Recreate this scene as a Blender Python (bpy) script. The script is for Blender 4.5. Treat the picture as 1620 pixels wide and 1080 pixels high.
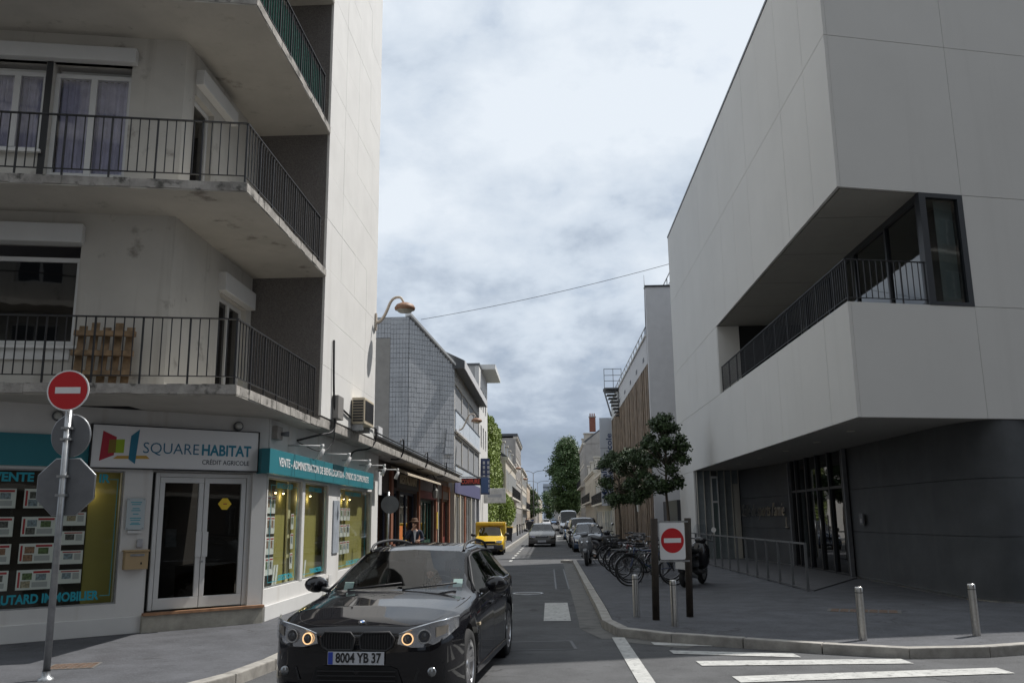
import bpy, bmesh, math, random
import numpy as np
from mathutils import Vector, Matrix
random.seed(7); rng = np.random.default_rng(7)
for o in list(bpy.data.objects): bpy.data.objects.remove(o)
SC = bpy.context.scene; COL = SC.collection
# ------------------------------------------------------------------ camera
cd = bpy.data.cameras.new('camera'); cam = bpy.data.objects.new('camera', cd); COL.objects.link(cam)
def _cam():
    f, cx, cy = 1378., 810., 540.
    def d(px, py):
        v = Vector(((px-cx)/f, -(py-cy)/f, 1.)); return v.normalized()
    Y = d(871, 819); Z = d(733, -6250); Z = (Z - Y*Z.dot(Y)).normalized()
    X = Vector((Y.y*Z.z-Y.z*Z.y, Y.z*Z.x-Y.x*Z.z, Y.x*Z.y-Y.y*Z.x))
    if X.x < 0: X = -X
    return Vector((X.x, Y.x, Z.x)), Vector((X.y, Y.y, Z.y)), Vector((X.z, Y.z, Z.z))
r_, u_, w_ = _cam()
m = Matrix.Identity(4)
for i in range(3): m[i][0] = r_[i]; m[i][1] = u_[i]; m[i][2] = -w_[i]
m[2][3] = 1.7; cam.matrix_world = m
cd.sensor_fit = 'HORIZONTAL'; cd.sensor_width = 36.; cd.lens = 36.*1378/1620; cd.clip_start = .05; cd.clip_end = 3000
SC.camera = cam
# ------------------------------------------------------------------ sky, sun, exposure
SUN = Vector((.55, .38, 1.)).normalized()
W = bpy.data.worlds.new('World'); SC.world = W; W.use_nodes = True
def _world():
    nt = W.node_tree; nt.nodes.clear(); N = nt.nodes.new; L = nt.links.new
    out = N('ShaderNodeOutputWorld'); mix = N('ShaderNodeMixShader')
    sky = N('ShaderNodeTexSky'); sky.sky_type = 'NISHITA'; sky.sun_disc = False
    sky.sun_elevation = math.asin(SUN.z); sky.sun_rotation = math.atan2(SUN.x, SUN.y)
    b1 = N('ShaderNodeBackground'); b1.inputs[1].default_value = .12; L(sky.outputs[0], b1.inputs[0])
    tc = N('ShaderNodeTexCoord'); sp = N('ShaderNodeSeparateXYZ'); L(tc.outputs['Generated'], sp.inputs[0])
    def mth(op, a, b=None):
        n = N('ShaderNodeMath'); n.operation = op
        for k, v in enumerate((a, b)):
            if v is None: continue
            if isinstance(v, (int, float)): n.inputs[k].default_value = v
            else: L(v, n.inputs[k])
        return n.outputs[0]
    z = mth('MAXIMUM', sp.outputs[2], 0.0); zz = mth('ADD', z, .42)
    cb = N('ShaderNodeCombineXYZ'); L(mth('DIVIDE', sp.outputs[0], zz), cb.inputs[0]); L(mth('DIVIDE', sp.outputs[1], zz), cb.inputs[1])
    def noise(scale, det, rough, off, dist=0.):
        mp = N('ShaderNodeMapping'); L(cb.outputs[0], mp.inputs[0]); mp.inputs['Location'].default_value = off
        n = N('ShaderNodeTexNoise'); n.inputs['Scale'].default_value = scale; n.inputs['Detail'].default_value = det
        n.inputs['Roughness'].default_value = rough; n.inputs['Distortion'].default_value = dist; L(mp.outputs[0], n.inputs[0]); return n.outputs[0]
    # thickness of the layer: grey undersides against thin white parts
    a = noise(2.8, 8, .55, (3.1, 1.7, 0), .1); b = noise(7.5, 8, .56, (7.3, 2.2, 0), .15)
    t = mth('ADD', mth('MULTIPLY', a, .78), mth('SUBTRACT', mth('MULTIPLY', b, .50), .155))
    # a low cloud deck looks thicker where it is seen edge-on
    edge = mth('POWER', mth('SUBTRACT', 1.0, z), 3.0)
    t2 = mth('SUBTRACT', mth('ADD', t, .20), mth('MULTIPLY', edge, .47))
    rp = N('ShaderNodeValToRGB'); L(t2, rp.inputs[0]); e = rp.color_ramp.elements
    e[0].position = .22; e[0].color = (.31, .375, .475, 1); e[1].position = .66; e[1].color = (.81, .875, .95, 1)
    x = e.new(.36); x.color = (.405, .48, .59, 1); x = e.new(.50); x.color = (.64, .72, .82, 1)
    b2 = N('ShaderNodeBackground'); b2.inputs[1].default_value = 1.0; L(rp.outputs[0], b2.inputs[0])
    cov = N('ShaderNodeValToRGB'); L(b, cov.inputs[0]); c = cov.color_ramp.elements
    c[0].position = .22; c[0].color = (.8, .8, .8, 1); c[1].position = .42; c[1].color = (1, 1, 1, 1)
    L(cov.outputs[0], mix.inputs[0]); L(b1.outputs[0], mix.inputs[1]); L(b2.outputs[0], mix.inputs[2]); L(mix.outputs[0], out.inputs[0])
_world()
sl = bpy.data.lights.new('sun', 'SUN'); sl.energy = 4.9; sl.angle = math.radians(.55); sl.color = (1, .965, .915)
sun = bpy.data.objects.new('sun', sl); COL.objects.link(sun); sun.location = (20, 15, 40); sun.rotation_euler = SUN.to_track_quat('Z', 'Y').to_euler()
vs = SC.view_settings; vs.view_transform = 'Standard'; vs.look = 'None'; vs.exposure = 0.0; vs.gamma = 1; vs.use_curve_mapping = False
SC.render.engine = 'CYCLES'
# ------------------------------------------------------------------ materials
MATS = {}
def mat(name, col, rough=.75, metal=0., var=0., vscale=3., bump=0., bscale=40., spec=.5, coat=0., stain=None, streak=None, emit=0., det=5., speck=0., crack=None):
    """procedural Principled material: var = brightness variation by noise, stain = (colour, scale, threshold) blotches, streak = vertical dirt runs"""
    if name in MATS: return MATS[name]
    M = bpy.data.materials.new(name); M.use_nodes = True; nt = M.node_tree; N = nt.nodes.new; L = nt.links.new
    p = nt.nodes['Principled BSDF']; c4 = (*col, 1)
    p.inputs['Base Color'].default_value = c4; p.inputs['Roughness'].default_value = rough; p.inputs['Metallic'].default_value = metal
    p.inputs['Specular IOR Level'].default_value = spec
    if coat: p.inputs['Coat Weight'].default_value = coat; p.inputs['Coat Roughness'].default_value = .03
    if emit: p.inputs['Emission Color'].default_value = c4; p.inputs['Emission Strength'].default_value = emit
    geo = N('ShaderNodeNewGeometry'); cur = None
    def noi(scale, d=det, vec=None):
        n = N('ShaderNodeTexNoise'); n.inputs['Scale'].default_value = scale; n.inputs['Detail'].default_value = d; n.inputs['Roughness'].default_value = .6
        L(vec or geo.outputs['Position'], n.inputs[0]); return n.outputs[0]
    def mixc(fac, a, b):
        mx = N('ShaderNodeMix'); mx.data_type = 'RGBA'
        L(fac, mx.inputs[0])
        for v, k in ((a, 6), (b, 7)):
            if isinstance(v, tuple): mx.inputs[k].default_value = v
            else: L(v, mx.inputs[k])
        return mx.outputs[2]
    if var:
        lo = tuple(max(0, c*(1-var)) for c in col)+(1,); hi = tuple(min(1, c*(1+var)) for c in col)+(1,)
        mr = N('ShaderNodeMapRange'); mr.inputs[1].default_value = .3; mr.inputs[2].default_value = .7; L(noi(vscale), mr.inputs[0])
        cur = mixc(mr.outputs[0], lo, hi)
    if stain:
        sc, ss, th = stain
        mr = N('ShaderNodeMapRange'); mr.inputs[1].default_value = th; mr.inputs[2].default_value = th+.12; L(noi(ss, 8.), mr.inputs[0])
        cur = mixc(mr.outputs[0], cur or c4, (*sc, 1))
    if streak:
        sc, ss, th = streak
        mp = N('ShaderNodeMapping'); mp.inputs['Scale'].default_value = (1, 1, .06); L(geo.outputs['Position'], mp.inputs[0])
        mr = N('ShaderNodeMapRange'); mr.inputs[1].default_value = th; mr.inputs[2].default_value = th+.2; L(noi(ss, 6., mp.outputs[0]), mr.inputs[0])
        cur = mixc(mr.outputs[0], cur or c4, (*sc, 1))
    if speck:                                                        # stone chips showing in the surface
        mr = N('ShaderNodeMapRange'); mr.inputs[1].default_value = .56; mr.inputs[2].default_value = .72; L(noi(62., 2.), mr.inputs[0])
        cur = mixc(mr.outputs[0], cur or c4, tuple(min(1, c*(1+speck)) for c in col)+(1,))
        mr = N('ShaderNodeMapRange'); mr.inputs[1].default_value = .60; mr.inputs[2].default_value = .70; L(noi(9., 3.), mr.inputs[0])
        cur = mixc(mr.outputs[0], cur, tuple(c*.72 for c in col)+(1,))
    if crack:                                                        # wandering hairline cracks and tar joints
        sc, cs, cw = crack
        nn = N('ShaderNodeTexNoise'); nn.inputs['Scale'].default_value = 1.4; nn.inputs['Detail'].default_value = 6; L(geo.outputs['Position'], nn.inputs[0])
        va = N('ShaderNodeVectorMath'); va.operation = 'MULTIPLY_ADD'; L(nn.outputs['Color'], va.inputs[0]); va.inputs[1].default_value = (1.3, 1.3, 0); L(geo.outputs['Position'], va.inputs[2])
        vo = N('ShaderNodeTexVoronoi'); vo.feature = 'DISTANCE_TO_EDGE'; vo.inputs['Scale'].default_value = cs; L(va.outputs[0], vo.inputs[0])
        mr = N('ShaderNodeMapRange'); mr.inputs[1].default_value = cw; mr.inputs[2].default_value = cw*.3; mr.inputs[3].default_value = 0; mr.inputs[4].default_value = 1; L(vo.outputs['Distance'], mr.inputs[0])
        m3 = N('ShaderNodeMapRange'); m3.inputs[1].default_value = .46; m3.inputs[2].default_value = .56; L(noi(.45, 3.), m3.inputs[0])
        mm = N('ShaderNodeMath'); mm.operation = 'MULTIPLY'; L(mr.outputs[0], mm.inputs[0]); L(m3.outputs[0], mm.inputs[1])
        cur = mixc(mm.outputs[0], cur or c4, (*sc, 1))
    if cur: L(cur, p.inputs['Base Color'])
    if bump:
        b = N('ShaderNodeBump'); b.inputs['Strength'].default_value = bump; b.inputs['Distance'].default_value = .02
        L(noi(bscale, 6.), b.inputs['Height']); L(b.outputs[0], p.inputs['Normal'])
    MATS[name] = M; return M
def glass(name, tint=(.6, .65, .65), through=.6, rough=.02, refl=1.0, wob=0., ior=1.6):
    """thin pane: clear part tinted, mirror part by Fresnel"""
    if name in MATS: return MATS[name]
    M = bpy.data.materials.new(name); M.use_nodes = True; nt = M.node_tree; nt.nodes.clear(); N = nt.nodes.new; L = nt.links.new
    o = N('ShaderNodeOutputMaterial'); t = N('ShaderNodeBsdfTransparent'); t.inputs[0].default_value = tuple(c*through for c in tint)+(1,)
    g = N('ShaderNodeBsdfGlossy'); g.inputs['Roughness'].default_value = rough; g.inputs[0].default_value = (refl, refl, refl, 1)
    fr = N('ShaderNodeFresnel'); mx = N('ShaderNodeMixShader')
    gb = N('ShaderNodeNewGeometry'); mi = N('ShaderNodeMix'); mi.inputs[2].default_value = ior; mi.inputs[3].default_value = 1/ior; L(gb.outputs['Backfacing'], mi.inputs[0]); L(mi.outputs[0], fr.inputs[0])   # a pane is alike from both sides
    if wob:
        n = N('ShaderNodeTexNoise'); n.inputs['Scale'].default_value = 1.3; b = N('ShaderNodeBump'); b.inputs['Strength'].default_value = wob; b.inputs['Distance'].default_value = .05
        ge = N('ShaderNodeNewGeometry'); L(ge.outputs['Position'], n.inputs[0]); L(n.outputs[0], b.inputs['Height']); L(b.outputs[0], g.inputs['Normal'])
    L(fr.outputs[0], mx.inputs[0]); L(t.outputs[0], mx.inputs[1]); L(g.outputs[0], mx.inputs[2]); L(mx.outputs[0], o.inputs[0])
    MATS[name] = M; return M
# ------------------------------------------------------------------ object helpers
WL = {}                                                             # world origin of each unrotated thing
def T(name, label, cat, loc=(0, 0, 0), group=None, rz=0., kind=None, local=False):
    o = bpy.data.objects.new(name, None); COL.objects.link(o); o.location = loc; o.rotation_euler = (0, 0, rz); o.empty_display_size = .2
    if label: o['label'] = label
    if cat: o['category'] = cat
    if group: o['group'] = group
    if kind: o['kind'] = kind
    WL[o.name] = Vector((0, 0, 0)) if local else Vector(loc); return o
def S(o, label=None, cat=None, group=None, kind=None):
    for k, v in (('label', label), ('category', cat), ('group', group), ('kind', kind)):
        if v: o[k] = v
    return o
def link(name, me, parent=None, loc=None, rz=0.):
    o = bpy.data.objects.new(name, me); COL.objects.link(o)
    if parent is not None:
        o.parent = parent; base = WL[parent.name]
        WL[o.name] = Vector(loc) if loc is not None else base
        if loc is not None: o.location = Vector(loc)-base
    else:
        WL[o.name] = Vector(loc) if loc is not None else Vector((0, 0, 0))
        if loc is not None: o.location = loc
    o.rotation_euler = (0, 0, rz); return o
def tree_copy(o, parent=None):
    c = o.copy(); COL.objects.link(c)
    if parent is not None: c.parent = parent
    WL[c.name] = WL.get(o.name, Vector((0, 0, 0)))
    for ch in [x for x in o.children]: tree_copy(ch, c)
    return c
class MB:
    def __init__(s): s.v = []; s.f = []; s.sm = []
    def add(s, vs, fs, smooth=False):
        b = len(s.v); s.v += [tuple(v) for v in vs]; s.f += [tuple(b+i for i in f) for f in fs]; s.sm += [smooth]*len(fs); return s
    def box(s, x0, x1, y0, y1, z0, z1):
        vs = [(x, y, z) for z in (z0, z1) for y in (y0, y1) for x in (x0, x1)]
        return s.add(vs, [(0, 2, 3, 1), (4, 5, 7, 6), (0, 1, 5, 4), (2, 6, 7, 3), (0, 4, 6, 2), (1, 3, 7, 5)])
    def obox(s, c, u, v, w):
        c, u, v, w = Vector(c), Vector(u), Vector(v), Vector(w)
        vs = [c+u*a+v*b+w*d for d in (-1, 1) for b in (-1, 1) for a in (-1, 1)]
        return s.add(vs, [(0, 2, 3, 1), (4, 5, 7, 6), (0, 1, 5, 4), (2, 6, 7, 3), (0, 4, 6, 2), (1, 3, 7, 5)])
    def prism(s, poly, z0, z1):
        a = sum(poly[i][0]*poly[(i+1) % len(poly)][1]-poly[(i+1) % len(poly)][0]*poly[i][1] for i in range(len(poly)))
        if a < 0: poly = poly[::-1]
        n = len(poly); vs = [(x, y, z0) for x, y in poly]+[(x, y, z1) for x, y in poly]
        return s.add(vs, [tuple(range(n-1, -1, -1)), tuple(range(n, 2*n))]+[(i, (i+1) % n, n+(i+1) % n, n+i) for i in range(n)])
    def extr(s, pts, vec):                                          # planar polygon pushed along vec
        vec = Vector(vec); p = [Vector(q) for q in pts]; n = len(p)
        nn = sum(((p[i]-p[0]).cross(p[(i+1) % n]-p[0]) for i in range(n)), Vector())
        if nn.dot(vec) > 0: p = p[::-1]
        return s.add(p+[q+vec for q in p], [tuple(range(n)), tuple(range(2*n-1, n-1, -1))]+[(i, n+i, n+(i+1) % n, (i+1) % n) for i in range(n)])
    def quad(s, *p, smooth=False): return s.add(p, [tuple(range(len(p)))], smooth)
    def tube(s, path, r, n=8, caps=True, smooth=True, flat=None):
        P = [Vector(p) for p in path]; R = r if isinstance(r, (list, tuple)) else [r]*len(P); vs = []; up = None
        for i, p in enumerate(P):
            t = (P[min(i+1, len(P)-1)]-P[max(i-1, 0)]).normalized()
            if up is None:
                up = Vector((0, 0, 1)) if abs(t.z) < .9 else Vector((1, 0, 0))
            a = t.cross(up).normalized(); up = a.cross(t).normalized()
            for k in range(n):
                q = 2*math.pi*k/n; vs.append(p+(a*math.cos(q)*(flat or 1.)+up*math.sin(q))*R[i])
        fs = [(i*n+k, i*n+(k+1) % n, (i+1)*n+(k+1) % n, (i+1)*n+k) for i in range(len(P)-1) for k in range(n)]
        s.add(vs, fs, smooth)
        if caps:
            b = len(s.v)-len(vs); s.f += [tuple(b+k for k in range(n-1, -1, -1)), tuple(b+(len(P)-1)*n+k for k in range(n))]; s.sm += [False, False]
        return s
    def lathe(s, prof, n=24, c=(0, 0, 0), ax='z', smooth=True, close=False):
        vs = []; c = Vector(c)
        for r, h in prof:
            for k in range(n):
                q = 2*math.pi*k/n; a, b = r*math.cos(q), r*math.sin(q)
                vs.append(c+(Vector((a, b, h)) if ax == 'z' else Vector((a, h, b)) if ax == 'y' else Vector((h, a, b))))
        m_ = len(prof); rg = range(m_ if close else m_-1)
        return s.add(vs, [(i*n+k, i*n+(k+1) % n, ((i+1) % m_)*n+(k+1) % n, ((i+1) % m_)*n+k) for i in rg for k in range(n)], smooth)
    def disc(s, c, r, nrm, n=24, th=0.):
        nrm = Vector(nrm).normalized(); a = nrm.orthogonal().normalized(); b = nrm.cross(a)
        pts = [Vector(c)+(a*math.cos(2*math.pi*k/n)+b*math.sin(2*math.pi*k/n))*r for k in range(n)]
        if th: return s.extr(pts, nrm*th)
        return s.quad(*pts)
    def mesh(s, name, material, origin=(0, 0, 0), bevel=0.):
        me = bpy.data.meshes.new(name); o = Vector(origin)
        me.from_pydata([Vector(v)-o for v in s.v], [], s.f)
        me.polygons.foreach_set('use_smooth', s.sm); me.materials.append(material)
        bm = bmesh.new(); bm.from_mesh(me)
        if bevel:
            bm.edges.ensure_lookup_table()
            bmesh.ops.bevel(bm, geom=[e for e in bm.edges if len(e.link_faces) == 2 and e.calc_face_angle(0) > .5], offset=bevel, segments=2, profile=.6, affect='EDGES', clamp_overlap=True)
        bmesh.ops.recalc_face_normals(bm, faces=bm.faces); bm.to_mesh(me); bm.free(); me.update(); return me
    def build(s, name, material, parent=None, bevel=0., origin=None):
        o = origin if origin is not None else (WL[parent.name] if parent is not None else (0, 0, 0))
        if parent is None and origin is None and s.v:
            a = np.array(s.v); lo, hi = a.min(0), a.max(0); o = ((lo[0]+hi[0])/2, (lo[1]+hi[1])/2, lo[2])
        me = s.mesh(name, material, o, bevel); ob = link(name, me, parent)
        if parent is None: ob.location = o; WL[ob.name] = Vector(o)
        return ob
class Fr:
    """frame of an upright wall: s along it, d out of it, z up"""
    def __init__(s, org, ang, side=1):
        s.o = Vector((org[0], org[1], 0)); s.e = Vector((math.cos(ang), math.sin(ang), 0)); s.n = Vector((s.e.y, -s.e.x, 0))*side
    def p(s, a, d, z): return s.o+s.e*a+s.n*d+Vector((0, 0, z))
    def box(s, mb, a0, a1, d0, d1, z0, z1):
        return mb.obox(s.p((a0+a1)/2, (d0+d1)/2, (z0+z1)/2), s.e*((a1-a0)/2), s.n*((d1-d0)/2), Vector((0, 0, (z1-z0)/2)))
def wall_holes(mb, fr, a0, a1, z0, z1, d0, d1, holes):
    """a wall slab cut round rectangular openings (a0,a1,z0,z1)"""
    xs = sorted({a0, a1, *[min(max(h[i], a0), a1) for h in holes for i in (0, 1)]})
    for x0, x1 in zip(xs, xs[1:]):
        cut = sorted((max(h[2], z0), min(h[3], z1)) for h in holes if h[0] < x1-1e-6 and h[1] > x0+1e-6); z = z0
        for c0, c1 in cut:
            if c0 > z+1e-6: fr.box(mb, x0, x1, d0, d1, z, c0)
            z = max(z, c1)
        if z1 > z+1e-6: fr.box(mb, x0, x1, d0, d1, z, z1)
    return mb
def text(name, body, material, size, M4, parent=None, depth=.004, bold=0., shear=0., align='CENTER', width=None, sx=1., space=1.):
    """flat lettering turned into a mesh; M4 places it (x along the line, y up the letters, z out)"""
    cu = bpy.data.curves.new('lettering', 'FONT'); cu.body = body; cu.size = size; cu.extrude = depth/2; cu.offset = bold; cu.shear = shear
    cu.align_x = align; cu.align_y = 'CENTER'; cu.space_character = space; cu.resolution_u = 3
    tmp = bpy.data.objects.new('lettering', cu); COL.objects.link(tmp); dg = bpy.context.evaluated_depsgraph_get(); dg.update()
    me = bpy.data.meshes.new_from_object(tmp.evaluated_get(dg)); bpy.data.objects.remove(tmp); bpy.data.curves.remove(cu)
    if width:
        xs = [v.co.x for v in me.vertices]
        if xs: sx = width/(max(xs)-min(xs))
    me.materials.clear(); me.materials.append(material)
    base = WL[parent.name] if parent is not None else Vector((0, 0, 0))
    me.transform(Matrix.Translation(-base) @ M4 @ Matrix.Diagonal((sx, 1, 1, 1)))
    return link(name, me, parent)
def M4(org, x, y):
    x = Vector(x).normalized(); y = Vector(y).normalized(); z = x.cross(y); m = Matrix.Identity(4)
    for i in range(3): m[i][0] = x[i]; m[i][1] = y[i]; m[i][2] = z[i]; m[i][3] = org[i]
    return m
UP = Vector((0, 0, 1))
# ------------------------------------------------------------------ palette
M_asph = mat('asphalt', (.070, .071, .074), .9, var=.34, vscale=1.3, bump=.35, bscale=160, stain=((.058, .058, .062), .5, .58), speck=1.0, crack=((.035, .035, .037), .28, .006))
M_walk = mat('sidewalk_asphalt', (.072, .074, .082), .9, var=.28, vscale=2.2, bump=.4, bscale=120, stain=((.058, .058, .064), .8, .58), speck=.8, crack=((.04, .04, .043), .33, .006))
M_kerb = mat('granite_kerb', (.30, .285, .26), .8, var=.3, vscale=5, bump=.25, bscale=90)
M_gut = mat('gutter_concrete', (.115, .112, .105), .85, var=.25, vscale=3, bump=.25, bscale=70)
M_paint = mat('road_paint', (.40, .40, .385), .8, var=.2, vscale=5, stain=((.13, .13, .13), 11, .56), speck=.3)
M_white = mat('white_render', (.62, .61, .59), .9, var=.06, vscale=1.1, bump=.12, bscale=60, streak=((.50, .47, .43), 2.2, .56))
M_cream = mat('cream_render', (.50, .48, .44), .92, var=.09, vscale=.9, bump=.16, bscale=50, stain=((.22, .195, .17), 1.9, .61), streak=((.36, .335, .30), 3.0, .56))
M_panel = mat('tower_panel', (.655, .645, .625), .88, var=.05, vscale=1.2, bump=.1, bscale=70, streak=((.60, .585, .56), 2.0, .58))
M_soff = mat('slab_soffit', (.46, .435, .39), .92, var=.10, vscale=1.2, bump=.12, bscale=40, stain=((.17, .15, .13), 1.7, .62), streak=((.36, .33, .29), 4.0, .60))
M_conc = mat('weathered_concrete', (.33, .31, .285), .95, var=.35, vscale=4, bump=.5, bscale=35, stain=((.10, .095, .085), 5.5, .54))
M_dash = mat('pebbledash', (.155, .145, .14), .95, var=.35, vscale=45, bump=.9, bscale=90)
M_black = mat('black_iron', (.018, .018, .02), .5, spec=.4)
M_dark = mat('dark_void', (.012, .012, .013), .9)
M_pvc = mat('white_pvc', (.58, .58, .57), .45, var=.03)
M_white_paint = mat('white_paint', (.62, .615, .60), .55, var=.04, vscale=2)
M_teal = mat('teal_board', (.018, .165, .20), .5, var=.05, vscale=2)
M_tealtx = mat('teal_film', (.015, .30, .38), .5)
M_signw = mat('sign_white', (.72, .72, .72), .4)
M_steel = mat('galvanised_steel', (.36, .37, .38), .42, metal=.85, var=.15, vscale=12)
M_signback = mat('sign_back_grey', (.14, .145, .155), .6, metal=.1, var=.12, vscale=6)
M_red = mat('sign_red', (.48, .012, .018), .38)
M_stain = mat('brushed_steel', (.50, .49, .47), .28, metal=1., var=.1, vscale=30)
M_olive = mat('olive_backing', (.30, .265, .075), .8, var=.08, vscale=1.5)
M_brownd = mat('dark_brown_board', (.022, .017, .013), .7)
M_paper = mat('paper', (.70, .71, .71), .7)
M_printr = mat('print_red', (.42, .03, .04), .6)
M_printd = mat('print_photo', (.10, .10, .095), .5, var=.9, vscale=40)
M_printg = mat('print_grey', (.42, .43, .45), .6)
G_shop = glass('shop_glass', (.92, .95, .9), .95, wob=.02, ior=1.42)
G_door = glass('door_glass', (.55, .57, .56), .5, wob=.02, ior=1.4)
G_home = glass('window_glass', (.35, .37, .4), .5, wob=.05)
G_dark = glass('dark_glass', (.18, .2, .22), .35, wob=.03)
# ------------------------------------------------------------------ ground, road, pavements
mb = MB(); mb.quad((-900, -200, 0), (900, -200, 0), (900, 1500, 0), (-900, 1500, 0)); S(mb.build('road', M_asph), kind='structure')
ZW = .12
def offset_poly(P, d):
    out = []
    for i, p in enumerate(P):
        a = Vector(P[max(i-1, 0)]); b = Vector(P[min(i+1, len(P)-1)]); t = (b-a).normalized(); out.append((p[0]-t.y*d, p[1]+t.x*d))
    return out
def resample(P, step):
    P = [Vector(p) for p in P]; L = [0]
    for a, b in zip(P, P[1:]): L.append(L[-1]+(b-a).length)
    n = max(1, round(L[-1]/step)); out = []
    for k in range(n+1):
        s = L[-1]*k/n; i = min(max(j for j in range(len(L)) if L[j] <= s+1e-9), len(P)-2)
        out.append(P[i].lerp(P[i+1], (s-L[i])/max(L[i+1]-L[i], 1e-9)))
    return out
def smooth_path(P, k=3):
    for _ in range(k):
        Q = [P[0]]
        for a, b in zip(P, P[1:]): Q += [(a[0]*.75+b[0]*.25, a[1]*.75+b[1]*.25), (a[0]*.25+b[0]*.75, a[1]*.25+b[1]*.75)]
        P = Q+[P[-1]]
    return P
def kerb_run(path, inner, parent, step=1.0, w=.16, h=ZW):
    """granite stones end to end; inner = +1/-1 side the pavement lies on"""
    R = resample(path, step)
    for a, b in zip(R, R[1:]):
        t = (b-a).normalized(); n = Vector((-t.y, t.x))*inner; a2 = a+t*.006; b2 = b-t*.006; j = random.uniform(-.004, .004)
        q = [a2, b2, b2+n*w, a2+n*w]; mb = MB(); mb.prism([(p.x, p.y) for p in q], -.02, h+.006+j); mb.build('kerb_stone', M_kerb, parent, bevel=.014)
RK = [(.8, 34.5), (.8, 15.6)] + smooth_path([(.8, 15.6), (.76, 14.2), (.92, 13.15), (1.9, 12.4), (2.9, 11.9), (3.8, 11.32), (4.5, 11.1), (5.2, 11.22), (6.3, 11.65)], 3)[1:] + [(14, 13.7), (40, 20.2)]
rs = T('sidewalk', None, None, (3, 20, 0), kind='structure')
ri = offset_poly(RK, .17)
mb = MB(); mb.prism(ri+[(40, 60), (5.6, 60), (2.95, 400), (2.95, 34.5)], -.02, ZW); mb.build('pavement', M_walk, rs)
kerb_run([Vector(p) for p in RK if p[0] < 16], 1, rs)
kerb_run([Vector((2.95, 34.7)), Vector((2.95, 130))], -1, rs, 2.2)
mb = MB()
for a, b in zip(resample(RK[:30], 1.2), resample(RK[:30], 1.2)[1:]):
    t = (b-a).normalized(); n = Vector((-t.y, t.x))
    if a.y > 13: mb.quad(*[(p.x, p.y, .004) for p in (a-n*.36, b-n*.36, b, a)])
mb.build('gutter', M_gut, rs)
mb = MB(); mb.prism([(.35, 34.9), (.8, 34.5), (.8, 34.9), (.55, 35.2)], 0, .10); mb.build('kerb_end', M_kerb, rs, bevel=.02)
LK = [(-30, 2.6), (-9, 6.4)] + smooth_path([(-9, 6.4), (-5.2, 7.1), (-3.75, 8.3), (-3.25, 9.8), (-3.2, 12)], 3)[1:] + [(-3.2, 45.2), (-2.4, 46.4), (-2.4, 260)]
lsw = T('sidewalk', None, None, (-4, 20, 0), kind='structure')
li = offset_poly(LK, .17)
mb = MB(); mb.prism(li+[(-30, 260)], -.02, ZW); mb.build('pavement', M_walk, lsw)
kerb_run([Vector(p) for p in LK if p[0] > -12 and p[1] < 46.5], 1, lsw); kerb_run([Vector((-2.4, 46.5)), Vector((-2.4, 130))], 1, lsw, 2.2)
mb = MB()
for y0, y1 in ((12, 45), (46.6, 200)):
    x = -3.2 if y0 < 40 else -2.4; mb.quad((x, y0, .004), (x+.32, y0, .004), (x+.32, y1, .004), (x, y1, .004))
mb.build('gutter', M_gut, lsw)
# painted markings
def mark(name, pts, label, group=None):
    c = (sum(p[0] for p in pts)/len(pts), sum(p[1] for p in pts)/len(pts))
    mb = MB(); mb.quad(*[(p[0], p[1], .008) for p in pts]); o = mb.build(name, M_paint); return S(o, kind='structure')
th = math.radians(12)
for x0, x1, y0, y1, w in ((1.70, 4.15, 11.06, 11.15, .34), (1.92, 4.95, 10.02, 10.5, .36), (1.5, 3.0, 11.93, 11.6, .30), (1.35, 2.1, 12.68, 12.52, .26), (2.2, 6.6, 9.0, 9.6, .38)):
    mark('zebra_stripe', [(x0, y0), (x1, y1), (x1+.02, y1-w), (x0+.02, y0-w)], '')
mark('lane_line', [(.85, 13.2), (1.03, 13.2), (1.07, 8.6), (.89, 8.6)], '')
mark('lane_line', [(-.9, 9.42), (.86, 9.36), (.86, 9.1), (-.9, 9.16)], '')
mark('dash_mark', [(-.15, 18.5), (.31, 18.5), (.31, 15.3), (-.15, 15.3)], '')
for k in range(9): mark('dash_mark', [(-1.72, 36+k*2.6), (-1.60, 36+k*2.6), (-1.60, 37.3+k*2.6), (-1.72, 37.3+k*2.6)], '')
for k in range(7): mark('dash_mark', [(.80, 41+k*6), (1.2, 41+k*6), (1.2, 41.12+k*6), (.80, 41.12+k*6)], '')
for k in range(6): mark('zebra_stripe', [(-2.0+k*.85, 83), (-1.6+k*.85, 83), (-1.6+k*.85, 86), (-2.0+k*.85, 86)], '')
M_patch = mat('new_asphalt_patch', (.050, .051, .054), .85, var=.2, vscale=3, bump=.3, bscale=160, speck=.4); M_tar = mat('tar_joint', (.022, .022, .024), .5)
def patch(pts, rim=.02):
    mb = MB(); mb.quad(*[(p[0], p[1], .0045) for p in pts]); o = S(mb.build('asphalt_patch', M_patch), kind='structure'); n = len(pts); mb = MB()
    for i in range(n):
        a, b = Vector((*pts[i], .0055)), Vector((*pts[(i+1) % n], .0055)); t = (b-a).normalized(); w = Vector((-t.y, t.x, 0))*rim; mb.quad(a-w, b-w, b+w, a+w)
    mb.build('tar_joint', M_tar, o)
patch([(-2.9, 19.5), (-2.25, 19.6), (-2.2, 33), (-2.85, 33.1)]); patch([(.1, 22), (.42, 22), (.40, 30.5), (.08, 30.4)]); patch([(2.6, 7.6), (5.4, 8.3), (5.25, 8.85), (2.5, 8.15)]); patch([(-.9, 12.0), (.3, 12.1), (.25, 12.9), (-.95, 12.75)])
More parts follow.
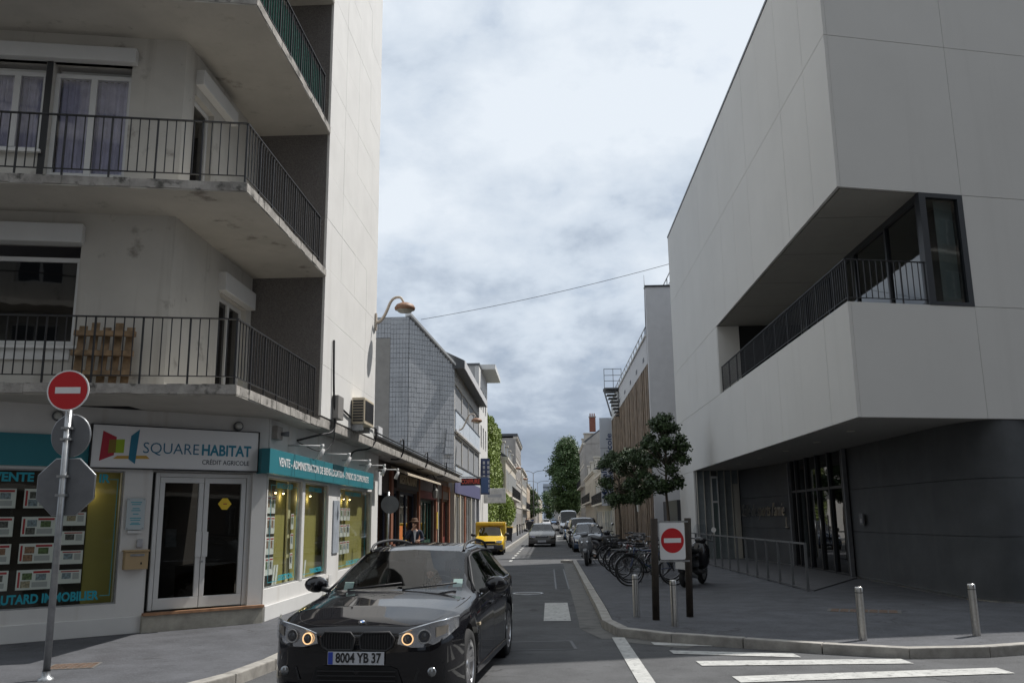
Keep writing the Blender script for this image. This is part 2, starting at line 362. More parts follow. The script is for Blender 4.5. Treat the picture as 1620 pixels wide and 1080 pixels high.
mb = MB(); mb.lathe([(.36, .004), (.36, .012), (.31, .012), (.305, .008)], 32, (-.55, 20.8, 0)); rc_ = S(mb.build('drain_cover', M_steel), 'round iron manhole cover set in the shaded roadway', 'manhole cover'); mb = MB(); mb.disc((-.55, 20.8, .006), .305, (0, 0, 1), 32, .004); mb.build('lid', mat('cast_iron', (.06, .055, .05), .6, metal=.5, var=.3, vscale=30), rc_)
# ------------------------------------------------------------------ corner apartment building (left)
XT, XB, XW, YT, YT2 = -4.25, -4.65, -5.67, 16.06, 21.05
A1 = math.radians(10.3); EB = Vector((math.cos(A1), math.sin(A1), 0))
CB = Vector((XT, 11.6, 0)); WC = Vector((XW, 12.5, 0))
lb = T('apartment_building', 'pale corner apartment building with angled balconies, white tower face and agency shopfront', 'building', (-6, 16, 0))
SLAB = [(3.38, 3.53), (6.30, 6.45), (9.25, 9.40), (12.12, 12.27)]
fw = Fr((XW, 12.5), A1); sw = Fr((XW, 12.5), math.pi/2)              # front wall; wall along the street
def along(c, s): return (c[0]+EB.x*s, c[1]+EB.y*s)
for i, (z0, z1) in enumerate(SLAB):
    mb = MB(); L0 = along(CB, -5.0); W0 = along(WC, -5.2)
    jag = []
    if i == 0:                                                       # broken, spalled nose on the lowest slab
        for k in range(9): jag.append(along((CB.x, CB.y), -1.6+.2*k+random.uniform(-.02, .02)))
        jag = [(x-EB.y*random.uniform(-.03, .03), y+EB.x*random.uniform(0, .05)) for x, y in jag]
    mb.prism([L0]+jag+[(CB.x, CB.y), (XT, YT), (XW-.5, YT), (XW-.5, WC.y), W0], z0, z1-.045)
    sl_ = mb.build('balcony_slab', M_soff, lb)
    f2 = Fr((CB.x, CB.y), A1); e = MB(); n = 22
    for k in range(n):                                               # worn concrete edge, stone by stone uneven
        a = -5.0+5.0*k/n; f2.box(e, a, a+5.0/n, -.16, .012+random.uniform(-.006, .008), z0+.012+random.uniform(0, .015), z1+random.uniform(-.006, .006))
    f3 = Fr((XT, CB.y), math.pi/2)
    for k in range(18):
        a = (YT-CB.y)*k/18; f3.box(e, a, a+(YT-CB.y)/18-.001, -.16, .012+random.uniform(-.006, .008), z0+.012+random.uniform(0, .012), z1+random.uniform(-.006, .006))
    e.build('slab_edge', M_conc, sl_)
# ground-floor canopy that runs on along the street
cp = MB(); cp.box(XT-.75, XT-.01, YT+.01, 42.4, 3.42, 3.60); cp.box(XT-.75, XT-.10, YT2, 42.4, 3.601, 3.72)
c_ = cp.build('street_canopy', M_conc, lb, bevel=.015)
e = MB(); e.box(XT-.76, XT+.02, YT2+.02, 42.4, 3.721, 3.75); e.build('canopy_flashing', M_steel, c_)
# walls of the upper floors
F1H = [(-2.75, -1.32, 4.27, 5.85)]; F2H = [(-1.96, -.80, 6.46, 8.76), (-2.95, -2.07, 7.28, 8.76)]
S1H = [(1.95, 3.3, 3.54, 5.6)]; S2H = [(.42, 1.25, 6.46, 8.56)]
mb = MB()
for (z0, z1), hf, hs in (((3.53, 6.30), F1H, S1H), ((6.45, 9.25), F2H, S2H), ((9.40, 12.12), [], []), ((12.27, 23), [], [])):
    wall_holes(mb, fw, -5.2, 0, z0, z1, -.3, 0, hf); wall_holes(mb, sw, 0, 3.57, z0, z1, -.3, 0, hs)
mb.build('wall', M_cream, lb)
mb = MB(); mb.box(-14, XW-.9, 14.2, 21, 3.4, 23); mb.build('rear_core', M_cream, lb)
mb = MB(); mb.box(-10.9, XW-.32, YT+.3, 23.6, 12.3, 23); mb.build('upper_core', M_cream, lb)
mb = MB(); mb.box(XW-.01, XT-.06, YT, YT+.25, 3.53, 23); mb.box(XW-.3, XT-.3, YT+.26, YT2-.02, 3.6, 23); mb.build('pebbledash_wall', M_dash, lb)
# rooms behind the flats' windows
mb = MB(); fw.box(mb, -4.9, -.4, -1.5, -1.45, 3.5, 9.2); mb.build('room_back', mat('room_grey', (.10, .09, .09), .9), lb)
mb = MB(); sw.box(mb, .3, 3.4, -.75, -.7, 3.5, 9.2); mb.build('room_back', MATS['room_grey'], lb)
# tower panels: each a slab with a shadow gap
mb = MB(); mb.box(XT-.28, XT-.05, YT+.02, YT2-.02, 3.62, 23); core = mb.build('tower_wall', mat('joint_grey', (.56, .53, .49), .95), lb)
rows, cols = 20, 4; dz = (23-3.63)/rows; dy = (YT2-YT)/cols
pm = MB(); pm.box(-.045, 0, .0022, dy-.0022, .0022, dz-.0022); pme = pm.mesh('panel', M_panel)
for r in range(rows):
    for c in range(cols): link('panel', pme, core, (XT+random.uniform(-.002, .002), YT+c*dy, 3.63+r*dz))
# railings
def railing(parent, pts, z, h=.93, step=.124, post=5, base=.0):
    mb = MB()
    for a, b in zip(pts, pts[1:]):
        a = Vector((*a, 0)); b = Vector((*b, 0)); t = (b-a).normalized(); n = Vector((t.y, -t.x, 0)); L = (b-a).length
        mb.obox((a+b)/2+UP*(z+h), t*L/2, n*.022, UP*.008); mb.obox((a+b)/2+UP*(z+.12), t*L/2, n*.014, UP*.006)
    rl = mb.build('railing', M_black, parent)
    bm_ = MB().box(-.007, .007, -.007, .007, .12, h-.006).mesh('baluster', M_black); pm_ = MB().box(-.012, .012, -.012, .012, -.02, h-.006).mesh('post', M_black)
    for a, b in zip(pts, pts[1:]):
        a = Vector((*a, 0)); b = Vector((*b, 0)); n = max(1, round((b-a).length/step)); rz = math.atan2(b.y-a.y, b.x-a.x)
        for k in range(n+1):
            p = a.lerp(b, k/n); isp = k % post == 0 or k == n
            link('post' if isp else 'baluster', pm_ if isp else bm_, rl, (p.x, p.y, z), rz)
    return rl
for i, (z0, z1) in enumerate(SLAB[:3]):
    L0 = along(CB, -4.4 if i < 2 else -1.2)
    railing(lb, [(L0[0]+.0, L0[1]+.05), (XT-.05, CB.y+.05), (XT-.05, YT-.35)], z1)
# green pleated screen behind the third-floor railing
gm = mat('green_canvas', (.02, .12, .085), .8, var=.6, vscale=25)
mb = MB(); N_ = 150; y0, y1 = CB.y+.1, YT-.4; pr = None
for k in range(N_+1):
    x = XT-.1+(.018 if k % 2 else -.018); y = y0+(y1-y0)*k/N_
    if pr: mb.quad((pr[0], pr[1], 9.46), (x, y, 9.46), (x, y, 10.28), (pr[0], pr[1], 10.28))
    pr = (x, y)
mb.build('canvas_screen', gm, lb)
# flats' windows
def window(fr, a0, a1, z0, z1, parent, leaves=2, d=-.16, fm=M_pvc, gm=G_home, fwid=.07, name='window', rail=None):
    mb = MB(); t = .06
    for x0, x1, q0, q1 in ((a0, a1, z0, z0+fwid), (a0, a1, z1-fwid, z1), (a0, a0+fwid, z0+fwid, z1-fwid), (a1-fwid, a1, z0+fwid, z1-fwid)): fr.box(mb, x0, x1, d, d+t, q0, q1)
    for k in range(1, leaves):
        x = a0+(a1-a0)*k/leaves; fr.box(mb, x-fwid*.7, x+fwid*.7, d, d+t+.008, z0+fwid, z1-fwid)
    if rail: fr.box(mb, a0+fwid, a1-fwid, d+.004, d+t-.004, z0+fwid, rail)
    w = mb.build(name, fm, parent, bevel=.006); w_ = (a1-a0)/leaves
    for k in range(leaves):
        g = MB(); x0 = a0+w_*k+.05; g.quad(fr.p(x0, d+.03, (rail or z0)+.04), fr.p(x0+w_-.1, d+.03, (rail or z0)+.04), fr.p(x0+w_-.1, d+.03, z1-.05), fr.p(x0, d+.03, z1-.05)); g.build('pane', gm, w)
    return w
G_vio = glass('flat_glass', (.9, .89, .93), .92, wob=.03)
window(fw, -2.75, -1.32, 4.27, 5.62, lb, 1, gm=G_dark); window(fw, -1.96, -.80, 6.47, 8.62, lb, 2, gm=G_vio, rail=6.98); window(fw, -2.95, -2.07, 7.3, 8.62, lb, 2, gm=G_vio)
window(sw, 1.95, 3.3, 3.55, 5.6, lb, 2, gm=G_dark); window(sw, .42, 1.25, 6.47, 8.56, lb, 1, gm=G_dark)
for fr, a0, a1, z0, z1 in ((fw, -2.9, -1.28, 5.80, 6.09), (fw, -3.1, -.72, 8.76, 9.0), (sw, 1.85, 3.4, 5.62, 5.95), (sw, .42, 2.0, 8.72, 8.98)):
    mb = MB(); fr.box(mb, a0, a1, -.1, .14, z0, z1); mb.build('shutter_box', M_pvc if fr is fw else M_white_paint, lb, bevel=.012)
for fr, a0, a1, z in ((fw, -2.95, -1.2, 4.25), (sw, .36, 1.32, 6.50), (fw, -3.0, -2.02, 7.28)):
    mb = MB(); fr.box(mb, a0, a1, -.1, .07, z-.05, z); mb.build('window_sill', M_white_paint, lb, bevel=.006)
mb = MB(); fw.box(mb, -2.75, -1.35, .005, .03, 4.04, 4.2); mb.build('window_ledge', M_pvc, lb)
mb = MB(); fw.box(mb, -2.06, -1.97, -.1, .02, 6.46, 8.76); mb.build('drainpipe', M_black, lb)
M_mauveref = mat('mauve_reflection', (.46, .47, .58), .9, var=.15, vscale=6)  # pleated sheets whose mauve stands in for the panes' pale reflections
for fr, a0, a1, z0, z1 in ((fw, -1.9, -.86, 6.95, 8.58), (fw, -2.95, -2.1, 7.3, 8.6)):
    mb = MB(); n_ = 40; pr = None
    for k in range(n_+1):
        a = a0+(a1-a0)*k/n_; q = (fr.p(a, -.24+.018*math.sin(k*1.7), z0), fr.p(a, -.24+.018*math.sin(k*1.7), z1))
        if pr: mb.quad(pr[0], q[0], q[1], pr[1], smooth=True)
        pr = q
    mb.build('reflection_sheet', M_mauveref, lb)
# wooden pallet leaning on the first balcony
pl = T('wooden_pallet', 'weathered wooden pallet standing upright on the lowest balcony behind the bars', 'pallet', tuple(fw.p(-.85, .3, 3.54)))
M_wood = mat('pallet_wood', (.20, .13, .07), .85, var=.45, vscale=9, bump=.3, bscale=60)
lean = (fw.n*-.18+UP).normalized()
for k in range(5):
    mb = MB(); mb.obox(fw.p(-1.12+.165*k, .27, 4.06), fw.e*.055, fw.n*.01, lean*(.47+random.uniform(-.04, .05))); mb.build('slat', M_wood, pl)
for z in (3.72, 4.02, 4.32):
    mb = MB(); mb.obox(fw.p(-.79, .315+(3.98-z)*.18+.02, z+.07), fw.e*.42, fw.n*.04, lean*.04); mb.build('crossbar', M_wood, pl)
# small fixtures on the tower
ac = T('air_conditioner', 'beige outdoor air conditioning unit with louvred grille on the tower wall', 'air conditioner', (XT+.2, 19.0, 3.65))
acm = mat('beige_metal', (.55, .48, .36), .55, var=.08)
mb = MB(); mb.box(XT+.02, XT+.30, 18.5, 19.5, 3.73, 4.30); mb.build('casing', acm, ac, bevel=.02)
for k in range(8):
    mb = MB(); mb.box(XT+.05, XT+.27, 18.478, 18.492, 3.78+k*.06, 3.815+k*.06); mb.build('louvre', M_black, ac)
for k in range(7):
    mb = MB(); mb.box(XT+.303, XT+.312, 18.55+k*.13, 18.63+k*.13, 3.8, 4.24); mb.build('louvre', M_black, ac)
for y in (18.6, 19.3): mb = MB(); mb.box(XT+.01, XT+.25, y, y+.06, 3.6, 3.729); mb.build('bracket', M_steel, ac)
mb = MB(); mb.box(XT+.005, XT+.13, 16.85, 17.3, 3.66, 4.12); S(mb.build('meter_box', mat('meter_grey', (.2, .19, .18), .6), bevel=.01), 'flat dark grey meter box on the white tower above the canopy', 'meter box')
def cable(pts, r, label, name='cable'):
    P = smooth_path3(pts); mb = MB(); mb.tube(P, r, 6); return S(mb.build(name, M_black), label, 'cable')
def smooth_path3(P, k=3):
    P = [Vector(p) for p in P]
    for _ in range(k):
        Q = [P[0]]
        for a, b in zip(P, P[1:]): Q += [a.lerp(b, .25), a.lerp(b, .75)]
        P = Q+[P[-1]]
    return P
cable([(XT+.03, 16.75, 5.2), (XT+.04, 16.8, 4.2), (XT+.06, 16.9, 3.66), (XT+.05, 16.9, 3.38), (XT-.1, 16.4, 3.3), (XB+.02, 15.9, 3.15)], .022, 'thick black cable running down the tower corner under the canopy')
cable([(XT+.04, 16.95, 3.5), (XT+.03, 17.0, 3.2), (XT-.1, 16.6, 2.95), (XB+.03, 15.9, 3.12)], .009, 'thin black cable sagging in a loop under the canopy')
cable([(XT+.03, 19.6, 3.95), (XT+.04, 20.6, 3.85), (XT+.05, 21.0, 3.9), (XT+.05, 21.1, 3.6), (XT-.05, 20.9, 3.36), (XB+.03, 20.3, 3.3), (XB+.03, 20.2, 3.05)], .02, 'black cable from the air conditioning unit down under the canopy')
cable([(XT+.03, 17.4, 3.95), (XT+.03, 18.4, 3.85)], .022, 'short black cable between meter box and air conditioning unit')
cable([(XT+.045, 21.2, 3.79), (XT+.045, 30, 3.79), (XT+.045, 42.3, 3.80)], .02, 'black cable along the canopy edge above the shops')
for i, y in enumerate((24.5, 29.5, 35)):
    cable([(XT+.04, y, 3.8), (XT+.07, y+.1, 3.95), (XT+.07, y+.5, 3.95), (XT+.06, y+.55, 3.6), (XT-.05, y+.5, 3.38), (XT-.3, y+.5, 3.4)], .022, ['black cable loop over the canopy above the restaurant window', 'black cable loop over the canopy beside the restaurant awning end', 'black cable loop over the canopy above the lantern'][i])
# ------------------------------------------------------------------ estate-agency shopfront (ground floor of the same building)
A2 = math.radians(41); cf = Fr((-6.05, 13.14), A2); bf = Fr((XB, 14.36), math.pi/2)
SC_ = 1.855                                                          # where the slanted front meets the street front
mb = MB(); wall_holes(mb, cf, -4.2, SC_-.02, ZW, 3.38, -.25, 0, [(-3.4, -.38, .55, 2.46), (.02, 1.6, ZW, 2.46)])
mb.build('shop_wall', M_white, lb)
mb = MB(); wall_holes(mb, bf, .0, 9.35, ZW, 3.42, -.09, 0, [(.04, 2.05, .62, 2.42), (2.24, 4.05, .62, 2.42), (5.06, 8.55, .62, 2.42)])
bw = mb.build('shop_wall', M_white, lb)
mb = MB(); cf.box(mb, -4.2, -.02, .002, .03, ZW, .36); bf.box(mb, .03, 9.3, .002, .035, ZW, .36); mb.build('plinth', M_white_paint, lb, bevel=.008)
mb = MB(); bf.box(mb, 4.07, 4.3, .036, .05, .38, .6); mb.box(XB+.036, XB+.045, 18.02, 18.3, .16, .5); mb.build('plinth_hatch', M_white_paint, lb, bevel=.004)
mb = MB(); cf.box(mb, -.02, 1.83, -.3, .1, ZW-.05, .36); st = mb.build('door_step', mat('step_stone', (.36, .34, .29), .85, var=.2, vscale=5, bump=.2), lb, bevel=.01)
mb = MB(); cf.box(mb, -.02, 1.83, .05, .14, .361, .40); mb.build('step_nosing', mat('nosing_brown', (.32, .17, .09), .6, var=.3, vscale=8), st)
# interior
mb = MB(); mb.prism([tuple(cf.p(-4.2, -.6, 0))[:2], tuple(cf.p(SC_-1, -3.2, 0))[:2], (-9, 23), (-12, 18)], ZW, 3.3); mb.build('shop_rear_partition', mat('shop_dark', (.05, .042, .035), .9), lb)
mb = MB(); mb.prism([tuple(cf.p(-4.2, -.26, 0))[:2], tuple(cf.p(SC_-.3, -.26, 0))[:2], (XB-.3, 14.7), (XB-.3, 23.5), (-12, 23.5)], ZW, ZW+.05); mb.build('shop_floor', mat('shop_floor_tile', (.12, .10, .085), .5), lb)
mb = MB(); cf.box(mb, -3.6, -.80, -.34, -.30, .5, 2.5); mb.build('display_backing', M_brownd, lb)
mb = MB(); cf.box(mb, -.79, -.36, -.34, -.30, .5, 2.5); mb.build('display_backing', M_olive, lb)
mb = MB(); bf.box(mb, 1.15, 4.9, -.25, -.22, .4, 2.6); bf.box(mb, 4.95, 9.2, -.25, -.22, .4, 2.6); mb.build('display_backing', M_olive, lb)
mb = MB(); bf.box(mb, .1, 1.14, -.25, -.22, .4, 2.6); mb.build('display_backing', M_brownd, lb)
mb = MB(); bf.box(mb, 0.02, 4.06, -.21, -.092, .57, .6); bf.box(mb, 5.06, 8.56, -.21, -.092, .57, .6); mb.build('display_shelf', M_white_paint, lb)
mb = MB(); bf.box(mb, 1.75, 1.9, -.2, -.17, .6, 2.5); mb.build('display_post', mat('post_cream', (.6, .56, .36), .6), lb)
def shopglass(fr, a0, a1, z0, z1, d=-.06, gm=G_shop, fm=M_steel):
    mb = MB(); t = .022
    for x0, x1, q0, q1 in ((a0, a1, z0, z0+t), (a0, a1, z1-t, z1), (a0, a0+t, z0+t, z1-t), (a1-t, a1, z0+t, z1-t)): fr.box(mb, x0, x1, d-.03, d+.02, q0, q1)
    w = mb.build('shop_window', fm, lb); g = MB(); g.quad(fr.p(a0+t, d, z0+t), fr.p(a1-t, d, z0+t), fr.p(a1-t, d, z1-t), fr.p(a0+t, d, z1-t)); g.build('pane', gm, w); return w
w1 = shopglass(cf, -3.4, -.38, .55, 2.46); w2 = shopglass(bf, .04, 2.05, .62, 2.42); w3 = shopglass(bf, 2.24, 4.05, .62, 2.42); w4 = shopglass(bf, 5.06, 8.55, .62, 2.42)
mb = MB(); bf.box(mb, 2.06, 2.235, -.10, .01, .62, 2.42); mb.build('mullion', M_white_paint, lb, bevel=.01)
# film lettering and outlines on the panes
cfm = lambda a, z, d: M4(cf.p(a, d, z), cf.e, UP); bfm = lambda a, z, d: M4(bf.p(a, d, z), bf.e, UP)
text('lettering', 'VENTE', M_tealtx, .17, cfm(-1.84, 2.34, -.045), w1, .002, .006); text('lettering', 'IR', M_tealtx, .17, cfm(-.66, 2.34, -.045), w1, .002, .006)
text('lettering', 'AUTARD IMMOBILIER', M_tealtx, .17, cfm(-1.28, .68, -.045), w1, .002, .006, width=1.34)
mb = MB()
for a0, a1, z0, z1 in ((-.58, -.46, 2.33, 2.338), (-.467, -.46, .68, 2.33), (-.6, -.46, .672, .68)): cf.box(mb, a0, a1, -.05, -.046, z0, z1)
mb.build('film_line', M_tealtx, w1)
for w, a0, a1, top, bot in ((w2, .35, 1.9, 'SERVICE LOCATIF', 'GESTION'), (w3, 2.35, 3.95, 'GESTION IMMOBILIERE', 'TRANSACTION'), (w4, 5.15, 8.0, 'SYNDIC DE COPROPRIETE', 'LOCATION')):
    mb = MB()
    for x0, x1, z0, z1 in ((a0, a0+.008, .7, 2.3), (a0, a0+.3, 2.3, 2.308), (a1-.25, a1, 2.3, 2.308), (a1-.008, a1, .7, 2.3), (a0, a1, .70, .708)): bf.box(mb, x0, x1, -.05, -.046, z0, z1)
    mb.build('film_line', M_tealtx, w)
    text('lettering', top, M_tealtx, .12, bfm((a0+a1)/2, 2.30, -.045), w, .002, .004, width=(a1-a0)*.6); text('lettering', bot, M_tealtx, .12, bfm((a0+a1)/2+.2, .74, -.045), w, .002, .004, width=(a1-a0)*.55)
# double door
dr = MB(); z0, z1 = .41, 2.45
for a0, a1, q0, q1 in ((.09, .15, z0, z1), (1.53, 1.6, z0, z1), (.15, 1.53, z1-.06, z1)): cf.box(dr, a0, a1, -.16, -.06, q0, q1)
door = dr.build('door', M_pvc, lb, bevel=.006)
for a0, a1, h in ((.16, .835, .79), (.845, 1.52, .89)):
    mb = MB(); f_ = .075
    for x0, x1, q0, q1 in ((a0, a1, z0+.005, z0+.17), (a0, a1, z1-.15, z1-.065), (a0, a0+f_, z0+.17, z1-.15), (a1-f_, a1, z0+.17, z1-.15)): cf.box(mb, x0, x1, -.13, -.07, q0, q1)
    mb.build('door_leaf', M_pvc, door, bevel=.008)
    g = MB(); g.quad(cf.p(a0+f_, -.1, z0+.17), cf.p(a1-f_, -.1, z0+.17), cf.p(a1-f_, -.1, z1-.15), cf.p(a0+f_, -.1, z1-.15)); g.build('pane', G_door, door)
    mb = MB(); cf.box(mb, h-.045, h+.045, -.069, -.045, 1.17, 1.55); mb.build('handle', M_pvc, door, bevel=.008)
mb = MB(); mb.tube([cf.p(.86, -.06, 1.1), cf.p(.86, -.04, 1.1)], .016, 10); mb.build('lock', M_steel, door)
mb = MB(); mb.extr([cf.p(1.19+dx, -.098, 1.98+dz_) for dx, dz_ in ((-.11, 0), (-.04, -.09), (.04, -.09), (.11, 0), (.04, .09), (-.04, .09))], cf.n*.003)
stk = mb.build('sticker', mat('sticker_yellow', (.75, .52, .03), .5), door); text('lettering', 'ORPI', M_printr, .04, cfm(1.20, 1.98, -.0945), stk, .001) if 0 else None
mb = MB(); cf.box(mb, 1.165, 1.225, -.0945, -.0935, 1.972, 1.988); mb.build('sticker_print', M_printr, door)
mb = MB(); cf.box(mb, .01, .085, -.24, -.1, .42, 2.44); mb.build('door_reveal', M_dark, lb); mb = MB(); cf.box(mb, 1.61, 1.80, -.24, -.1, .42, 2.44); mb.build('door_reveal', M_dark, lb)
mb = MB(); cf.box(mb, .02, 1.6, -.05, .0, 2.461, 2.5); mb.build('door_lintel', M_pvc, lb)
# inside: desk, sign stand, chair seen dimly
S(MB().box(-6.9, -6.2, 16.2, 17.4, .17, .92).build('reception_desk', mat('desk_wood', (.25, .15, .08), .5), bevel=.02), 'brown wooden reception desk inside the agency behind the glass door', 'desk')
lf = T('leaflet_rack', 'steel leaflet rack hanging just inside the left glass door leaf', 'rack', tuple(cf.p(.42, -.22, 1.2)))
mb = MB(); cf.box(mb, .34, .50, -.24, -.23, 1.33, 1.6); mb.build('back_plate', M_steel, lf); mb = MB(); cf.box(mb, .34, .50, -.2, -.195, 1.33, 1.42); mb.build('front_lip', M_steel, lf)
# fascia boards and sign
mb = MB(); cf.box(mb, -4.2, -.92, .002, .05, 2.50, 2.95); mb.build('teal_fascia', M_teal, lb, bevel=.004)
sg = T('shop_sign', 'white agency sign board above the glass door with coloured open-window logo', 'sign', tuple(cf.p(.4, .1, 2.5)))
mb = MB(); cf.box(mb, -.90, 1.62, .002, .10, 2.50, 3.12); mb.build('board', M_signw, sg)
mb = MB()
for a0, a1, q0, q1 in ((-.92, 1.64, 2.485, 2.50), (-.92, 1.64, 3.12, 3.135), (-.92, -.90, 2.50, 3.12), (1.62, 1.64, 2.50, 3.12)): cf.box(mb, a0, a1, .0, .11, q0, q1)
mb.build('frame', M_black, sg)
def flat(pts, m_, d, nm='logo_shape', par=sg): mb = MB(); mb.extr([cf.p(a, d, z) for a, z in pts], cf.n*.002); return mb.build(nm, m_, par)
lx, lz = -.90, 2.50; sc = 2.52/1340.                                  # sign picture units
def q_(x, y): return (lx+(x-30)*sc, 3.12-(y-45-(x-30)*.075)*(.62/360.))
flat([q_(105, 100), q_(208, 158), q_(195, 312), q_(90, 355)], mat('logo_red', (.40, .02, .04), .5), .101)
flat([q_(205, 178), q_(270, 178), q_(268, 296), q_(205, 292)], mat('logo_green', (.30, .44, .02), .5), .101)
flat([q_(155, 178), q_(206, 178), q_(206, 292), q_(150, 292)], mat('logo_olive', (.22, .15, .02), .5), .1035)
flat([q_(378, 95), q_(358, 395), q_(306, 350), q_(315, 150)], mat('logo_blue', (.015, .17, .27), .5), .1035)
flat([q_(220, 318), q_(440, 325), q_(470, 355), q_(190, 342)], mat('logo_ochre', (.55, .33, .06), .5), .101)
M_blu = mat('letter_blue', (.02, .14, .24), .5)
text('lettering', 'SQUARE', M_blu, .235, cfm(.24, 2.80, .102), sg, .002, -.001, width=.84); text('lettering', 'HABITAT', mat('letter_teal', (.015, .20, .30), .5), .235, cfm(1.10, 2.80, .102), sg, .002, .007, width=.80)
text('lettering', 'CRÉDIT AGRICOLE', mat('letter_grey', (.04, .055, .07), .5), .10, cfm(1.10, 2.615, .102), sg, .002, .001, width=.76)
tf = MB(); bf.box(tf, -.38, 8.02, .002, .14, 2.46, 2.86); fa = tf.build('teal_fascia', M_teal, lb, bevel=.004)
mb = MB(); mb.prism([tuple(cf.p(1.645, .02, 0))[:2], tuple(cf.p(1.645, .11, 0))[:2], (XB+.138, 13.979), (XB+.01, 13.979)], 2.46, 2.86); mb.build('teal_fascia', M_teal, lb)
mb = MB()
for k in range(1, 6): bf.box(mb, -.38+1.4*k-.003, -.38+1.4*k+.003, .141, .1425, 2.465, 2.855)
mb.build('fascia_joint', M_dark, fa)
text('lettering', 'VENTE - ADMINISTRATION DE BIENS-LOCATION - SYNDIC DE COPROPRIETE', M_signw, .2, bfm(3.75, 2.665, .144), fa, .002, .004, width=7.3)
# arm spotlights
def mk_spot(y):
    t = T('arm_spotlight', 'white arm spotlight above the teal shop fascia', 'spotlight', (XB+.02, y, 3.0), 'arm spotlights above the teal fascia')
    mb = MB(); mb.tube([(XB, y, 3.02), (XB+.62, y, 3.0)], .014, 8); mb.build('arm', M_pvc, t)
    mb = MB(); mb.tube([(XB+.62, y, 3.03), (XB+.62, y, 2.95)], .03, 10); mb.build('joint', M_pvc, t)
    mb = MB(); mb.tube([(XB+.64, y, 2.95), (XB+.56, y, 2.76)], [.035, .05], 12); mb.build('lamp_head', M_pvc, t); return t
for k, y in enumerate((15.4, 17.5, 19.5, 21.3, 23.2)): mk_spot(y)
# interior display lamps
for fr, lst in ((bf, [(.45, -.16), (.95, -.16), (1.4, -.16), (2.5, -.16), (3.2, -.16), (6.1, -.16), (6.7, -.16)]), (cf, [(-.78, -.2), (-2.2, -.2)])):
    for a, d in lst:
        t = T('display_lamp', 'small lit halogen lamp inside the agency display window', 'lamp', tuple(fr.p(a, d, 2.2)), 'lit display lamps in the agency windows')
        mb = MB(); mb.lathe([(.028, 2.25), (.03, 2.2), (.022, 2.19)], 10, (fr.p(a, d, 0).x, fr.p(a, d, 0).y, 0)); mb.build('housing', M_steel, t)
        mb = MB(); mb.lathe([(.0001, 2.17), (.018, 2.178), (.021, 2.19)], 10, (fr.p(a, d, 0).x, fr.p(a, d, 0).y, 0)); mb.build('bulb', mat('bulb', (1, .72, .36), .5, emit=14), t)
        pl_ = bpy.data.lights.new('lamp_light', 'POINT'); pl_.energy = .9 if fr is bf else .45; pl_.color = (1, .82, .55); pl_.shadow_soft_size = .03; po = bpy.data.objects.new('lamp_light', pl_); COL.objects.link(po); po.parent = t; po.location = Vector(fr.p(a, d, 2.12))-WL[t.name]
# listing sheets hanging in the windows
def sheet_at(fr, a, z, w, h, d, label, group, kind=0):
    t = T('listing_sheet', label, 'sheet', tuple(fr.p(a, d, z)), group)
    mb = MB(); fr.box(mb, a, a+w, d-.002, d+.002, z, z+h); mb.build('paper', M_paper, t)
    PH = [M_printd, mat('photo_green', (.10, .15, .06), .5, var=.8, vscale=35), mat('photo_sky', (.22, .27, .32), .5, var=.6, vscale=30), mat('photo_brick', (.25, .14, .09), .5, var=.7, vscale=35), mat('photo_room', (.33, .28, .2), .5, var=.6, vscale=40)]
    def r(x0, x1, y0, y1, m_, nm):
        if nm == 'photo': m_ = random.choice(PH)
        _r(x0, x1, y0, y1, m_, nm)
    def _r(x0, x1, y0, y1, m_, nm): b = MB(); fr.box(b, a+w*x0, a+w*x1, d+.0025, d+.0035, z+h*y0, z+h*y1); b.build(nm, m_, t)
    if kind == 0:
        r(.47, .95, .82, .93, M_printr, 'headline_bar'); r(.04, .10, .12, .9, M_printr, 'side_bar'); r(.16, .44, .5, .84, M_printd, 'photo'); r(.55, .85, .46, .78, M_printd, 'photo'); r(.13, .40, .1, .44, M_printd, 'photo'); r(.45, .9, .12, .38, M_printg, 'text_block')
    else:
        r(.1, .9, .84, .92, M_printr, 'headline_bar'); r(.15, .55, .35, .78, M_printd, 'photo'); r(.62, .9, .3, .76, M_printg, 'text_block')
    return t
lab = 'property listing sheet with red heading and photos hung in the slanted agency window'; gr = 'listing sheets in the slanted window'
for r, z in enumerate((.80, 1.16, 1.53, 1.92)):
    for c, a in enumerate((-2.78, -2.20, -1.66)): sheet_at(cf, a, z, .44, .27, -.2, lab, gr)
for k in range(5): sheet_at(cf, -1.13, .86+.27*k, .30, .19, -.2, 'smaller property listing sheet in the narrow column of the slanted agency window', 'small listing sheets in the slanted window', 1)
lab = 'upright property listing sheet hung in the sunlit street-side agency window'; gr = 'listing sheets in the street-side windows'
for z in (.78, 1.12, 1.46, 1.80):
    for a in (.08, .33, .55): sheet_at(bf, a+.08, z+(.03 if a > .2 else 0), .2, .29, -.12, lab, gr, 1)
for z in (.85, 1.2, 1.55): sheet_at(bf, 1.80, z, .17, .28, -.12, lab, gr, 1)
for z in (.95, 1.33, 1.7):
    for a in (5.25, 5.58, 5.91, 6.24): sheet_at(bf, a+.1, z, .28, .28, -.13, lab, gr, 1)
for a in (1.05, 1.2, 3.0):
    mb = MB(); mb.obox(bf.p(a, -.17, .78), bf.e*.05, (bf.n*.5+UP*.1).normalized()*.004, UP*.17+bf.e*.04); S(mb.build('brochure', M_paper), 'white brochure propped on the agency window shelf', 'brochure', 'brochures on the window shelf')
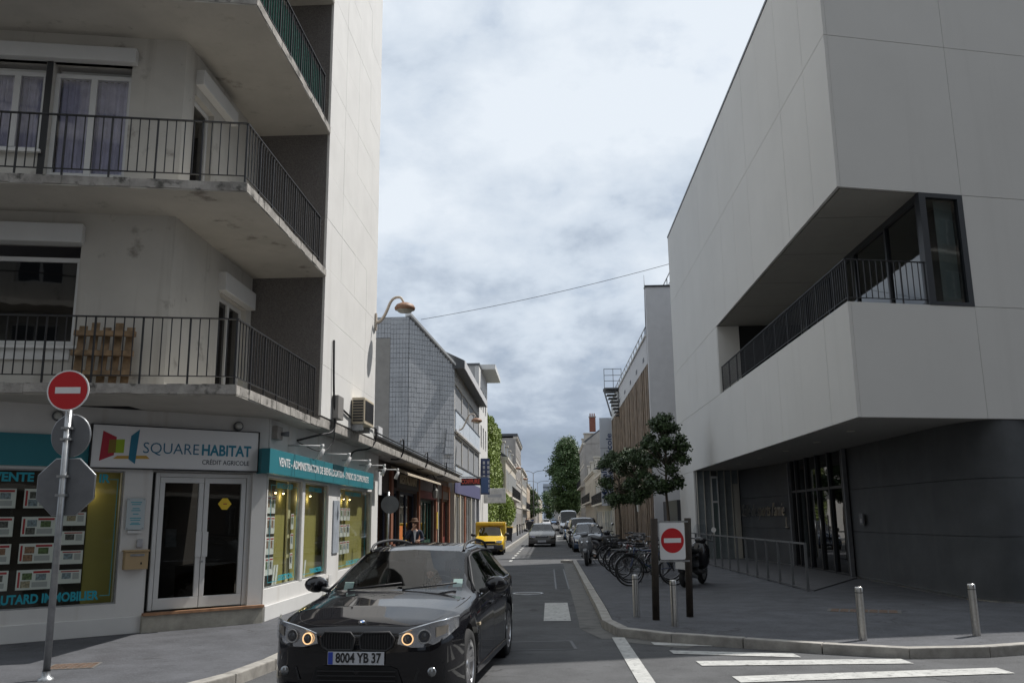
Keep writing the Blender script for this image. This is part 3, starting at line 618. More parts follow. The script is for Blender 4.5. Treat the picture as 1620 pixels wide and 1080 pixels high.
# plaque, mailbox, bell, street number lamp pair, junction box
pq = T('glass_plaque', 'clear glass opening-hours plaque on four studs left of the door', 'plaque', tuple(cf.p(-.2, .02, 1.6)))
mb = MB(); cf.box(mb, -.33, -.07, .03, .036, 1.6, 2.06); mb.build('plate', mat('frosted_plate', (.46, .52, .54), .25), pq)
for a in (-.31, -.09):
    for z in (1.62, 2.04): mb = MB(); mb.tube([cf.p(a, 0, z), cf.p(a, .042, z)], .01, 8); mb.build('stud', M_steel, pq)
for k, (w, z) in enumerate(((.16, 2.0), (.13, 1.97), (.1, 1.91), (.13, 1.88), (.08, 1.83), (.16, 1.77), (.14, 1.74), (.11, 1.70), (.15, 1.68))): mb = MB(); cf.box(mb, -.2-w/2, -.2+w/2, .0365, .0375, z-.008, z+.004); mb.build('text_line', M_tealtx, pq)
mb = MB(); cf.box(mb, -.3, -.1, .02, .05, 1.545, 1.585); S(mb.build('plaque_lamp', M_pvc, bevel=.006), 'short white light strip below the glass plaque', 'light strip')
mx = T('mailbox', 'beige metal mailbox fixed to the white wall beside the agency door', 'mailbox', tuple(cf.p(-.15, .1, 1.03)))
mm = mat('mailbox_beige', (.40, .29, .16), .55)
mb = MB(); cf.box(mb, -.33, .0, .001, .13, 1.03, 1.28); cf.box(mb, -.345, .015, .0, .15, 1.281, 1.31); mb.build('box', mm, mx, bevel=.008)
mb = MB(); cf.box(mb, -.26, -.06, .131, .14, 1.22, 1.25); mb.build('slot_flap', M_steel, mx); mb = MB(); cf.box(mb, -.11, -.09, .131, .137, 1.10, 1.13); mb.build('lock', M_black, mx)
mb = MB(); cf.box(mb, -.15, -.07, .001, .035, 1.34, 1.46); S(mb.build('intercom', mat('intercom_grey', (.4, .4, .42), .4), bevel=.006), 'small grey intercom above the beige mailbox', 'intercom')
for a, lb_ in ((-.62-.75, 'round grey wall lamp above the teal board left of the agency sign'), (1.3, 'round grey wall lamp directly above the agency sign')):
    t = T('round_wall_lamp', lb_, 'wall lamp', tuple(cf.p(a, .05, 3.22)), 'round wall lamps under the balcony')
    mb = MB(); mb.tube([cf.p(a, 0, 3.22), cf.p(a, .05, 3.22)], .075, 20); mb.build('base_ring', M_signback, t)
    mb = MB(); mb.tube([cf.p(a, .05, 3.22), cf.p(a, .085, 3.22), cf.p(a, .10, 3.22)], [.06, .05, .02], 20); mb.build('diffuser', mat('lamp_milk', (.5, .5, .47), .4), t)
jb = T('alarm_box', 'grey alarm box with siren on the wall beside the sign end', 'alarm', (XB+.05, 14.6, 3.05))
mb = MB(); mb.box(XB+.002, XB+.1, 14.45, 14.75, 3.05, 3.27); mb.build('case', mat('alarm_grey', (.3, .28, .26), .6), jb, bevel=.01); mb = MB(); mb.tube([(XB+.1, 14.65, 3.15), (XB+.22, 14.7, 3.15)], [.03, .05], 10); mb.build('siren', M_signback, jb)
mb = MB(); mb.box(XB+.13, XB+.16, 23.0, 23.4, 2.35, 2.95); S(mb.build('projecting_sign', M_signw, bevel=.004), 'small white sign panel at the far end of the teal fascia', 'sign')
mb = MB(); bf.box(mb, 4.42, 4.92, .002, .03, 1.02, 2.12); S(mb.build('notice_panel', mat('notice_grey', (.33, .36, .40), .4, var=.2, vscale=6)), 'tall grey notice panel on the white pillar between agency windows', 'notice')
# ------------------------------------------------------------------ gooseneck street lamps on the facades
M_copper = mat('lamp_copper', (.24, .13, .08), .55, var=.25, vscale=8); M_arm = mat('lamp_arm', (.50, .44, .37), .6, var=.1)
def neck_lamp(x, y, z, L, label, s=1.):
    t = T('street_lamp', label, 'street lamp', (x, y, z), 'gooseneck street lamps on the left facades')
    mb = MB(); mb.box(x+.002, x+.05, y-.06*s, y+.06*s, z-.25*s, z+.25*s); mb.build('wall_plate', M_arm, t, bevel=.01)
    P = smooth_path3([(x+.03, y, z-.02), (x+.2*L, y, z+.02), (x+.36*L, y, z+.30*L), (x+.52*L, y, z+.75*L), (x+.80*L, y, z+.82*L), (x+.9*L, y, z+.64*L)])
    mb = MB(); mb.tube(P, [.05*s-.018*s*i/(len(P)-1) for i in range(len(P))], 10); mb.build('arm', M_arm, t)
    c = (x+.95*L, y, z+.44*L); mb = MB(); mb.lathe([(.001, .15*s), (.12*s, .145*s), (.24*s, .09*s), (.30*s, .0), (.285*s, -.06*s), (.25*s, -.075*s)], 28, c); mb.build('shade', M_copper, t)
    mb = MB(); mb.lathe([(.25*s, -.07*s), (.18*s, -.13*s), (.001, -.155*s)], 24, c); mb.build('glass_bowl', mat('bowl_glass', (.35, .33, .28), .25), t); return t
neck_lamp(XT, 21.0-.12, 6.5, .78, 'copper gooseneck street lamp on the white tower corner, casting an oval shadow', .86)
neck_lamp(XB, 44.6, 6.2, 1.0, 'copper gooseneck street lamp on the banded facade of the tiled building', .95)
# ------------------------------------------------------------------ white sports hall (right corner)
XR, YR, YR2 = 5.54, 15.83, 38.0; A3 = math.radians(14); ef = Fr((XR, YR), A3); rf = Fr((XR, YR), math.pi/2, -1)   # end front, street front
ZS, ZP, ZL, ZJ, ZR = 3.41, 5.55, 7.78, 10.94, 14.06
M_rpan = mat('white_cladding', (.575, .565, .54), .8, var=.03, vscale=.5, bump=.05, bscale=50, streak=((.54, .53, .505), 1.6, .60))
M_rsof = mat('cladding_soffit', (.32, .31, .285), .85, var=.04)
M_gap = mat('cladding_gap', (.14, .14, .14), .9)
M_alu = mat('black_frame', (.016, .018, .022), .4)
M_mesh = mat('dark_metal_mesh', (.058, .062, .066), .55, metal=.1, var=.22, vscale=1.6, bump=.5, bscale=220, streak=((.075, .077, .08), 2.2, .54))
hall = T('sports_hall', 'large white clad sports hall with a corner loggia over a dark curved ground floor', 'building', (10, 26, 0))
def foot(d, x1=24., y1=YR2):                                         # footprint set back d from both fronts
    a = ef.p(0, -d, 0); k = (XR+d-a.x)/math.cos(A3); a = ef.p(k, -d, 0); b = ef.p(x1, -d, 0); return [(a.x, a.y), (b.x, b.y), (b.x, y1), (a.x, y1)]
mb = MB(); mb.prism(foot(.06), ZL+.06, ZR-.02); mb.prism(foot(.06), ZS+.05, ZP-.02); mb.build('core', M_gap, hall)
mb = MB(); c2 = ef.p(1.75, -.07, 0); mb.box(XR+.06, 23, 28.16, YR2, ZP-.02, ZL+.06); mb.box(12.2, 23, 22.5, 28.1, ZP-.02, ZL+.06); mb.prism([tuple(ef.p(2.66, -.06, 0))[:2], tuple(ef.p(23, -.06, 0))[:2], tuple(ef.p(23, -1.2, 0))[:2], tuple(ef.p(2.66, -1.2, 0))[:2]], ZP-.02, ZL+.06); mb.build('core', M_gap, hall)
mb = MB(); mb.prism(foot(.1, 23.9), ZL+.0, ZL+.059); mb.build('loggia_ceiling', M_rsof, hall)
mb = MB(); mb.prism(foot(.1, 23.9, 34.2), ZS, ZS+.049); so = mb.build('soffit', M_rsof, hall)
for k, (x, y) in enumerate(((6.3, 18.5), (6.4, 21.2), (6.4, 24.), (6.4, 27.), (6.4, 30.), (6.4, 32.6))):
    mb = MB(); mb.tube([(x, y, ZS-.001), (x, y, ZS-.012)], .085, 16); mb.build('downlight', mat('downlight_glass', (.6, .58, .5), .4), so)
for y in (17.6, 20.2, 22.8, 25.4): mb = MB(); mb.box(XR+.12, 7.2, y, y+.012, ZL-.004, ZL-.001); mb.build('ceiling_joint', M_gap, hall)
mb = MB(); mb.prism(foot(-.02, 24.05, YR2+.02), ZR-.019, ZR+.06); mb.build('roof_edge', M_alu, hall)
def panel(fr, a0, a1, z0, z1, g=.005, th=.06):
    mb = MB(); fr.box(mb, a0+g, a1-g, -th, random.uniform(-.001, .001), z0+g, z1-g); mb.build('cladding_panel', M_rpan, hall)
sy = [0, 1.45, 3.3, 5.1, 6.9, 8.8, 10.7, 12.33, 14.4, 16.5, 18.4, 20.3, 22.17]
for i, (a0, a1) in enumerate(zip(sy, sy[1:])):
    e0 = .062/math.cos(A3)*0 if i else 0.
    panel(rf, a0+e0, a1, ZJ, ZR-.02); panel(rf, a0, a1, ZL, ZJ)
    if a0 >= 12.3: panel(rf, a0, a1, ZP, ZL)
    panel(rf, a0, a1, ZS, ZP)
    if a0 >= 18.3: panel(rf, a0, a1, ZW, ZS)
sx_ = [.065, 2.68, 5.4, 8.2, 11, 13.8, 16.6, 20, 24]
for a0, a1 in zip(sx_, sx_[1:]):
    panel(ef, a0, a1, ZJ, ZR-.02); panel(ef, a0, a1, ZL, ZJ)
    if a0 > 2: panel(ef, a0, a1, ZP, ZL)
    panel(ef, a0, a1, ZS, ZP)
mb = MB(); mb.box(5.6, 23, 34.22, 37.99, ZW, ZS+.05); mb.build('core', M_gap, hall)
# loggia: floor, end wall with dark doorway, glazed wall, corner window, railing
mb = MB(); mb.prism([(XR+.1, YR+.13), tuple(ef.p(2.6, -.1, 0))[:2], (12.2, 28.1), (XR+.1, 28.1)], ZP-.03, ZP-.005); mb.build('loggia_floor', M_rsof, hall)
mb = MB(); mb.box(XR+.01, 6.25, 28.06, 28.155, ZP, ZL-.01); mb.build('loggia_end', M_rpan, hall)
mb = MB(); mb.box(6.25, 7.2, 28.1, 28.155, ZP, ZL-.01); mb.build('dark_doorway', M_dark, hall)
mb = MB(); mb.box(12.0, 12.19, 17.9, 28.0, ZP, ZL-.005); mb.build('room_wall', mat('room_pale', (.62, .64, .67), .9), hall)
G_loggia = glass('loggia_glass', (.5, .55, .55), .75, wob=.02); gx = 7.25; y0 = ef.p(1.77, 0, 0).y+.1
mb = MB(); mb.box(gx-.05, gx+.05, y0, 28.05, ZP, ZP+.08); mb.box(gx-.05, gx+.05, y0, 28.05, ZL-.14, ZL-.002)
for y in [y0+.0, 18.0, 19.9, 21.9, 23.9, 25.9, 27.95]: mb.box(gx-.045, gx+.045, y, y+.09, ZP+.081, ZL-.141)
gw = mb.build('glazed_wall', M_alu, hall)
ys = [y0, 18.0, 19.9, 21.9, 23.9, 25.9, 27.95]
for a, b in zip(ys, ys[1:]): mb = MB(); mb.quad((gx, a+.09, ZP+.08), (gx, b, ZP+.08), (gx, b, ZL-.14), (gx, a+.09, ZL-.14)); mb.build('pane', G_loggia, gw)
mb = MB()
for a0, a1, q0, q1 in ((1.72, 1.86, ZP-.0, ZL), (2.56, 2.68, ZP, ZL), (1.86, 2.56, ZP, ZP+.07), (1.86, 2.56, ZL-.09, ZL)): ef.box(mb, a0, a1, -.1, .012, q0, q1)
cw = mb.build('corner_window', M_alu, hall); mb = MB(); mb.quad(ef.p(1.86, -.04, ZP+.07), ef.p(2.56, -.04, ZP+.07), ef.p(2.56, -.04, ZL-.09), ef.p(1.86, -.04, ZL-.09)); mb.build('pane', G_loggia, cw); mb = MB(); ef.box(mb, 2.15, 2.54, -.16, -.15, ZP+.08, ZL-.1); mb.build('reflection_panel', mat('pale_reflection', (.42, .46, .45), .9, var=.15, vscale=3), cw)  # pale panel behind the pane imitates the corner window's reflection
railing(hall, [(XR+.06, 27.9), (XR+.06, YR+.12), tuple(ef.p(1.72, -.06, 0))[:2]], ZP-.02, h=.86, step=.125, post=9)
mb = MB(); mb.box(XR+.02, XR+.10, YR+.1, 28, ZP-.004, ZP+.012); mb.build('parapet_cap', M_steel, hall)
# dark curved ground floor in three bands of metal mesh
path = [tuple(ef.p(20, -.16, 0))[:2], tuple(ef.p(9, -.16, 0))[:2], tuple(ef.p(3.9, -.16, 0))[:2]]
path += smooth_path([path[-1], (8.3, 16.45), (7.85, 17.0), (7.8, 18.4)], 4)[1:] + [(7.8, 21.0), (7.8, 23.4)]
gfw = MB()
def band(P, z0, z1, th=.05):
    Q = offset_poly(P, -th); mb = MB(); vs = []; n = len(P)
    vs = [(*p, z0) for p in P]+[(*p, z1) for p in P]+[(*p, z0) for p in Q]+[(*p, z1) for p in Q]
    fs = [(i, i+1, n+i+1, n+i) for i in range(n-1)]+[(2*n+i+1, 2*n+i, 3*n+i, 3*n+i+1) for i in range(n-1)]+[(n+i, n+i+1, 3*n+i+1, 3*n+i) for i in range(n-1)]+[(i+1, i, 2*n+i, 2*n+i+1) for i in range(n-1)]+[(0, n, 3*n, 2*n), (n-1, 3*n-1, 4*n-1, 2*n-1)]
    return mb.add(vs, fs)
iC = min(range(len(path)), key=lambda i: (Vector(path[i])-Vector((7.8, 18.4))).length)
cuts = [path[:2], path[1:3], path[2:iC+1], path[iC:]]
for P in cuts:
    for z0, z1 in ((ZW+.03, 1.27), (1.28, 2.33), (2.34, ZS-.002)): band([tuple(p) for p in P], z0, z1).build('mesh_panel', M_mesh, hall)
mb = MB(); mb.prism([(8.1, 18.6), (8.6, 17.6), (9.8, 17.3), tuple(ef.p(20, -.4, 0))[:2], (24, 34), (11, 34), (11, 22.8), (8.1, 22.8)], ZW, ZS-.01); mb.build('base_core', M_gap, hall)
dk = [(7.8, 28.75), (7.55, 31.2), (7.22, 34.15)]
for P in ([dk[0], dk[1]], [dk[1], dk[2]]):
    for z0, z1 in ((ZW+.03, 1.27), (1.28, 2.33), (2.34, ZS-.002)): band(P, z0, z1).build('mesh_panel', M_mesh, hall)
mb = MB()
for P in cuts+[dk]:
    for a, b in zip(P, P[1:]):
        a = Vector((*a, 0)); b = Vector((*b, 0)); t = (b-a).normalized(); mb.obox((a+b)/2+UP*(ZW+.012), (b-a)/2, Vector((t.y, -t.x, 0))*.07, UP*.016)
mb.build('base_trim', M_stain, hall)
# glass entrance
mb = MB(); ys = [23.5, 23.75, 24.9, 26.0, 27.1, 28.2, 28.7]
for y in ys: mb.box(7.74, 7.88, y-.05, y+.05, ZW, ZS-.001)
mb.box(7.75, 7.87, 23.5, 28.7, ZW, ZW+.06); mb.box(7.75, 7.87, 23.5, 28.7, 2.40, 2.47)
en = mb.build('entrance', M_alu, hall)
for a, b in zip(ys, ys[1:]):
    for z0, z1 in ((ZW+.06, 2.4), (2.47, ZS-.01)): mb = MB(); mb.quad((7.81, a+.05, z0), (7.81, b-.05, z0), (7.81, b-.05, z1), (7.81, a+.05, z1)); mb.build('pane', G_dark, en)
for y in (25.75, 26.25): mb = MB(); mb.tube([(7.70, y, .9), (7.70, y, 1.7)], .016, 8); mb.build('door_pull', M_stain, en)
mb = MB(); mb.box(10.6, 10.7, 23, 29, ZW, ZS-.01); mb.box(7.95, 10.6, 22.9, 23.0, ZW, ZS-.01); mb.box(7.95, 10.6, 29, 29.1, ZW, ZS-.01); mb.build('lobby_wall', mat('lobby_dark', (.045, .045, .05), .8), hall)
mb = MB(); mb.box(7.66, 7.76, 23.36, 23.44, ZW, ZS-.002); mb.build('jamb', M_signback, hall); mb = MB(); mb.box(7.68, 7.76, 28.78, 28.9, ZW, ZS-.002); mb.build('jamb', M_signback, hall)
t = T('door_intercom', 'small grey door intercom on the dark mesh wall beside the glass entrance', 'intercom', (7.75, 22.4, 1.45))
mb = MB(); mb.box(7.70, 7.745, 22.3, 22.55, 1.45, 1.72); mb.build('case', M_signback, t, bevel=.006); mb = MB(); mb.box(7.69, 7.70, 22.36, 22.48, 1.5, 1.6); mb.build('buttons', M_steel, t)
# tile-patterned end wall with door under the soffit, lettering on the dark wall
M_tl = mat('grey_wall_tile', (.20, .225, .235), .45, var=.12, vscale=3); M_fin = mat('fin_cream', (.42, .40, .35), .7)
mb = MB(); mb.box(5.62, 7.2, 34.16, 34.21, ZW, ZS-.002); tw_ = mb.build('end_wall', M_gap, hall)
tm = MB().box(0, .255, -.02, 0, 0, .245).mesh('wall_tile', M_tl)
for c in range(6):
    for r in range(13):
        x = 5.64+c*.262
        if c == 2 and r < 13: continue
        link('wall_tile', tm, tw_, (x, 34.16, ZW+.02+r*.25))
for c in range(7): mb = MB(); x = 5.635+c*.262; mb.box(x-.018, x+.012, 34.06, 34.14, ZW, ZS-.003); mb.build('fin', M_fin, hall)
dd = MB()
for a, b, z0, z1 in ((6.165, 6.20, ZW, 3.2), (6.38, 6.418, ZW, 3.2), (6.2, 6.38, 3.12, 3.2), (6.2, 6.38, 2.2, 2.27)): dd.box(a, b, 34.05, 34.13, z0, z1)
d2 = dd.build('side_door', M_white_paint, hall); mb = MB(); mb.box(6.2, 6.38, 34.08, 34.10, ZW, 2.2); mb.build('door_panel', mat('door_green_grey', (.10, .13, .125), .3), d2); mb = MB(); mb.box(6.2, 6.38, 34.08, 34.1, 2.27, 3.12); mb.build('fanlight', mat('fanlight_grey', (.16, .19, .2), .2), d2)
mb = MB(); mb.box(7.0, 7.2, 34.0, 34.15, 0.12, 2.9); mb.build('pilaster', M_fin, hall)
u = (Vector((*dk[0], 0))-Vector((*dk[2], 0))).normalized(); nn = Vector((-u.y, u.x, 0)); nn = nn if nn.x < 0 else -nn
sgn = text('hall_lettering', "Salle de sports l'amie", M_stain, .62, M4(Vector((*dk[1], 1.88))-u*.35+nn*.10, u, UP), None, .02, -.002, shear=.4, width=4.3, align='CENTER')
me_ = sgn.data; cen = sum((v.co for v in me_.vertices), Vector())/len(me_.vertices); me_.transform(Matrix.Translation(-cen)); sgn.location = cen
S(sgn, 'steel handwriting-style lettering on the dark wall beside the glass entrance', 'lettering')
mb = MB(); p = Vector((*dk[0], 0))-u*.6+nn*.06; mb.obox(p+UP*1.5, u*.02, nn*.01, UP*.14); mb.obox(p+UP*1.33, u*.1, nn*.02, UP*.012); S(mb.build('wall_ashtray', M_stain), 'small steel bracket on the dark wall below the lettering', 'bracket')
# paved ramp, its railing
mb = MB(); mb.prism([(5.55, 19.4), (7.74, 23.2), (7.74, 28.9), (7.2, 34.1), (5.4, 34.1), (5.3, 30)], ZW+.001, ZW+.02); S(mb.build('ramp', mat('ramp_grey', (.085, .085, .09), .85, var=.15, bump=.2)), kind='structure')
rr = T('ramp_railing', 'grey flat-bar ramp railing in front of the glass entrance', 'railing', (5.3, 25, ZW))
M_rgrey = mat('rail_grey', (.13, .135, .14), .5, metal=.3)
P0_, P1_ = Vector((5.42, 19.36, ZW)), Vector((5.15, 33.2, ZW)); n = 13; t = (P1_-P0_).normalized()
for k in range(n+1):
    p = P0_.lerp(P1_, k/n); h = 1.0
    mb = MB(); mb.obox(p+UP*h/2, t*.012, Vector((1, 0, 0))*.028, UP*h/2); mb.build('post', M_rgrey, rr)
mb = MB(); mb.obox((P0_+P1_)/2+UP*.985, (P1_-P0_)/2, Vector((1, 0, 0))*.014, UP*.02); mb.build('handrail', M_rgrey, rr)
mb = MB(); mb.obox((P0_+P1_)/2+UP*.045, (P1_-P0_)/2, Vector((1, 0, 0))*.012, UP*.016); mb.build('bottom_rail', M_rgrey, rr)
# ------------------------------------------------------------------ timber-slat office with white pylon
XM = 5.0
off = T('slat_office', 'office building with brown timber slats under a white fascia and a tall white pylon wall', 'building', (8, 55, 0))
M_slat = mat('timber_slat', (.19, .14, .098), .85, var=.35, vscale=2.5, bump=.2, bscale=30); M_wh = mat('office_white', (.50, .50, .51), .85, var=.05)
mb = MB(); mb.box(XM, 9.5, 42.75, 43.15, 0, 13.05); mb.build('pylon_wall', M_wh, off); mb = MB(); mb.box(XM-.04, 9.5, 42.7, 43.2, 13.051, 13.13); mb.build('pylon_cap', M_alu, off)
mb = MB(); mb.box(XM+.22, 16, 43.16, 69, 0, 9.2); mb.build('wall', mat('slat_gap', (.035, .027, .02), .9), off)
mb = MB(); mb.box(XM-.02, 16, 43.16, 69.3, 9.21, 10.6); fa_ = mb.build('fascia', M_wh, off)
mb = MB(); mb.box(XM-.1, 16, 43.16, 69.4, 10.601, 10.7); mb.build('fascia_cap', M_white_paint, off)
ly = 43.45
sm_ = MB().box(-.13, .10, -.21, .21, 0, 9.0).mesh('slat', M_slat)
while ly < 68.8: link('slat', sm_, off, (XM+.11+random.uniform(-.03, .03), ly, .18)); ly += .66
for y in (44.5, 48.2, 52, 56, 60.3, 65): mb = MB(); mb.box(XM-.045, XM-.021, y, y+.6, 9.55, 9.75); mb.build('fascia_vent', M_alu, fa_)
mb = MB(); mb.box(XM-.03, XM-.005, 49.5, 52.5, 2.0, 2.5); mb.build('slat_window', mat('pale_pane', (.3, .33, .35), .3), off)
def roofrail(name, y0, y1, x, z, parent, step=1.6):
    mb = MB(); mb.box(x-.02, x+.02, y0, y1, z+1.0, z+1.04); mb.box(x-.015, x+.015, y0, y1, z+.5, z+.53); r = mb.build(name, M_signback, parent); y = y0
    pm_ = MB().box(-.02, .02, -.02, .02, 0, 1.0).mesh('post', M_signback)
    while y <= y1: link('post', pm_, r, (x, y, z)); y += step
roofrail('roof_railing', 43.3, 69, XM+.3, 10.7, off); MB().box(6.3, 9.5, 43.2, 48, 10.71, 13.05).build('plant_room', M_wh, off); roofrail('roof_railing', 43.3, 47.5, 6.4, 13.05, off)
ex = T('roof_stair', 'grey steel access stair and platform at the far roof end of the slat office', 'stair', (XM-.4, 61.5, 8.6))
mb = MB(); mb.box(XM-1.05, XM+.2, 61.0, 62.5, 10.55, 10.65); mb.build('platform', M_signback, ex)
for k in range(8): mb = MB(); mb.box(XM-.95+.1*k, XM-.2+.05*k, 61.1, 62.2, 10.4-.24*k, 10.44-.24*k); mb.build('tread', M_signback, ex)
for x in (XM-1.03, XM-.4, XM+.18): mb = MB(); mb.box(x-.02, x+.02, 61.0, 61.04, 10.65, 12.0); mb.build('post', M_signback, ex)
for z in (11.1, 11.5, 11.95): mb = MB(); mb.box(XM-1.03, XM+.18, 61.0, 61.03, z, z+.04); mb.build('rail', M_signback, ex)
mb = MB(); mb.obox((XM-.85, 61.05, 9.6), Vector((.25, 0, -.97))*1.0, (0, .03, 0), (.05, 0, .01)); mb.build('stringer', M_signback, ex)
mb = MB(); mb.tube([(XM+.5, 47.5, 10.7), (XM+.5, 47.5, 12.6), (XM+.5, 47.5, 15)], [.05, .05, .01], 6); S(mb.build('roof_antenna', M_signback), 'thin roof antenna above the slat office railing', 'antenna')
pn = T('vertical_sign', 'tall pale vertical office sign with blue lettering projecting past the slats', 'sign', (4.5, 69.5, 2))
mb = MB(); mb.box(XM-.98, XM+.02, 69.38, 69.52, 2.6, 9.5) if 0 else mb.box(XM-.98, XM-.03, 69.3, 69.45, 2.6, 9.45); mb.build('panel', mat('sign_pale', (.45, .48, .53), .6), pn)
bl = mat('sign_text_blue', (.02, .04, .12), .6)
text('lettering', 'Mutualité', bl, .62, M4((XM-.72, 69.29, 4.6), (0, 0, 1), (-1, 0, 0)), pn, .01, .008, width=2.9); text('lettering', 'Sociale Agricole', bl, .62, M4((XM-.26, 69.29, 5.7), (0, 0, 1), (-1, 0, 0)), pn, .01, .008, width=5.0)
mb = MB(); mb.box(XM-.97, XM-.04, 69.296, 69.3, 7.05, 7.08); mb.build('panel_joint', M_gap, pn)
for nm, z0, z1 in (('sign', 0, 0),): pass
# low wall and dark gate between hall and pylon
S(MB().box(5.4, 5.6, 38.05, 42.7, ZW, 2.4).build('yard_gate', M_alu), 'dark metal gate closing the gap between hall and pylon wall', 'gate')
# ------------------------------------------------------------------ shop row below the canopy (left)
XS = -4.9
row = T('shop_row', 'single-storey row of dark timber shopfronts under the concrete canopy', 'shops', (-7, 33, 0))
M_brn = mat('brown_timber', (.055, .036, .027), .7, var=.3, vscale=3); M_rst = mat('rust_brown', (.20, .075, .04), .7, var=.2, vscale=3); M_tile = mat('marble_slab', (.16, .125, .115), .45, var=.4, vscale=5); M_grn = mat('green_door', (.012, .055, .04), .45, var=.2)
M_redf = mat('red_fascia', (.16, .025, .02), .6); M_navy = mat('navy_front', (.015, .02, .04), .5)
mb = MB(); mb.box(-11, XS-.9, 23.8, 42.5, 0, 3.9); mb.build('core', M_brownd, row); mb = MB(); mb.box(-11, XT-.76, 23.75, 42.6, 3.62, 3.95); mb.build('roof', mat('roof_felt', (.10, .10, .10), .9, var=.2), row)
fs = Fr((XS, 0), math.pi/2)
mb = MB(); wall_holes(mb, fs, 23.72, 42.5, ZW, 3.41, -.22, 0, [(24.3, 26.6, ZW+.3, 2.5), (27.3, 28.6, ZW, 2.62), (28.7, 32.2, .55, 2.62), (33.0, 36.9, ZW, 2.45), (38.2, 39.4, .5, 2.4), (39.7, 41.9, ZW, 2.5)]); mb.build('facade', M_brn, row)
for y, w, m_ in ((23.85, .3, M_white_paint), (26.85, .38, M_rst), (32.5, .3, M_rst), (37.4, .4, M_rst), (38.05, .16, M_fin), (39.55, .2, M_rst), (42.2, .35, M_rst)):
    mb = MB(); fs.box(mb, y-w/2, y+w/2, .002, .09, ZW, 3.2); mb.build('pilaster', m_, row, bevel=.01)
mb = MB(); fs.box(mb, 32.7, 37.2, .002, .07, 2.5, 2.78); mb.build('fascia', M_redf, row); mb = MB(); fs.box(mb, 32.7, 37.2, .002, .05, 2.79, 3.4); mb.build('fascia', M_tile, row)
mb = MB(); fs.box(mb, 37.7, 42.0, .002, .05, 2.6, 3.4); mb.build('fascia', M_tile, row)
mb = MB(); fs.box(mb, 39.65, 42, .051, .075, 2.95, 3.2); mb.build('red_strip', M_rst, row)
sb = MB(); fs.box(sb, 27.6, 32.2, .01, .09, 2.70, 3.26); sb_ = sb.build('restaurant_board', mat('board_dark', (.035, .028, .022), .6), row); text('lettering', 'RESTAURANT', mat('letter_tan', (.42, .34, .22), .6), .42, M4(fs.p(29.9, .1, 2.98), fs.e, UP), sb_, .02, .004, width=3.6)
for a0, a1, z0, z1, fm, lv in ((24.3, 26.6, ZW+.3, 2.5, M_navy, 2), (27.3, 28.6, ZW, 2.62, M_navy, 1), (28.7, 32.2, .55, 2.62, M_navy, 2), (33.0, 36.9, ZW, 2.45, M_grn, 4), (38.2, 39.4, .5, 2.4, M_rst, 1), (39.7, 41.9, ZW, 2.5, M_redf, 2)):
    window(fs, a0, a1, z0, z1, row, lv, fm=fm, gm=G_dark if fm is not M_grn else G_door, fwid=.09, rail=(.9 if fm in (M_grn, M_redf) else None), name='door' if fm in (M_grn, M_redf) else 'shop_window')
mb = MB(); fs.box(mb, 33.2, 36.7, -.5, -.45, .3, 2.4); fs.box(mb, 24.4, 32.1, -.7, -.65, .3, 2.6); mb.build('interior_back', mat('dim_interior', (.06, .055, .06), .9), row)
mb = MB(); mb.extr([(XS+.02, 26.9, 3.33), (XS+.55, 26.9, 3.10), (XS+.55, 26.9, 3.04), (XS+.02, 26.9, 3.25)], (0, 8.2, 0)); aw = S(mb.build('awning', mat('awning_cream', (.55, .47, .36), .85, var=.1)), 'rolled cream awning fixed under the canopy above the restaurant board', 'awning')
ln = T('lantern', 'ornate black wrought-iron lantern with two scrolled arms on the marble fascia', 'lantern', (XS+.3, 34.4, 2.6))
mb = MB(); mb.tube(smooth_path3([(XS+.05, 34.4, 3.35), (XS+.25, 34.4, 3.5), (XS+.4, 34.4, 3.3), (XS+.4, 34.4, 3.1)]), .02, 6); mb.build('bracket', M_black, ln)
for s in (-1, 1): mb = MB(); mb.tube(smooth_path3([(XS+.4, 34.4, 3.2), (XS+.4, 34.4+s*.3, 3.15), (XS+.4, 34.4+s*.42, 2.9), (XS+.4, 34.4+s*.3, 2.75), (XS+.4, 34.4+s*.2, 2.9)]), .02, 6); mb.build('scroll', M_black, ln)
mb = MB(); mb.lathe([(.001, 2.5), (.09, 2.52), (.13, 2.8), (.04, 2.92), (.02, 3.1)], 6, (XS+.4, 34.4, 0), smooth=False); mb.build('glass_cage', mat('lantern_glass', (.30, .29, .26), .3), ln)
mb = MB(); mb.box(XS-.55, XS-.1, 29.3, 29.9, 1.0, 1.5); S(mb.build('menu_display', mat('poster_orange', (.55, .16, .03), .6)), 'orange poster in the restaurant window', 'poster')
mb = MB(); mb.box(XS+.092, XS+.12, 37.25, 37.55, 1.3, 2.0); S(mb.build('menu_board', mat('menu_yellow', (.55, .38, .05), .6)), 'yellow menu board on the rust pillar beside the green doors', 'menu board')
bx = T('roof_vent', 'small grey roof vent box on the canopy roof beside the tiled wall', 'vent', (-4.7, 24.5, 3.95))
mb = MB(); mb.box(-5.1, -4.8, 24.4, 25.0, 3.95, 4.3); mb.build('case', M_wh, bx, bevel=.01); mb = MB(); mb.box(-4.97, -4.85, 24.385, 24.399, 4.02, 4.22); mb.build('opening', M_black, bx)
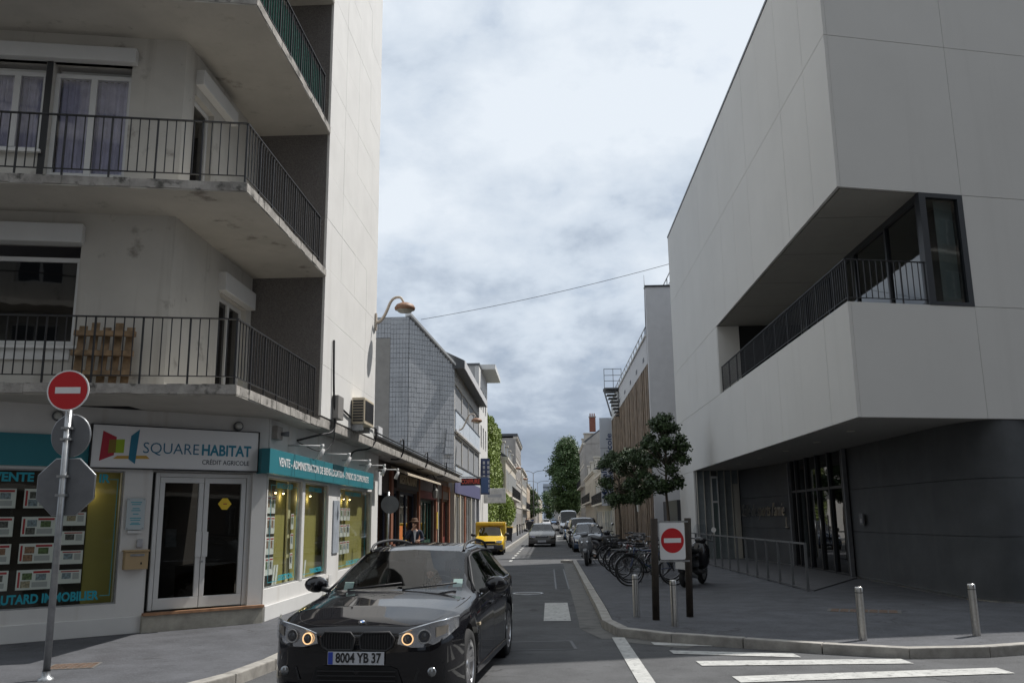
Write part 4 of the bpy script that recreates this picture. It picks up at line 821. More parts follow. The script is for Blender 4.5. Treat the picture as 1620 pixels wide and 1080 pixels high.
# hanging sign: HAIRDRESSER
hs = T('hairdresser_sign', 'dark projecting sign with red lettering past the end of the canopy', 'sign', (-4.3, 43.6, 3.3))
mb = MB(); mb.box(-4.42, -3.42, 43.55, 43.65, 3.33, 3.68); mb.build('board', M_black, hs); text('lettering', 'COIFFURE', mat('letter_red', (.62, .10, .07), .5), .3, M4((-3.93, 43.545, 3.505), (1, 0, 0), UP), hs, .01, .01, width=.92)
mb = MB(); mb.box(-3.40, -3.05, 43.56, 43.64, 2.95, 3.72); bb = mb.build('blue_panel', mat('sign_blue', (.07, .12, .25), .5), hs); mb = MB(); mb.tube([(-4.62, 43.6, 3.74), (-3.1, 43.6, 3.74)], .02, 6); mb.build('bracket', M_black, hs)
# ------------------------------------------------------------------ tiled building
tb = T('tiled_building', 'three-storey building with pale tiled gable, banded windows and sloping roof edge', 'building', (-7, 50, 0))
TA, TB_, TC = (-4.65, 42.7), (-6.65, 40.9), (-8.6, 40.9)
M_tgl = mat('glazed_tile', (.45, .465, .49), .35, var=.10, vscale=1.6, streak=((.29, .30, .31), 2.5, .58)); M_grout = mat('grout', (.25, .26, .275), .9)
mb = MB(); mb.prism([(TA[0]-.05, TA[1]+.05), (TB_[0], TB_[1]+.06), (-9.2, TB_[1]+.06), (-9.2, 58), (TA[0]-.05, 58)], 3.0, 9.15); mb.build('core', M_grout, tb)
mb = MB(); mb.extr([(TB_[0], TB_[1]+.05, 9.16), (TB_[0], TB_[1]+.05, 11.35), (TA[0]-.1, TA[1]+.06, 9.16)], (-.02, .08, 0)); mb.build('gable_top', M_grout, tb)
mb = MB(); mb.extr([(TB_[0]-.02, TB_[1]+.1, 11.35), (-9.2, TB_[1]+.1, 11.35), (-9.2, TB_[1]+.1, 9.1), (TB_[0]-.02, TB_[1]+.1, 9.1)], (0, 16, 0)); mb.build('attic', M_grout, tb)
def tiles(fr, a0, a1, z0, ztop, cut=None, tw_=.2, th_=.42):
    mb = MB(); a = a0
    while a < a1-.05:
        z = z0; b = min(a+tw_, a1)
        while z < ztop((a+b)/2)-.06:
            z2 = min(z+th_, ztop((a+b)/2))
            if not (cut and cut(a, z)):
                d = .02+random.uniform(-.003, .004); fr.box(mb, a+.006, b-.006, 0, d, z+.008, z2-.008)
            z += th_
        a += tw_
    return S(mb.build('wall_tiles', M_tgl, tb), kind='stuff')
L1 = (Vector(TA)-Vector(TB_)).length; an = math.atan2(TA[1]-TB_[1], TA[0]-TB_[0]); g1 = Fr(TB_, an); g0 = Fr((TC[0]-.5, TB_[1]), 0)
tiles(g1, 0, L1, 3.9, lambda a: 11.3-a/L1*2.15, tw_=.15, th_=.235); tiles(g0, 1.55, 2.44, 3.9, lambda a: 11.3, tw_=.15, th_=.235); tiles(g0, 0.2, 1.55, 10.3, lambda a: 11.3, tw_=.15, th_=.235)
mb = MB(); g0.box(mb, 0, 1.54, 0, .01, 3.9, 10.29); mb.build('render_patch', mat('render_grey', (.33, .315, .295), .9, var=.08), tb)
mb = MB(); a, b = Vector((*TB_, 11.4)), Vector((TA[0], TA[1], 9.2)); mb.obox((a+b)/2+Vector((-.05, .1, .03)), (b-a)/2*1.03, Vector((-.4, .45, 0))*.4, UP*.06); mb.build('verge', M_white_paint, tb)
ff = Fr((-4.65, 42.7), math.pi/2)
mb = MB(); mb.extr([(-4.15, 42.6, 9.05), (-4.15, 42.6, 9.45), (-9.2, 42.6, 11.9), (-9.2, 42.6, 11.4), (-4.9, 42.6, 9.05)], (0, 15.6, 0)); mb.build('roof', mat('slate_roof', (.09, .095, .10), .7, var=.2), tb)
mb = MB(); mb.box(-4.14, -4.10, 42.55, 58.2, 9.02, 9.42); mb.build('gutter', M_wh, tb)
H_ = []
bays = [(.35, 3.9), (4.1, 7.7), (7.9, 11.4), (11.6, 15.1)]
for a0, a1 in bays: H_ += [(a0, a1, 7.05, 8.35), (a0, a1, 4.35, 5.75)]
mb = MB(); wall_holes(mb, ff, 0, 15.3, 3.75, 9.1, -.2, 0, H_); mb.build('front_wall', mat('front_grey', (.42, .41, .39), .85, var=.08), tb)
for a0, a1 in bays:
    for z0, z1 in ((7.05, 8.35), (4.35, 5.75)):
        window(ff, a0, a1, z0, z1, tb, 3, gm=G_home, d=-.14)
        mb = MB(); ff.box(mb, a0-.05, a1+.05, .003, .05, z0-1.0, z0-.06); mb.build('spandrel_panel', mat('spandrel_pale', (.55, .60, .66), .4), tb, bevel=.01)
        mb = MB(); ff.box(mb, a0-.08, a1+.08, .003, .09, z0-.05, z0+.01); mb.build('sill', M_steel, tb)
mb = MB(); ff.box(mb, -.05, 15.3, .051, .12, 6.0-.07, 6.04); mb.build('string_course', M_wh, tb)
mb = MB(); mb.extr([(-4.62, 42.68, 6.1), (-4.1, 42.45, 5.9), (-4.1, 42.45, 4.6), (-4.62, 42.68, 4.4)], (0, -.1, 0)) if 0 else mb.extr([(-4.74, 42.5, 6.15), (-4.74, 42.5, 4.75), (-5.12, 42.15, 4.75), (-4.98, 42.28, 6.0)], (.08, -.09, 0)); fin_ = mb.build('tiled_fin', M_grout, tb)
for r in range(4):
    for c in range(3):
        w_ = .50-.035*r; k0, k1 = c/3, (c+1)/3; e2 = Vector((-.735, -.678, 0)); o2 = Vector((-4.655, 42.405, 4.78+.33*r)); mb = MB(); mb.obox(o2+e2*w_*(k0+k1)/2+UP*.16, e2*w_*.155, Vector((.678, -.735, 0))*.012, UP*.15); mb.build('fin_tile', M_tgl, fin_)
mb = MB(); ff.box(mb, 0, 15.3, -.3, -.25, 0, 3.7); mb.build('ground_back', M_navy, tb)
for a0, a1, m_ in ((.0, .5, M_fin), (2.6, 3.1, M_fin), (5.2, 5.9, M_rst), (9.0, 9.5, M_fin), (12, 12.5, M_wh), (14.8, 15.3, M_wh)): mb = MB(); ff.box(mb, a0, a1, -.2, .02, 0, 3.74); mb.build('pier', m_, tb)
for a0, a1, m_ in ((.55, 2.55, G_dark), (3.15, 5.15, G_home), (5.95, 8.95, G_dark), (9.55, 11.95, G_home)): window(ff, a0, a1, .3, 2.9, tb, 2, gm=m_, fm=M_pvc, d=-.1, name='shop_window')
mb = MB(); ff.box(mb, .0, 15.3, .003, .06, 2.95, 3.7); mb.build('shop_fascia', mat('fascia_violet', (.10, .10, .2), .6), tb)
# ------------------------------------------------------------------ white block with roof slab, ivy wall
wb = T('white_block', 'white four-storey building with a flat roof slab jutting over the street', 'building', (-6.5, 61, 0))
mb = MB(); f4 = Fr((-4.65, 58.1), math.pi/2); wh = [(a, a+1.0, z, z+1.5) for a in (1.2, 3.2, 5.4) for z in (3.9, 6.5, 9.1)]
wall_holes(mb, f4, 0, 7.8, 0, 11.9, -.3, 0, wh); mb.build('wall', M_white, wb); mb = MB(); mb.box(-9.2, -4.96, 58.1, 65.9, 0, 11.9); mb.build('side_wall', mat('side_grey', (.40, .395, .385), .9, var=.06), wb)
for a0, a1, z0, z1 in wh: window(f4, a0, a1, z0, z1, wb, 1, gm=G_dark, d=-.15)
mb = MB(); mb.box(-9.3, -3.65, 59.8, 66.2, 11.91, 12.25); mb.build('roof_slab', M_white_paint, wb); mb = MB(); mb.box(-9.25, -4.6, 58.05, 59.79, 11.91, 12.05); mb.build('parapet', M_signback, wb)
bs = T('blue_sign', 'tall blue vertical sign with white lettering on the white block', 'sign', (-4.4, 60, 4)); mb = MB(); mb.box(-4.64, -4.05, 59.2, 59.3, 3.3, 5.7); mb.build('panel', mat('vert_blue', (.028, .045, .12), .5), bs)
for k in range(7):
    for x in (-4.5, -4.2): mb = MB(); mb.box(x, x+.14, 59.19, 59.199, 3.45+k*.31, 3.65+k*.31); mb.build('letter_mark', M_printg, bs)
ws = T('white_hanging_sign', 'pale oval hanging sign below the blue sign', 'sign', (-3.9, 61, 2.9)); mb = MB(); mb.box(-4.6, -3.05, 60.9, 61, 2.75, 3.75); mb.build('panel', mat('hang_pale', (.62, .61, .58), .6, var=.2, vscale=4), ws, bevel=.04); mb = MB(); mb.box(-4.3, -3.35, 60.885, 60.899, 3.15, 3.35); mb.build('letter_band', M_printg, ws)
iw = T('ivy_wall', 'garden wall house front completely covered in bright green ivy', 'ivy', (-4.8, 73, 0))
mb = MB(); mb.box(-9, -4.9, 66.2, 81, 0, 9.2); mb.build('wall', mat('ivy_stone', (.2, .19, .17), .9), iw)
M_leafI = mat('ivy_leaf', (.17, .23, .03), .6, var=.5, vscale=6); M_leafT = mat('tree_leaf', (.035, .062, .018), .55, var=.5, vscale=5); M_leafP = mat('plane_leaf', (.055, .10, .028), .55, var=.5, vscale=2.5)
def leaves(name, C, R, size, material, parent, flat=None):
    """C: n x 3 leaf centres; R: outward direction per leaf; each leaf a folded quad"""
    n = len(C); d = rng.normal(size=(n, 3)); d += R*1.1; d /= np.linalg.norm(d, axis=1)[:, None]
    u = np.cross(d, rng.normal(size=(n, 3))); u /= np.linalg.norm(u, axis=1)[:, None]; v = np.cross(d, u); s = size*(.6+.8*rng.random((n, 1)))
    V = np.stack([C-u*s*.5, C-v*s*.32, C+u*s*.5+d*s*.1, C+v*s*.32], 1).reshape(-1, 3)
    me = bpy.data.meshes.new(name); b = np.array(WL[parent.name]); me.from_pydata((V-b).tolist(), [], np.arange(4*n).reshape(n, 4).tolist()); me.materials.append(material); return link(name, me, parent)
n = 32000; y = 66.1+15.2*rng.random(n); z = 9.6*rng.random(n)**.9; x = -4.85+.35*rng.random(n)+.25*np.sin(y*1.3)*np.sin(z*.9)
k = rng.random(n) < .25; y[k] = 66.0+.1*rng.random(k.sum()); x[k] = -4.9-.0*x[k]+.9*(rng.random(k.sum())-.7)
kk = rng.random(n) < .22; yy = 74+7*rng.random(kk.sum()); y[kk] = yy; z[kk] = 4.6*rng.random(kk.sum()); x[kk] = -4.6+1.5*rng.random(kk.sum())*np.sin(np.clip(z[kk]/4.6, 0, 1)*math.pi)
leaves('foliage', np.stack([x, y, z], 1), np.tile([1., -.3, .3], (n, 1)), .19, M_leafI, iw)
mb = MB(); mb.tube([(-4.85, 75, 0), (-4.8, 75.2, 2), (-4.85, 74.6, 5), (-4.86, 75, 8)], [.12, .09, .06, .03], 7); mb.build('stem', mat('bark', (.075, .058, .043), .9, var=.3, vscale=12, bump=.5), iw)
# ------------------------------------------------------------------ houses down the street
M_slate = mat('slate', (.075, .08, .088), .65, var=.25, vscale=2.5, bump=.2, bscale=12); M_brick = mat('chimney_brick', (.20, .075, .05), .85, var=.3, vscale=6)
M_stoneA = mat('tuffeau', (.50, .45, .37), .9, var=.1, vscale=1.2, streak=((.33, .29, .24), 2., .57)); M_stoneB = mat('pale_stone', (.58, .54, .47), .9, var=.1, vscale=1.2, streak=((.40, .37, .32), 2., .57)); M_stoneC = mat('grey_render', (.33, .31, .29), .9, var=.12, vscale=1.1, streak=((.22, .2, .19), 2., .57)); M_stoneD = mat('warm_render', (.50, .40, .30), .9, var=.1)
WALLM = {'A': M_stoneA, 'B': M_stoneB, 'C': M_stoneC, 'D': M_stoneD}
M_shut = mat('white_shutter', (.52, .53, .53), .7)
def house(label, side, x, y0, y1, eave, roof, wm, nb, floors, ridge=3.2, dorm=0, balcony=None, chim=(), shutters=False, depth=9):
    """terraced house: side=-1 left / +1 right of the street; x = street front"""
    t = T('house', label, 'house', (x+side*depth/2, (y0+y1)/2, 0)); ang = math.pi/2
    fr = Fr((x, y0), ang, 1 if side < 0 else -1); L = y1-y0; fh = (eave-.4)/floors; holes = []; wd = min(1.05, L/nb*.5)
    for i in range(nb):
        c = L*(i+.5)/nb
        for k in range(floors):
            z0 = fh*k+(1.0 if k else .9); door = (k == 0 and i == nb//2); holes.append((c-wd/2, c+wd/2, .15 if door else z0, fh*k+fh*.84, door))
    mb = MB(); wall_holes(mb, fr, 0, L, 0, eave, -.3, 0, [h[:4] for h in holes]); mb.build('wall', WALLM[wm], t)
    mb = MB(); X0, X1 = sorted((x+side*.31, x+side*depth)); mb.box(X0, X1, y0, y1, 0, eave-.01); mb.build('side_wall', WALLM['C' if wm == 'C' else wm], t)
    for a0, a1, z0, z1, door in holes:
        w = window(fr, a0, a1, z0, z1, t, 2 if not door else 1, gm=G_dark, d=-.2, name='door' if door else 'window')
        if not door: m2 = MB(); fr.box(m2, a0-.08, a1+.08, .002, .1, z0-.1, z0-.01); m2.build('sill', M_stoneB, w)
        if shutters and not door:
            for s in (-1, 1):
                q = a0-.04 if s < 0 else a1+.04; m2 = MB(); fr.box(m2, q-(.42 if s < 0 else 0), q+(.42 if s > 0 else 0), .003, .045, z0, z1); m2.build('shutter', M_shut, w)
    for k in range(1, floors): m2 = MB(); fr.box(m2, 0, L, .002, .06, fh*k+.25, fh*k+.42); m2.build('string_course', M_stoneB, t)
    m2 = MB(); fr.box(m2, -.02, L+.02, -.3, .22, eave, eave+.18); fr.box(m2, -.02, L+.02, -.3, .12, eave-.16, eave-.001); m2.build('cornice', M_stoneB, t)
    xr = x+side*.0; xm = x+side*depth/2; xe = x+side*depth
    if roof == 'pitched':
        m2 = MB(); m2.extr([(x-side*.18, y0-.02, eave+.185), (xm, y0-.02, eave+ridge), (xe, y0-.02, eave+.185)], (0, L+.04, 0)); m2.build('roof', M_slate, t)
        m2 = MB(); m2.extr([(x+side*.05, y0-.05, eave), (xm, y0-.05, eave+ridge-.1), (xe, y0-.05, eave)], (0, .029, 0)); m2.build('gable', WALLM[wm], t)
    else:
        m2 = MB(); m2.box(min(x-side*.25, xe), max(x-side*.25, xe), y0-.1, y1+.1, eave+.181, eave+.5); m2.build('roof', M_slate if roof == 'flat' else M_wh, t)
    sl2 = ridge/(depth/2)
    for k in range(dorm):
        a = L*(k+.5)/dorm; m2 = MB(); fr.box(m2, a-.6, a+.6, -1.9, -.25, eave+.2, eave+1.75); fr.box(m2, a-.75, a+.75, -2.1, -.15, eave+1.76, eave+1.9); d_ = m2.build('dormer', M_stoneB, t); m2 = MB(); fr.box(m2, a-.36, a+.36, -.249, -.235, eave+.5, eave+1.6); m2.build('pane', G_dark, d_)
    if balcony:
        z = fh*balcony+.3; m2 = MB(); fr.box(m2, .6, L-.6, .0, .6, z-.16, z); bl_ = m2.build('balcony', M_stoneB, t); m2 = MB(); fr.box(m2, .6, L-.6, .56, .6, z+.92, z+.96)
        a = .6
        while a < L-.6: fr.box(m2, a, a+.03, .57, .59, z, z+.92); a += .16
        S(m2.build('balcony_rail', M_black, bl_), kind='stuff')
    for cy, cx_, h in chim:
        m2 = MB(); zb = eave+ridge*.5; m2.box(x+side*cx_-.45, x+side*cx_+.45, y0+cy-.35, y0+cy+.35, zb, eave+h); c_ = m2.build('chimney', M_brick, t); m2 = MB(); m2.box(x+side*cx_-.52, x+side*cx_+.52, y0+cy-.42, y0+cy+.42, eave+h, eave+h+.15); m2.build('chimney_cap', M_stoneC, c_)
        for k in range(3): m2 = MB(); m2.lathe([(.1, eave+h+.15), (.08, eave+h+.6)], 8, (x+side*cx_-.3+.3*k, y0+cy, 0)); m2.build('chimney_pot', M_brick, c_)
    return t
house('cream stone house with dormers and iron balcony just past the ivy', -1, -4.1, 82, 106, 7.2, 'pitched', 'A', 8, 2, 3.6, 4, 1, ((1.0, 4.5, 5.2),), True)
house('tall flat-roofed grey house with projecting cornice behind the dormered house', -1, -4.1, 107, 126, 11.4, 'flat', 'C', 6, 4, 2, chim=())
house('white shuttered house next to the tall flat-roofed house', -1, -4.0, 127, 150, 8.6, 'pitched', 'B', 7, 3, 2.5, 0, 1, ((2, 4.5, 3.6),), True)
house('warm ochre house with steep dark slate gable further down the street', -1, -4.0, 152, 176, 7.4, 'pitched', 'D', 7, 2, 4.2, 2, None, ((1, 4.5, 5),))
house('pale low house with slate roof and plain front beyond the ochre house', -1, -3.9, 178, 220, 6.8, 'pitched', 'B', 9, 2, 3.2, 3)
house('long grey rendered house before the last bend on the dormered side', -1, -3.8, 222, 300, 8.2, 'pitched', 'C', 14, 3, 3.0)
house('pale terrace closing the view on the ivy side', -1, -3.8, 302, 420, 8.8, 'pitched', 'A', 18, 3, 3.0)
house('white house with slate roof directly behind the vertical office sign', 1, 5.1, 73, 98, 5.8, 'pitched', 'B', 7, 2, 3.0, 2, 1, (), True)
house('pale stone house with iron balcony next to the tall grey gable', 1, 5.0, 99, 126, 6.8, 'pitched', 'A', 7, 2, 2.8, 3, 1)
house('tall grey-gabled house with a red brick chimney', 1, 5.0, 127, 145, 12.2, 'pitched', 'C', 5, 4, 3.6, 2, 2, ((1.0, 1.4, 3.9),))
house('cream rendered house beyond the big tree', 1, 5.2, 160, 215, 6.2, 'pitched', 'B', 10, 2, 3.)
house('long warm terrace closing the view behind the parked vans', 1, 5.4, 217, 420, 7.6, 'pitched', 'D', 24, 3, 3.)
mb = MB(); mb.box(4.9, 5.25, 145.2, 159.8, 0, 2.6); S(mb.build('garden_wall', M_stoneA), 'stone garden wall under the big tree between houses', 'wall')
ft = T('apartment_tower', 'pale blue-grey apartment tower block far down the street', 'building', (2.5, 640, 0))
M_far = mat('tower_blue_grey', (.34, .37, .41), .9); mb = MB(); mb.box(-5, 9, 640, 655, 0, 26); mb.build('wall', M_far, ft)
for k in range(8):
    mb = MB(); mb.box(-5.05, 9.05, 639.9, 639.99, 2+k*3, 3.2+k*3); mb.build('window_band', mat('far_glass', (.12, .14, .17), .4), ft)
fh_ = T('far_house', 'grey slate-roofed house at the far end of the street', 'house', (4, 520, 0)); mb = MB(); mb.box(2, 16, 520, 532, 0, 8); mb.build('wall', M_stoneC, fh_); mb = MB(); mb.extr([(1.5, 519.5, 8.01), (9, 519.5, 13), (16.5, 519.5, 8.01)], (0, 13, 0)); mb.build('roof', M_slate, fh_)
# ------------------------------------------------------------------ trees
M_bark = MATS['bark']
def tree(label, x, y, H, cb, rx, rz_, nl, leaf, m_, trunk=.06, nclump=26, seed=1, group=None, name='street_tree', z0=ZW, cover=1., pyramid=0.):
    r = np.random.default_rng(seed); rd = random.Random(seed); t = T(name, label, 'tree', (x, y, z0), group); cz = z0+(cb+H)/2
    mb = MB(); P = [(x, y, z0-.05), (x+.02, y, z0+cb*.6), (x-.02, y+.02, z0+cb), (x+.03, y, z0+cb+(H-cb)*.5), (x, y, z0+cb+(H-cb)*.85)]; mb.tube(P, [trunk*1.25, trunk, trunk*.9, trunk*.55, trunk*.15], 9); mb.build('trunk', M_bark, t)
    cl = []
    for k in range(nclump):
        f = rd.random()**.75; a = rd.uniform(0, 2*math.pi); h = rd.uniform(-1, 1); wdt = math.sqrt(max(0, 1-h*h))*(1-pyramid*max(h, 0)); rr_ = (.45+.55*f)
        cl.append((x+rx*wdt*rr_*math.cos(a), y+rx*wdt*rr_*math.sin(a), cz+(H-cb)/2*.92*h))
    lm = MB()
    for k, c in enumerate(cl):
        f = min(.95, max(0.02, (c[2]-z0-cb)/(H-cb)*.75)); base = Vector((x, y, z0+cb+(H-cb)*f*.85-.1)); mid = base.lerp(Vector(c), .55)+Vector((0, 0, -.04*(H-cb)))
        lm.tube([base, mid, Vector(c)], [trunk*.42, trunk*.25, trunk*.08], 5, caps=False)
    lm.build('limbs', M_bark, t)
    C = np.array(cl)[r.integers(0, len(cl), nl)]; sz = rx*rz_*(.6+.8*r.random((nl, 1))); o = r.normal(size=(nl, 3)); o /= np.linalg.norm(o, axis=1)[:, None]; o *= (r.random((nl, 1))**.45)*sz; o[:, 2] *= .75
    leaves('crown', C+o, o/np.maximum(np.linalg.norm(o, axis=1)[:, None], 1e-6)+np.array([0, 0, .5]), leaf, m_, t); return t
tree('young street tree with an airy dark crown behind the no-entry panel', 4.0, 30.5, 5.05, 2.4, .74, .34, 9500, .105, M_leafT, .05, 40, 3)
tree('young street tree with dense dark crown in front of the timber slats', 3.55, 37.0, 4.45, 2.2, .80, .36, 9500, .10, M_leafT, .05, 34, 5)
tree('smaller street tree furthest along the bicycle stands', 3.30, 42.5, 4.9, 2.1, .95, .36, 9500, .11, M_leafT, .05, 34, 9)
tree('huge bright green plane tree towering over the parked vans', 3.0, 150, 15.0, 2.0, 2.7, .50, 42000, .30, M_leafP, .35, 95, 11, name='plane_tree', pyramid=.25)
tree('bushy green tree between far houses on the dormered side', -3.6, 176, 7, 1.5, 2.0, .45, 2500, .4, M_leafP, .15, 18, 13, name='plane_tree')
tree('far green tree in front of the apartment tower', -1.5, 420, 13, 2, 4.5, .5, 2500, .8, M_leafP, .3, 18, 17, name='plane_tree')
# ------------------------------------------------------------------ overhead wire
P = [Vector((-6.1, 41, 11.2)).lerp(Vector((5.54, 37.9, 12.8)), k/24)+UP*(-.16*4*(k/24)*(1-k/24)) for k in range(25)]
mb = MB(); mb.tube(P, .012, 5); S(mb.build('overhead_wire', M_black), 'thin overhead wire spanning the street between tiled building and sports hall', 'wire')

# ------------------------------------------------------------------ unseen blocks across the junction, added for reflections and to cut sky light
def block(label, x0, x1, y0, y1, H, m_, curved=False):
    t = T('unseen_block', label, 'building', ((x0+x1)/2, (y0+y1)/2, 0)); fr = Fr((x0, y1), 0, -1); L = x1-x0; holes = []
    n = int(L/3.2); fl = int(H/3)
    for i in range(n):
        for k in range(fl): c = L*(i+.5)/n; holes.append((c-.75, c+.75, 3*k+.9, 3*k+2.5))
    mb = MB(); wall_holes(mb, fr, 0, L, 0, H, -.3, 0, holes); mb.build('wall', m_, t); mb = MB(); mb.box(x0, x1, y0, y1-.9, 0, H); mb.build('core', M_stoneC, t)
    for h in holes: window(fr, *h, t, 2, gm=G_dark, d=-.2)
    for k in range(1, fl): mb = MB(); fr.box(mb, .5, L-.5, .002, 1.1, 3*k-.1, 3*k+.08); b_ = mb.build('balcony', M_soff, t); mb = MB(); fr.box(mb, .5, L-.5, 1.05, 1.1, 3*k+.95, 3*k+1.0); mb.build('balcony_rail', M_black, b_)
    mb = MB(); mb.box(x0-.3, x1+.3, y0-.3, y1+.3, H+.001, H+.4); mb.build('roof', M_slate, t)
block('cream balconied apartment block across the junction, added out of view for shop-glass reflections and to cut sky light', -34, -6, -24, -6.5, 20, M_cream)
block('brown brick balconied apartment block across the junction, added out of view and heightened to shade the hall end', 5.0, 36, -22, -3.2, 30, mat('low_bounce_brick', (.15, .115, .095), .9, var=.25, vscale=3))  # height and dark brick set to dim the hall's end face
# ------------------------------------------------------------------ cars
def car_paint(name, col, metal=.0): return mat(name, col, .6, metal=metal, coat=1., spec=.02, var=.04, vscale=1.)
G_car = glass('car_glass', (.62, .66, .68), .8, ior=1.5); G_carS = glass('car_side_glass', (.2, .22, .23), .45)
M_tyre = mat('tyre', (.018, .018, .019), .85, bump=.2, bscale=60); M_rim = mat('alloy', (.55, .55, .56), .3, metal=.9); M_plast = mat('black_plastic', (.02, .02, .022), .6); M_chrome = mat('chrome', (.75, .75, .76), .12, metal=1.)
M_lamp = mat('lamp_clear', (.55, .57, .6), .08, metal=.75, coat=1.); M_amber = mat('angel_eye', (1., .62, .3), .4, emit=1.3); M_int = mat('car_interior', (.025, .025, .028), .85); M_plate = mat('number_plate', (.50, .52, .56), .5)
G_lamp = glass('lamp_cover', (.9, .92, .95), .9)
def interp(tab, x):
    tab = sorted(tab); xs = [t[0] for t in tab]
    if x <= xs[0]: return tab[0][1]
    for (a, va), (b, vb) in zip(tab, tab[1:]):
        if x <= b:
            u = (x-a)/(b-a); return va+(vb-va)*u
    return tab[-1][1]
def make_car(name, label, P, paint, loc, head, plate=None, group=None, detail=1, rails=False, rimspokes=5, driver=False, bull=None):
    """lofted car: P holds the profile tables (x forward); head = heading angle"""
    t = T(name, label, P.get('cat', 'car'), loc, group, rz=head, local=True)
    xf, xb = P['zt'][0][0], P['zt'][-1][0]; ax = P['ax']; R = P['R']; ra = R+.055
    st = set(np.linspace(xb, xf, 34 if detail else 22).round(4).tolist()) | {p[0] for k in ('zt', 'zb', 'hw') for p in P[k]} | {c for c in P['cut']}
    for a in ax: st |= {round(a+ra*math.cos(q), 4) for q in np.linspace(0, math.pi, 13 if detail else 9)}
    st = sorted(st, reverse=True); xs = [st[0]]
    for s_ in st[1:]:
        if xs[-1]-s_ > .012: xs.append(s_)
    cowl, rfront, rrear, tail = P['glass']                           # windscreen foot, roof front, roof rear, rear-glass foot
    rows = []
    for x in xs:
        zt, zb, hw, zl, hr = (interp(P[k], x) for k in ('zt', 'zb', 'hw', 'zl', 'hr'))
        zarch = 0
        for a in ax:
            if abs(x-a) < ra: zarch = max(zarch, R+math.sqrt(max(0, ra*ra-(x-a)**2)))
        z0 = max(zl, zarch); zb = max(zb, z0+.12); m1 = max(z0+.05, zl+(zb-zl)*.38); m2 = max(m1+.03, zl+(zb-zl)*.68)
        m1 = min(m1, zb-.08); m2 = min(max(m2, m1+.02), zb-.04)
        gh = max(0., zt-zb); g = min(1., gh/.30) if tail < x < cowl+.02 else 0.
        hwg = hr if g >= 1 else hr*g+hw*.80*(1-g); zs = zb+gh*(.80 if g > .05 else .55)
        sec = [(hw*.93, z0), (hw*.985, z0+.035), (hw, m1), (hw*.992, m2), (hw*.975, zb-.025), (hw*.945, zb)]
        if g > .05:
            w0 = hw*.925; sec += [(w0, zb+.02), (w0+(hwg-w0)*.5, zb+(zs-zb)*.5), (hwg, zs), (hwg*.95, zs+(zt-zs)*.45), (hwg*.84, zs+(zt-zs)*.78), (hwg*.45, zt-.012), (0, zt)]
        else: sec += [(hw*.90, zb+gh*.25), (hw*.84, zb+gh*.42), (hw*.76, zb+gh*.56), (hw*.66, zb+gh*.68), (hw*.54, zb+gh*.80), (hw*.28, zb+gh*.96), (0, zt)]
        rows.append(sec)
    m_ = len(rows[0]); body = MB(); gl = {'windscreen': MB(), 'rear_window': MB(), 'side_window': []}
    V = {}
    def pt(i, j, s): y, z = rows[i][j]; return Vector((xs[i], y*s, z))
    pil = P['pillars']; side = {}
    for s in (1, -1):
        for i in range(len(xs)-1):
            xm = (xs[i]+xs[i+1])/2
            for j in range(m_-1):
                q = [pt(i, j, s), pt(i+1, j, s), pt(i+1, j+1, s), pt(i, j+1, s)]
                if s < 0: q = q[::-1]
                kind = None
                if 9 <= j <= 11 and rfront < xm < cowl: kind = 'windscreen'
                elif 9 <= j and tail < xm < rrear and P.get('rg', 1): kind = 'rear_window'
                elif 6 <= j <= 7:
                    for k, (a, b) in enumerate(pil):
                        if b < xm < a: kind = ('side', s, k)
                if kind == 'windscreen' or (kind is None and j == 9 and rfront < xm < cowl and False): gl['windscreen'].add(q, [(0, 1, 2, 3)], True)
                elif kind == 'rear_window': gl['rear_window'].add(q, [(0, 1, 2, 3)], True)
                elif isinstance(kind, tuple): side.setdefault(kind[1:], MB()).add(q, [(0, 1, 2, 3)], True)
                else: body.add(q, [(0, 1, 2, 3)], True)
    for i in (0, len(xs)-1):
        q = [pt(i, j, 1) for j in range(m_)]+[pt(i, j, -1) for j in range(m_-2, -1, -1)]; body.add(q, [tuple(range(len(q)))], False)
    def bld(mb, nm, material, par=t, weld=True):
        me = mb.mesh(nm, material)
        if weld:
            bm = bmesh.new(); bm.from_mesh(me); bmesh.ops.remove_doubles(bm, verts=bm.verts, dist=.0006); bmesh.ops.recalc_face_normals(bm, faces=bm.faces)
            for f in bm.faces: f.smooth = True
            bm.to_mesh(me); bm.free()
        return link(nm, me, par)
    b_ = bld(body, 'body', paint); 
    if detail:
        md = b_.modifiers.new('edge', 'EDGE_SPLIT'); md.split_angle = math.radians(48)
    if gl['windscreen'].v: bld(gl['windscreen'], 'windscreen', G_car)
    if gl['rear_window'].v: bld(gl['rear_window'], 'rear_window', G_carS)
    for k, v in side.items(): bld(v, 'side_window', G_carS)
    mid = lambda k: interp(P[k], 0)
    # floor pan, wheel wells, seats, dashboard
    mb = MB(); W_ = interp(P['hw'], ax[1]); mb.box(xb+.12, xf-.25, -W_*.9, W_*.9, mid('zl')+.02, mid('zl')+.06); mb.build('underbody', M_plast, t)
    for a in ax:
        for s in (-1, 1): mb = MB(); mb.lathe([(ra-.01, s*(W_-.30)), (ra-.004, s*(W_-.035))], 20, (a, 0, R), 'y'); mb.quad(*[(a+(ra-.01)*math.cos(q), s*(W_-.30), R+(ra-.01)*math.sin(q)) for q in np.linspace(0, 2*math.pi, 17)[:-1]]); mb.build('wheel_well', M_dark, t)
    zb0 = interp(P['zb'], cowl-.3)
    mb = MB(); mb.box(cowl-.62, cowl-.12, -W_*.8, W_*.8, zb0-.32, zb0-.03); mb.build('dashboard', M_int, t, bevel=.04)
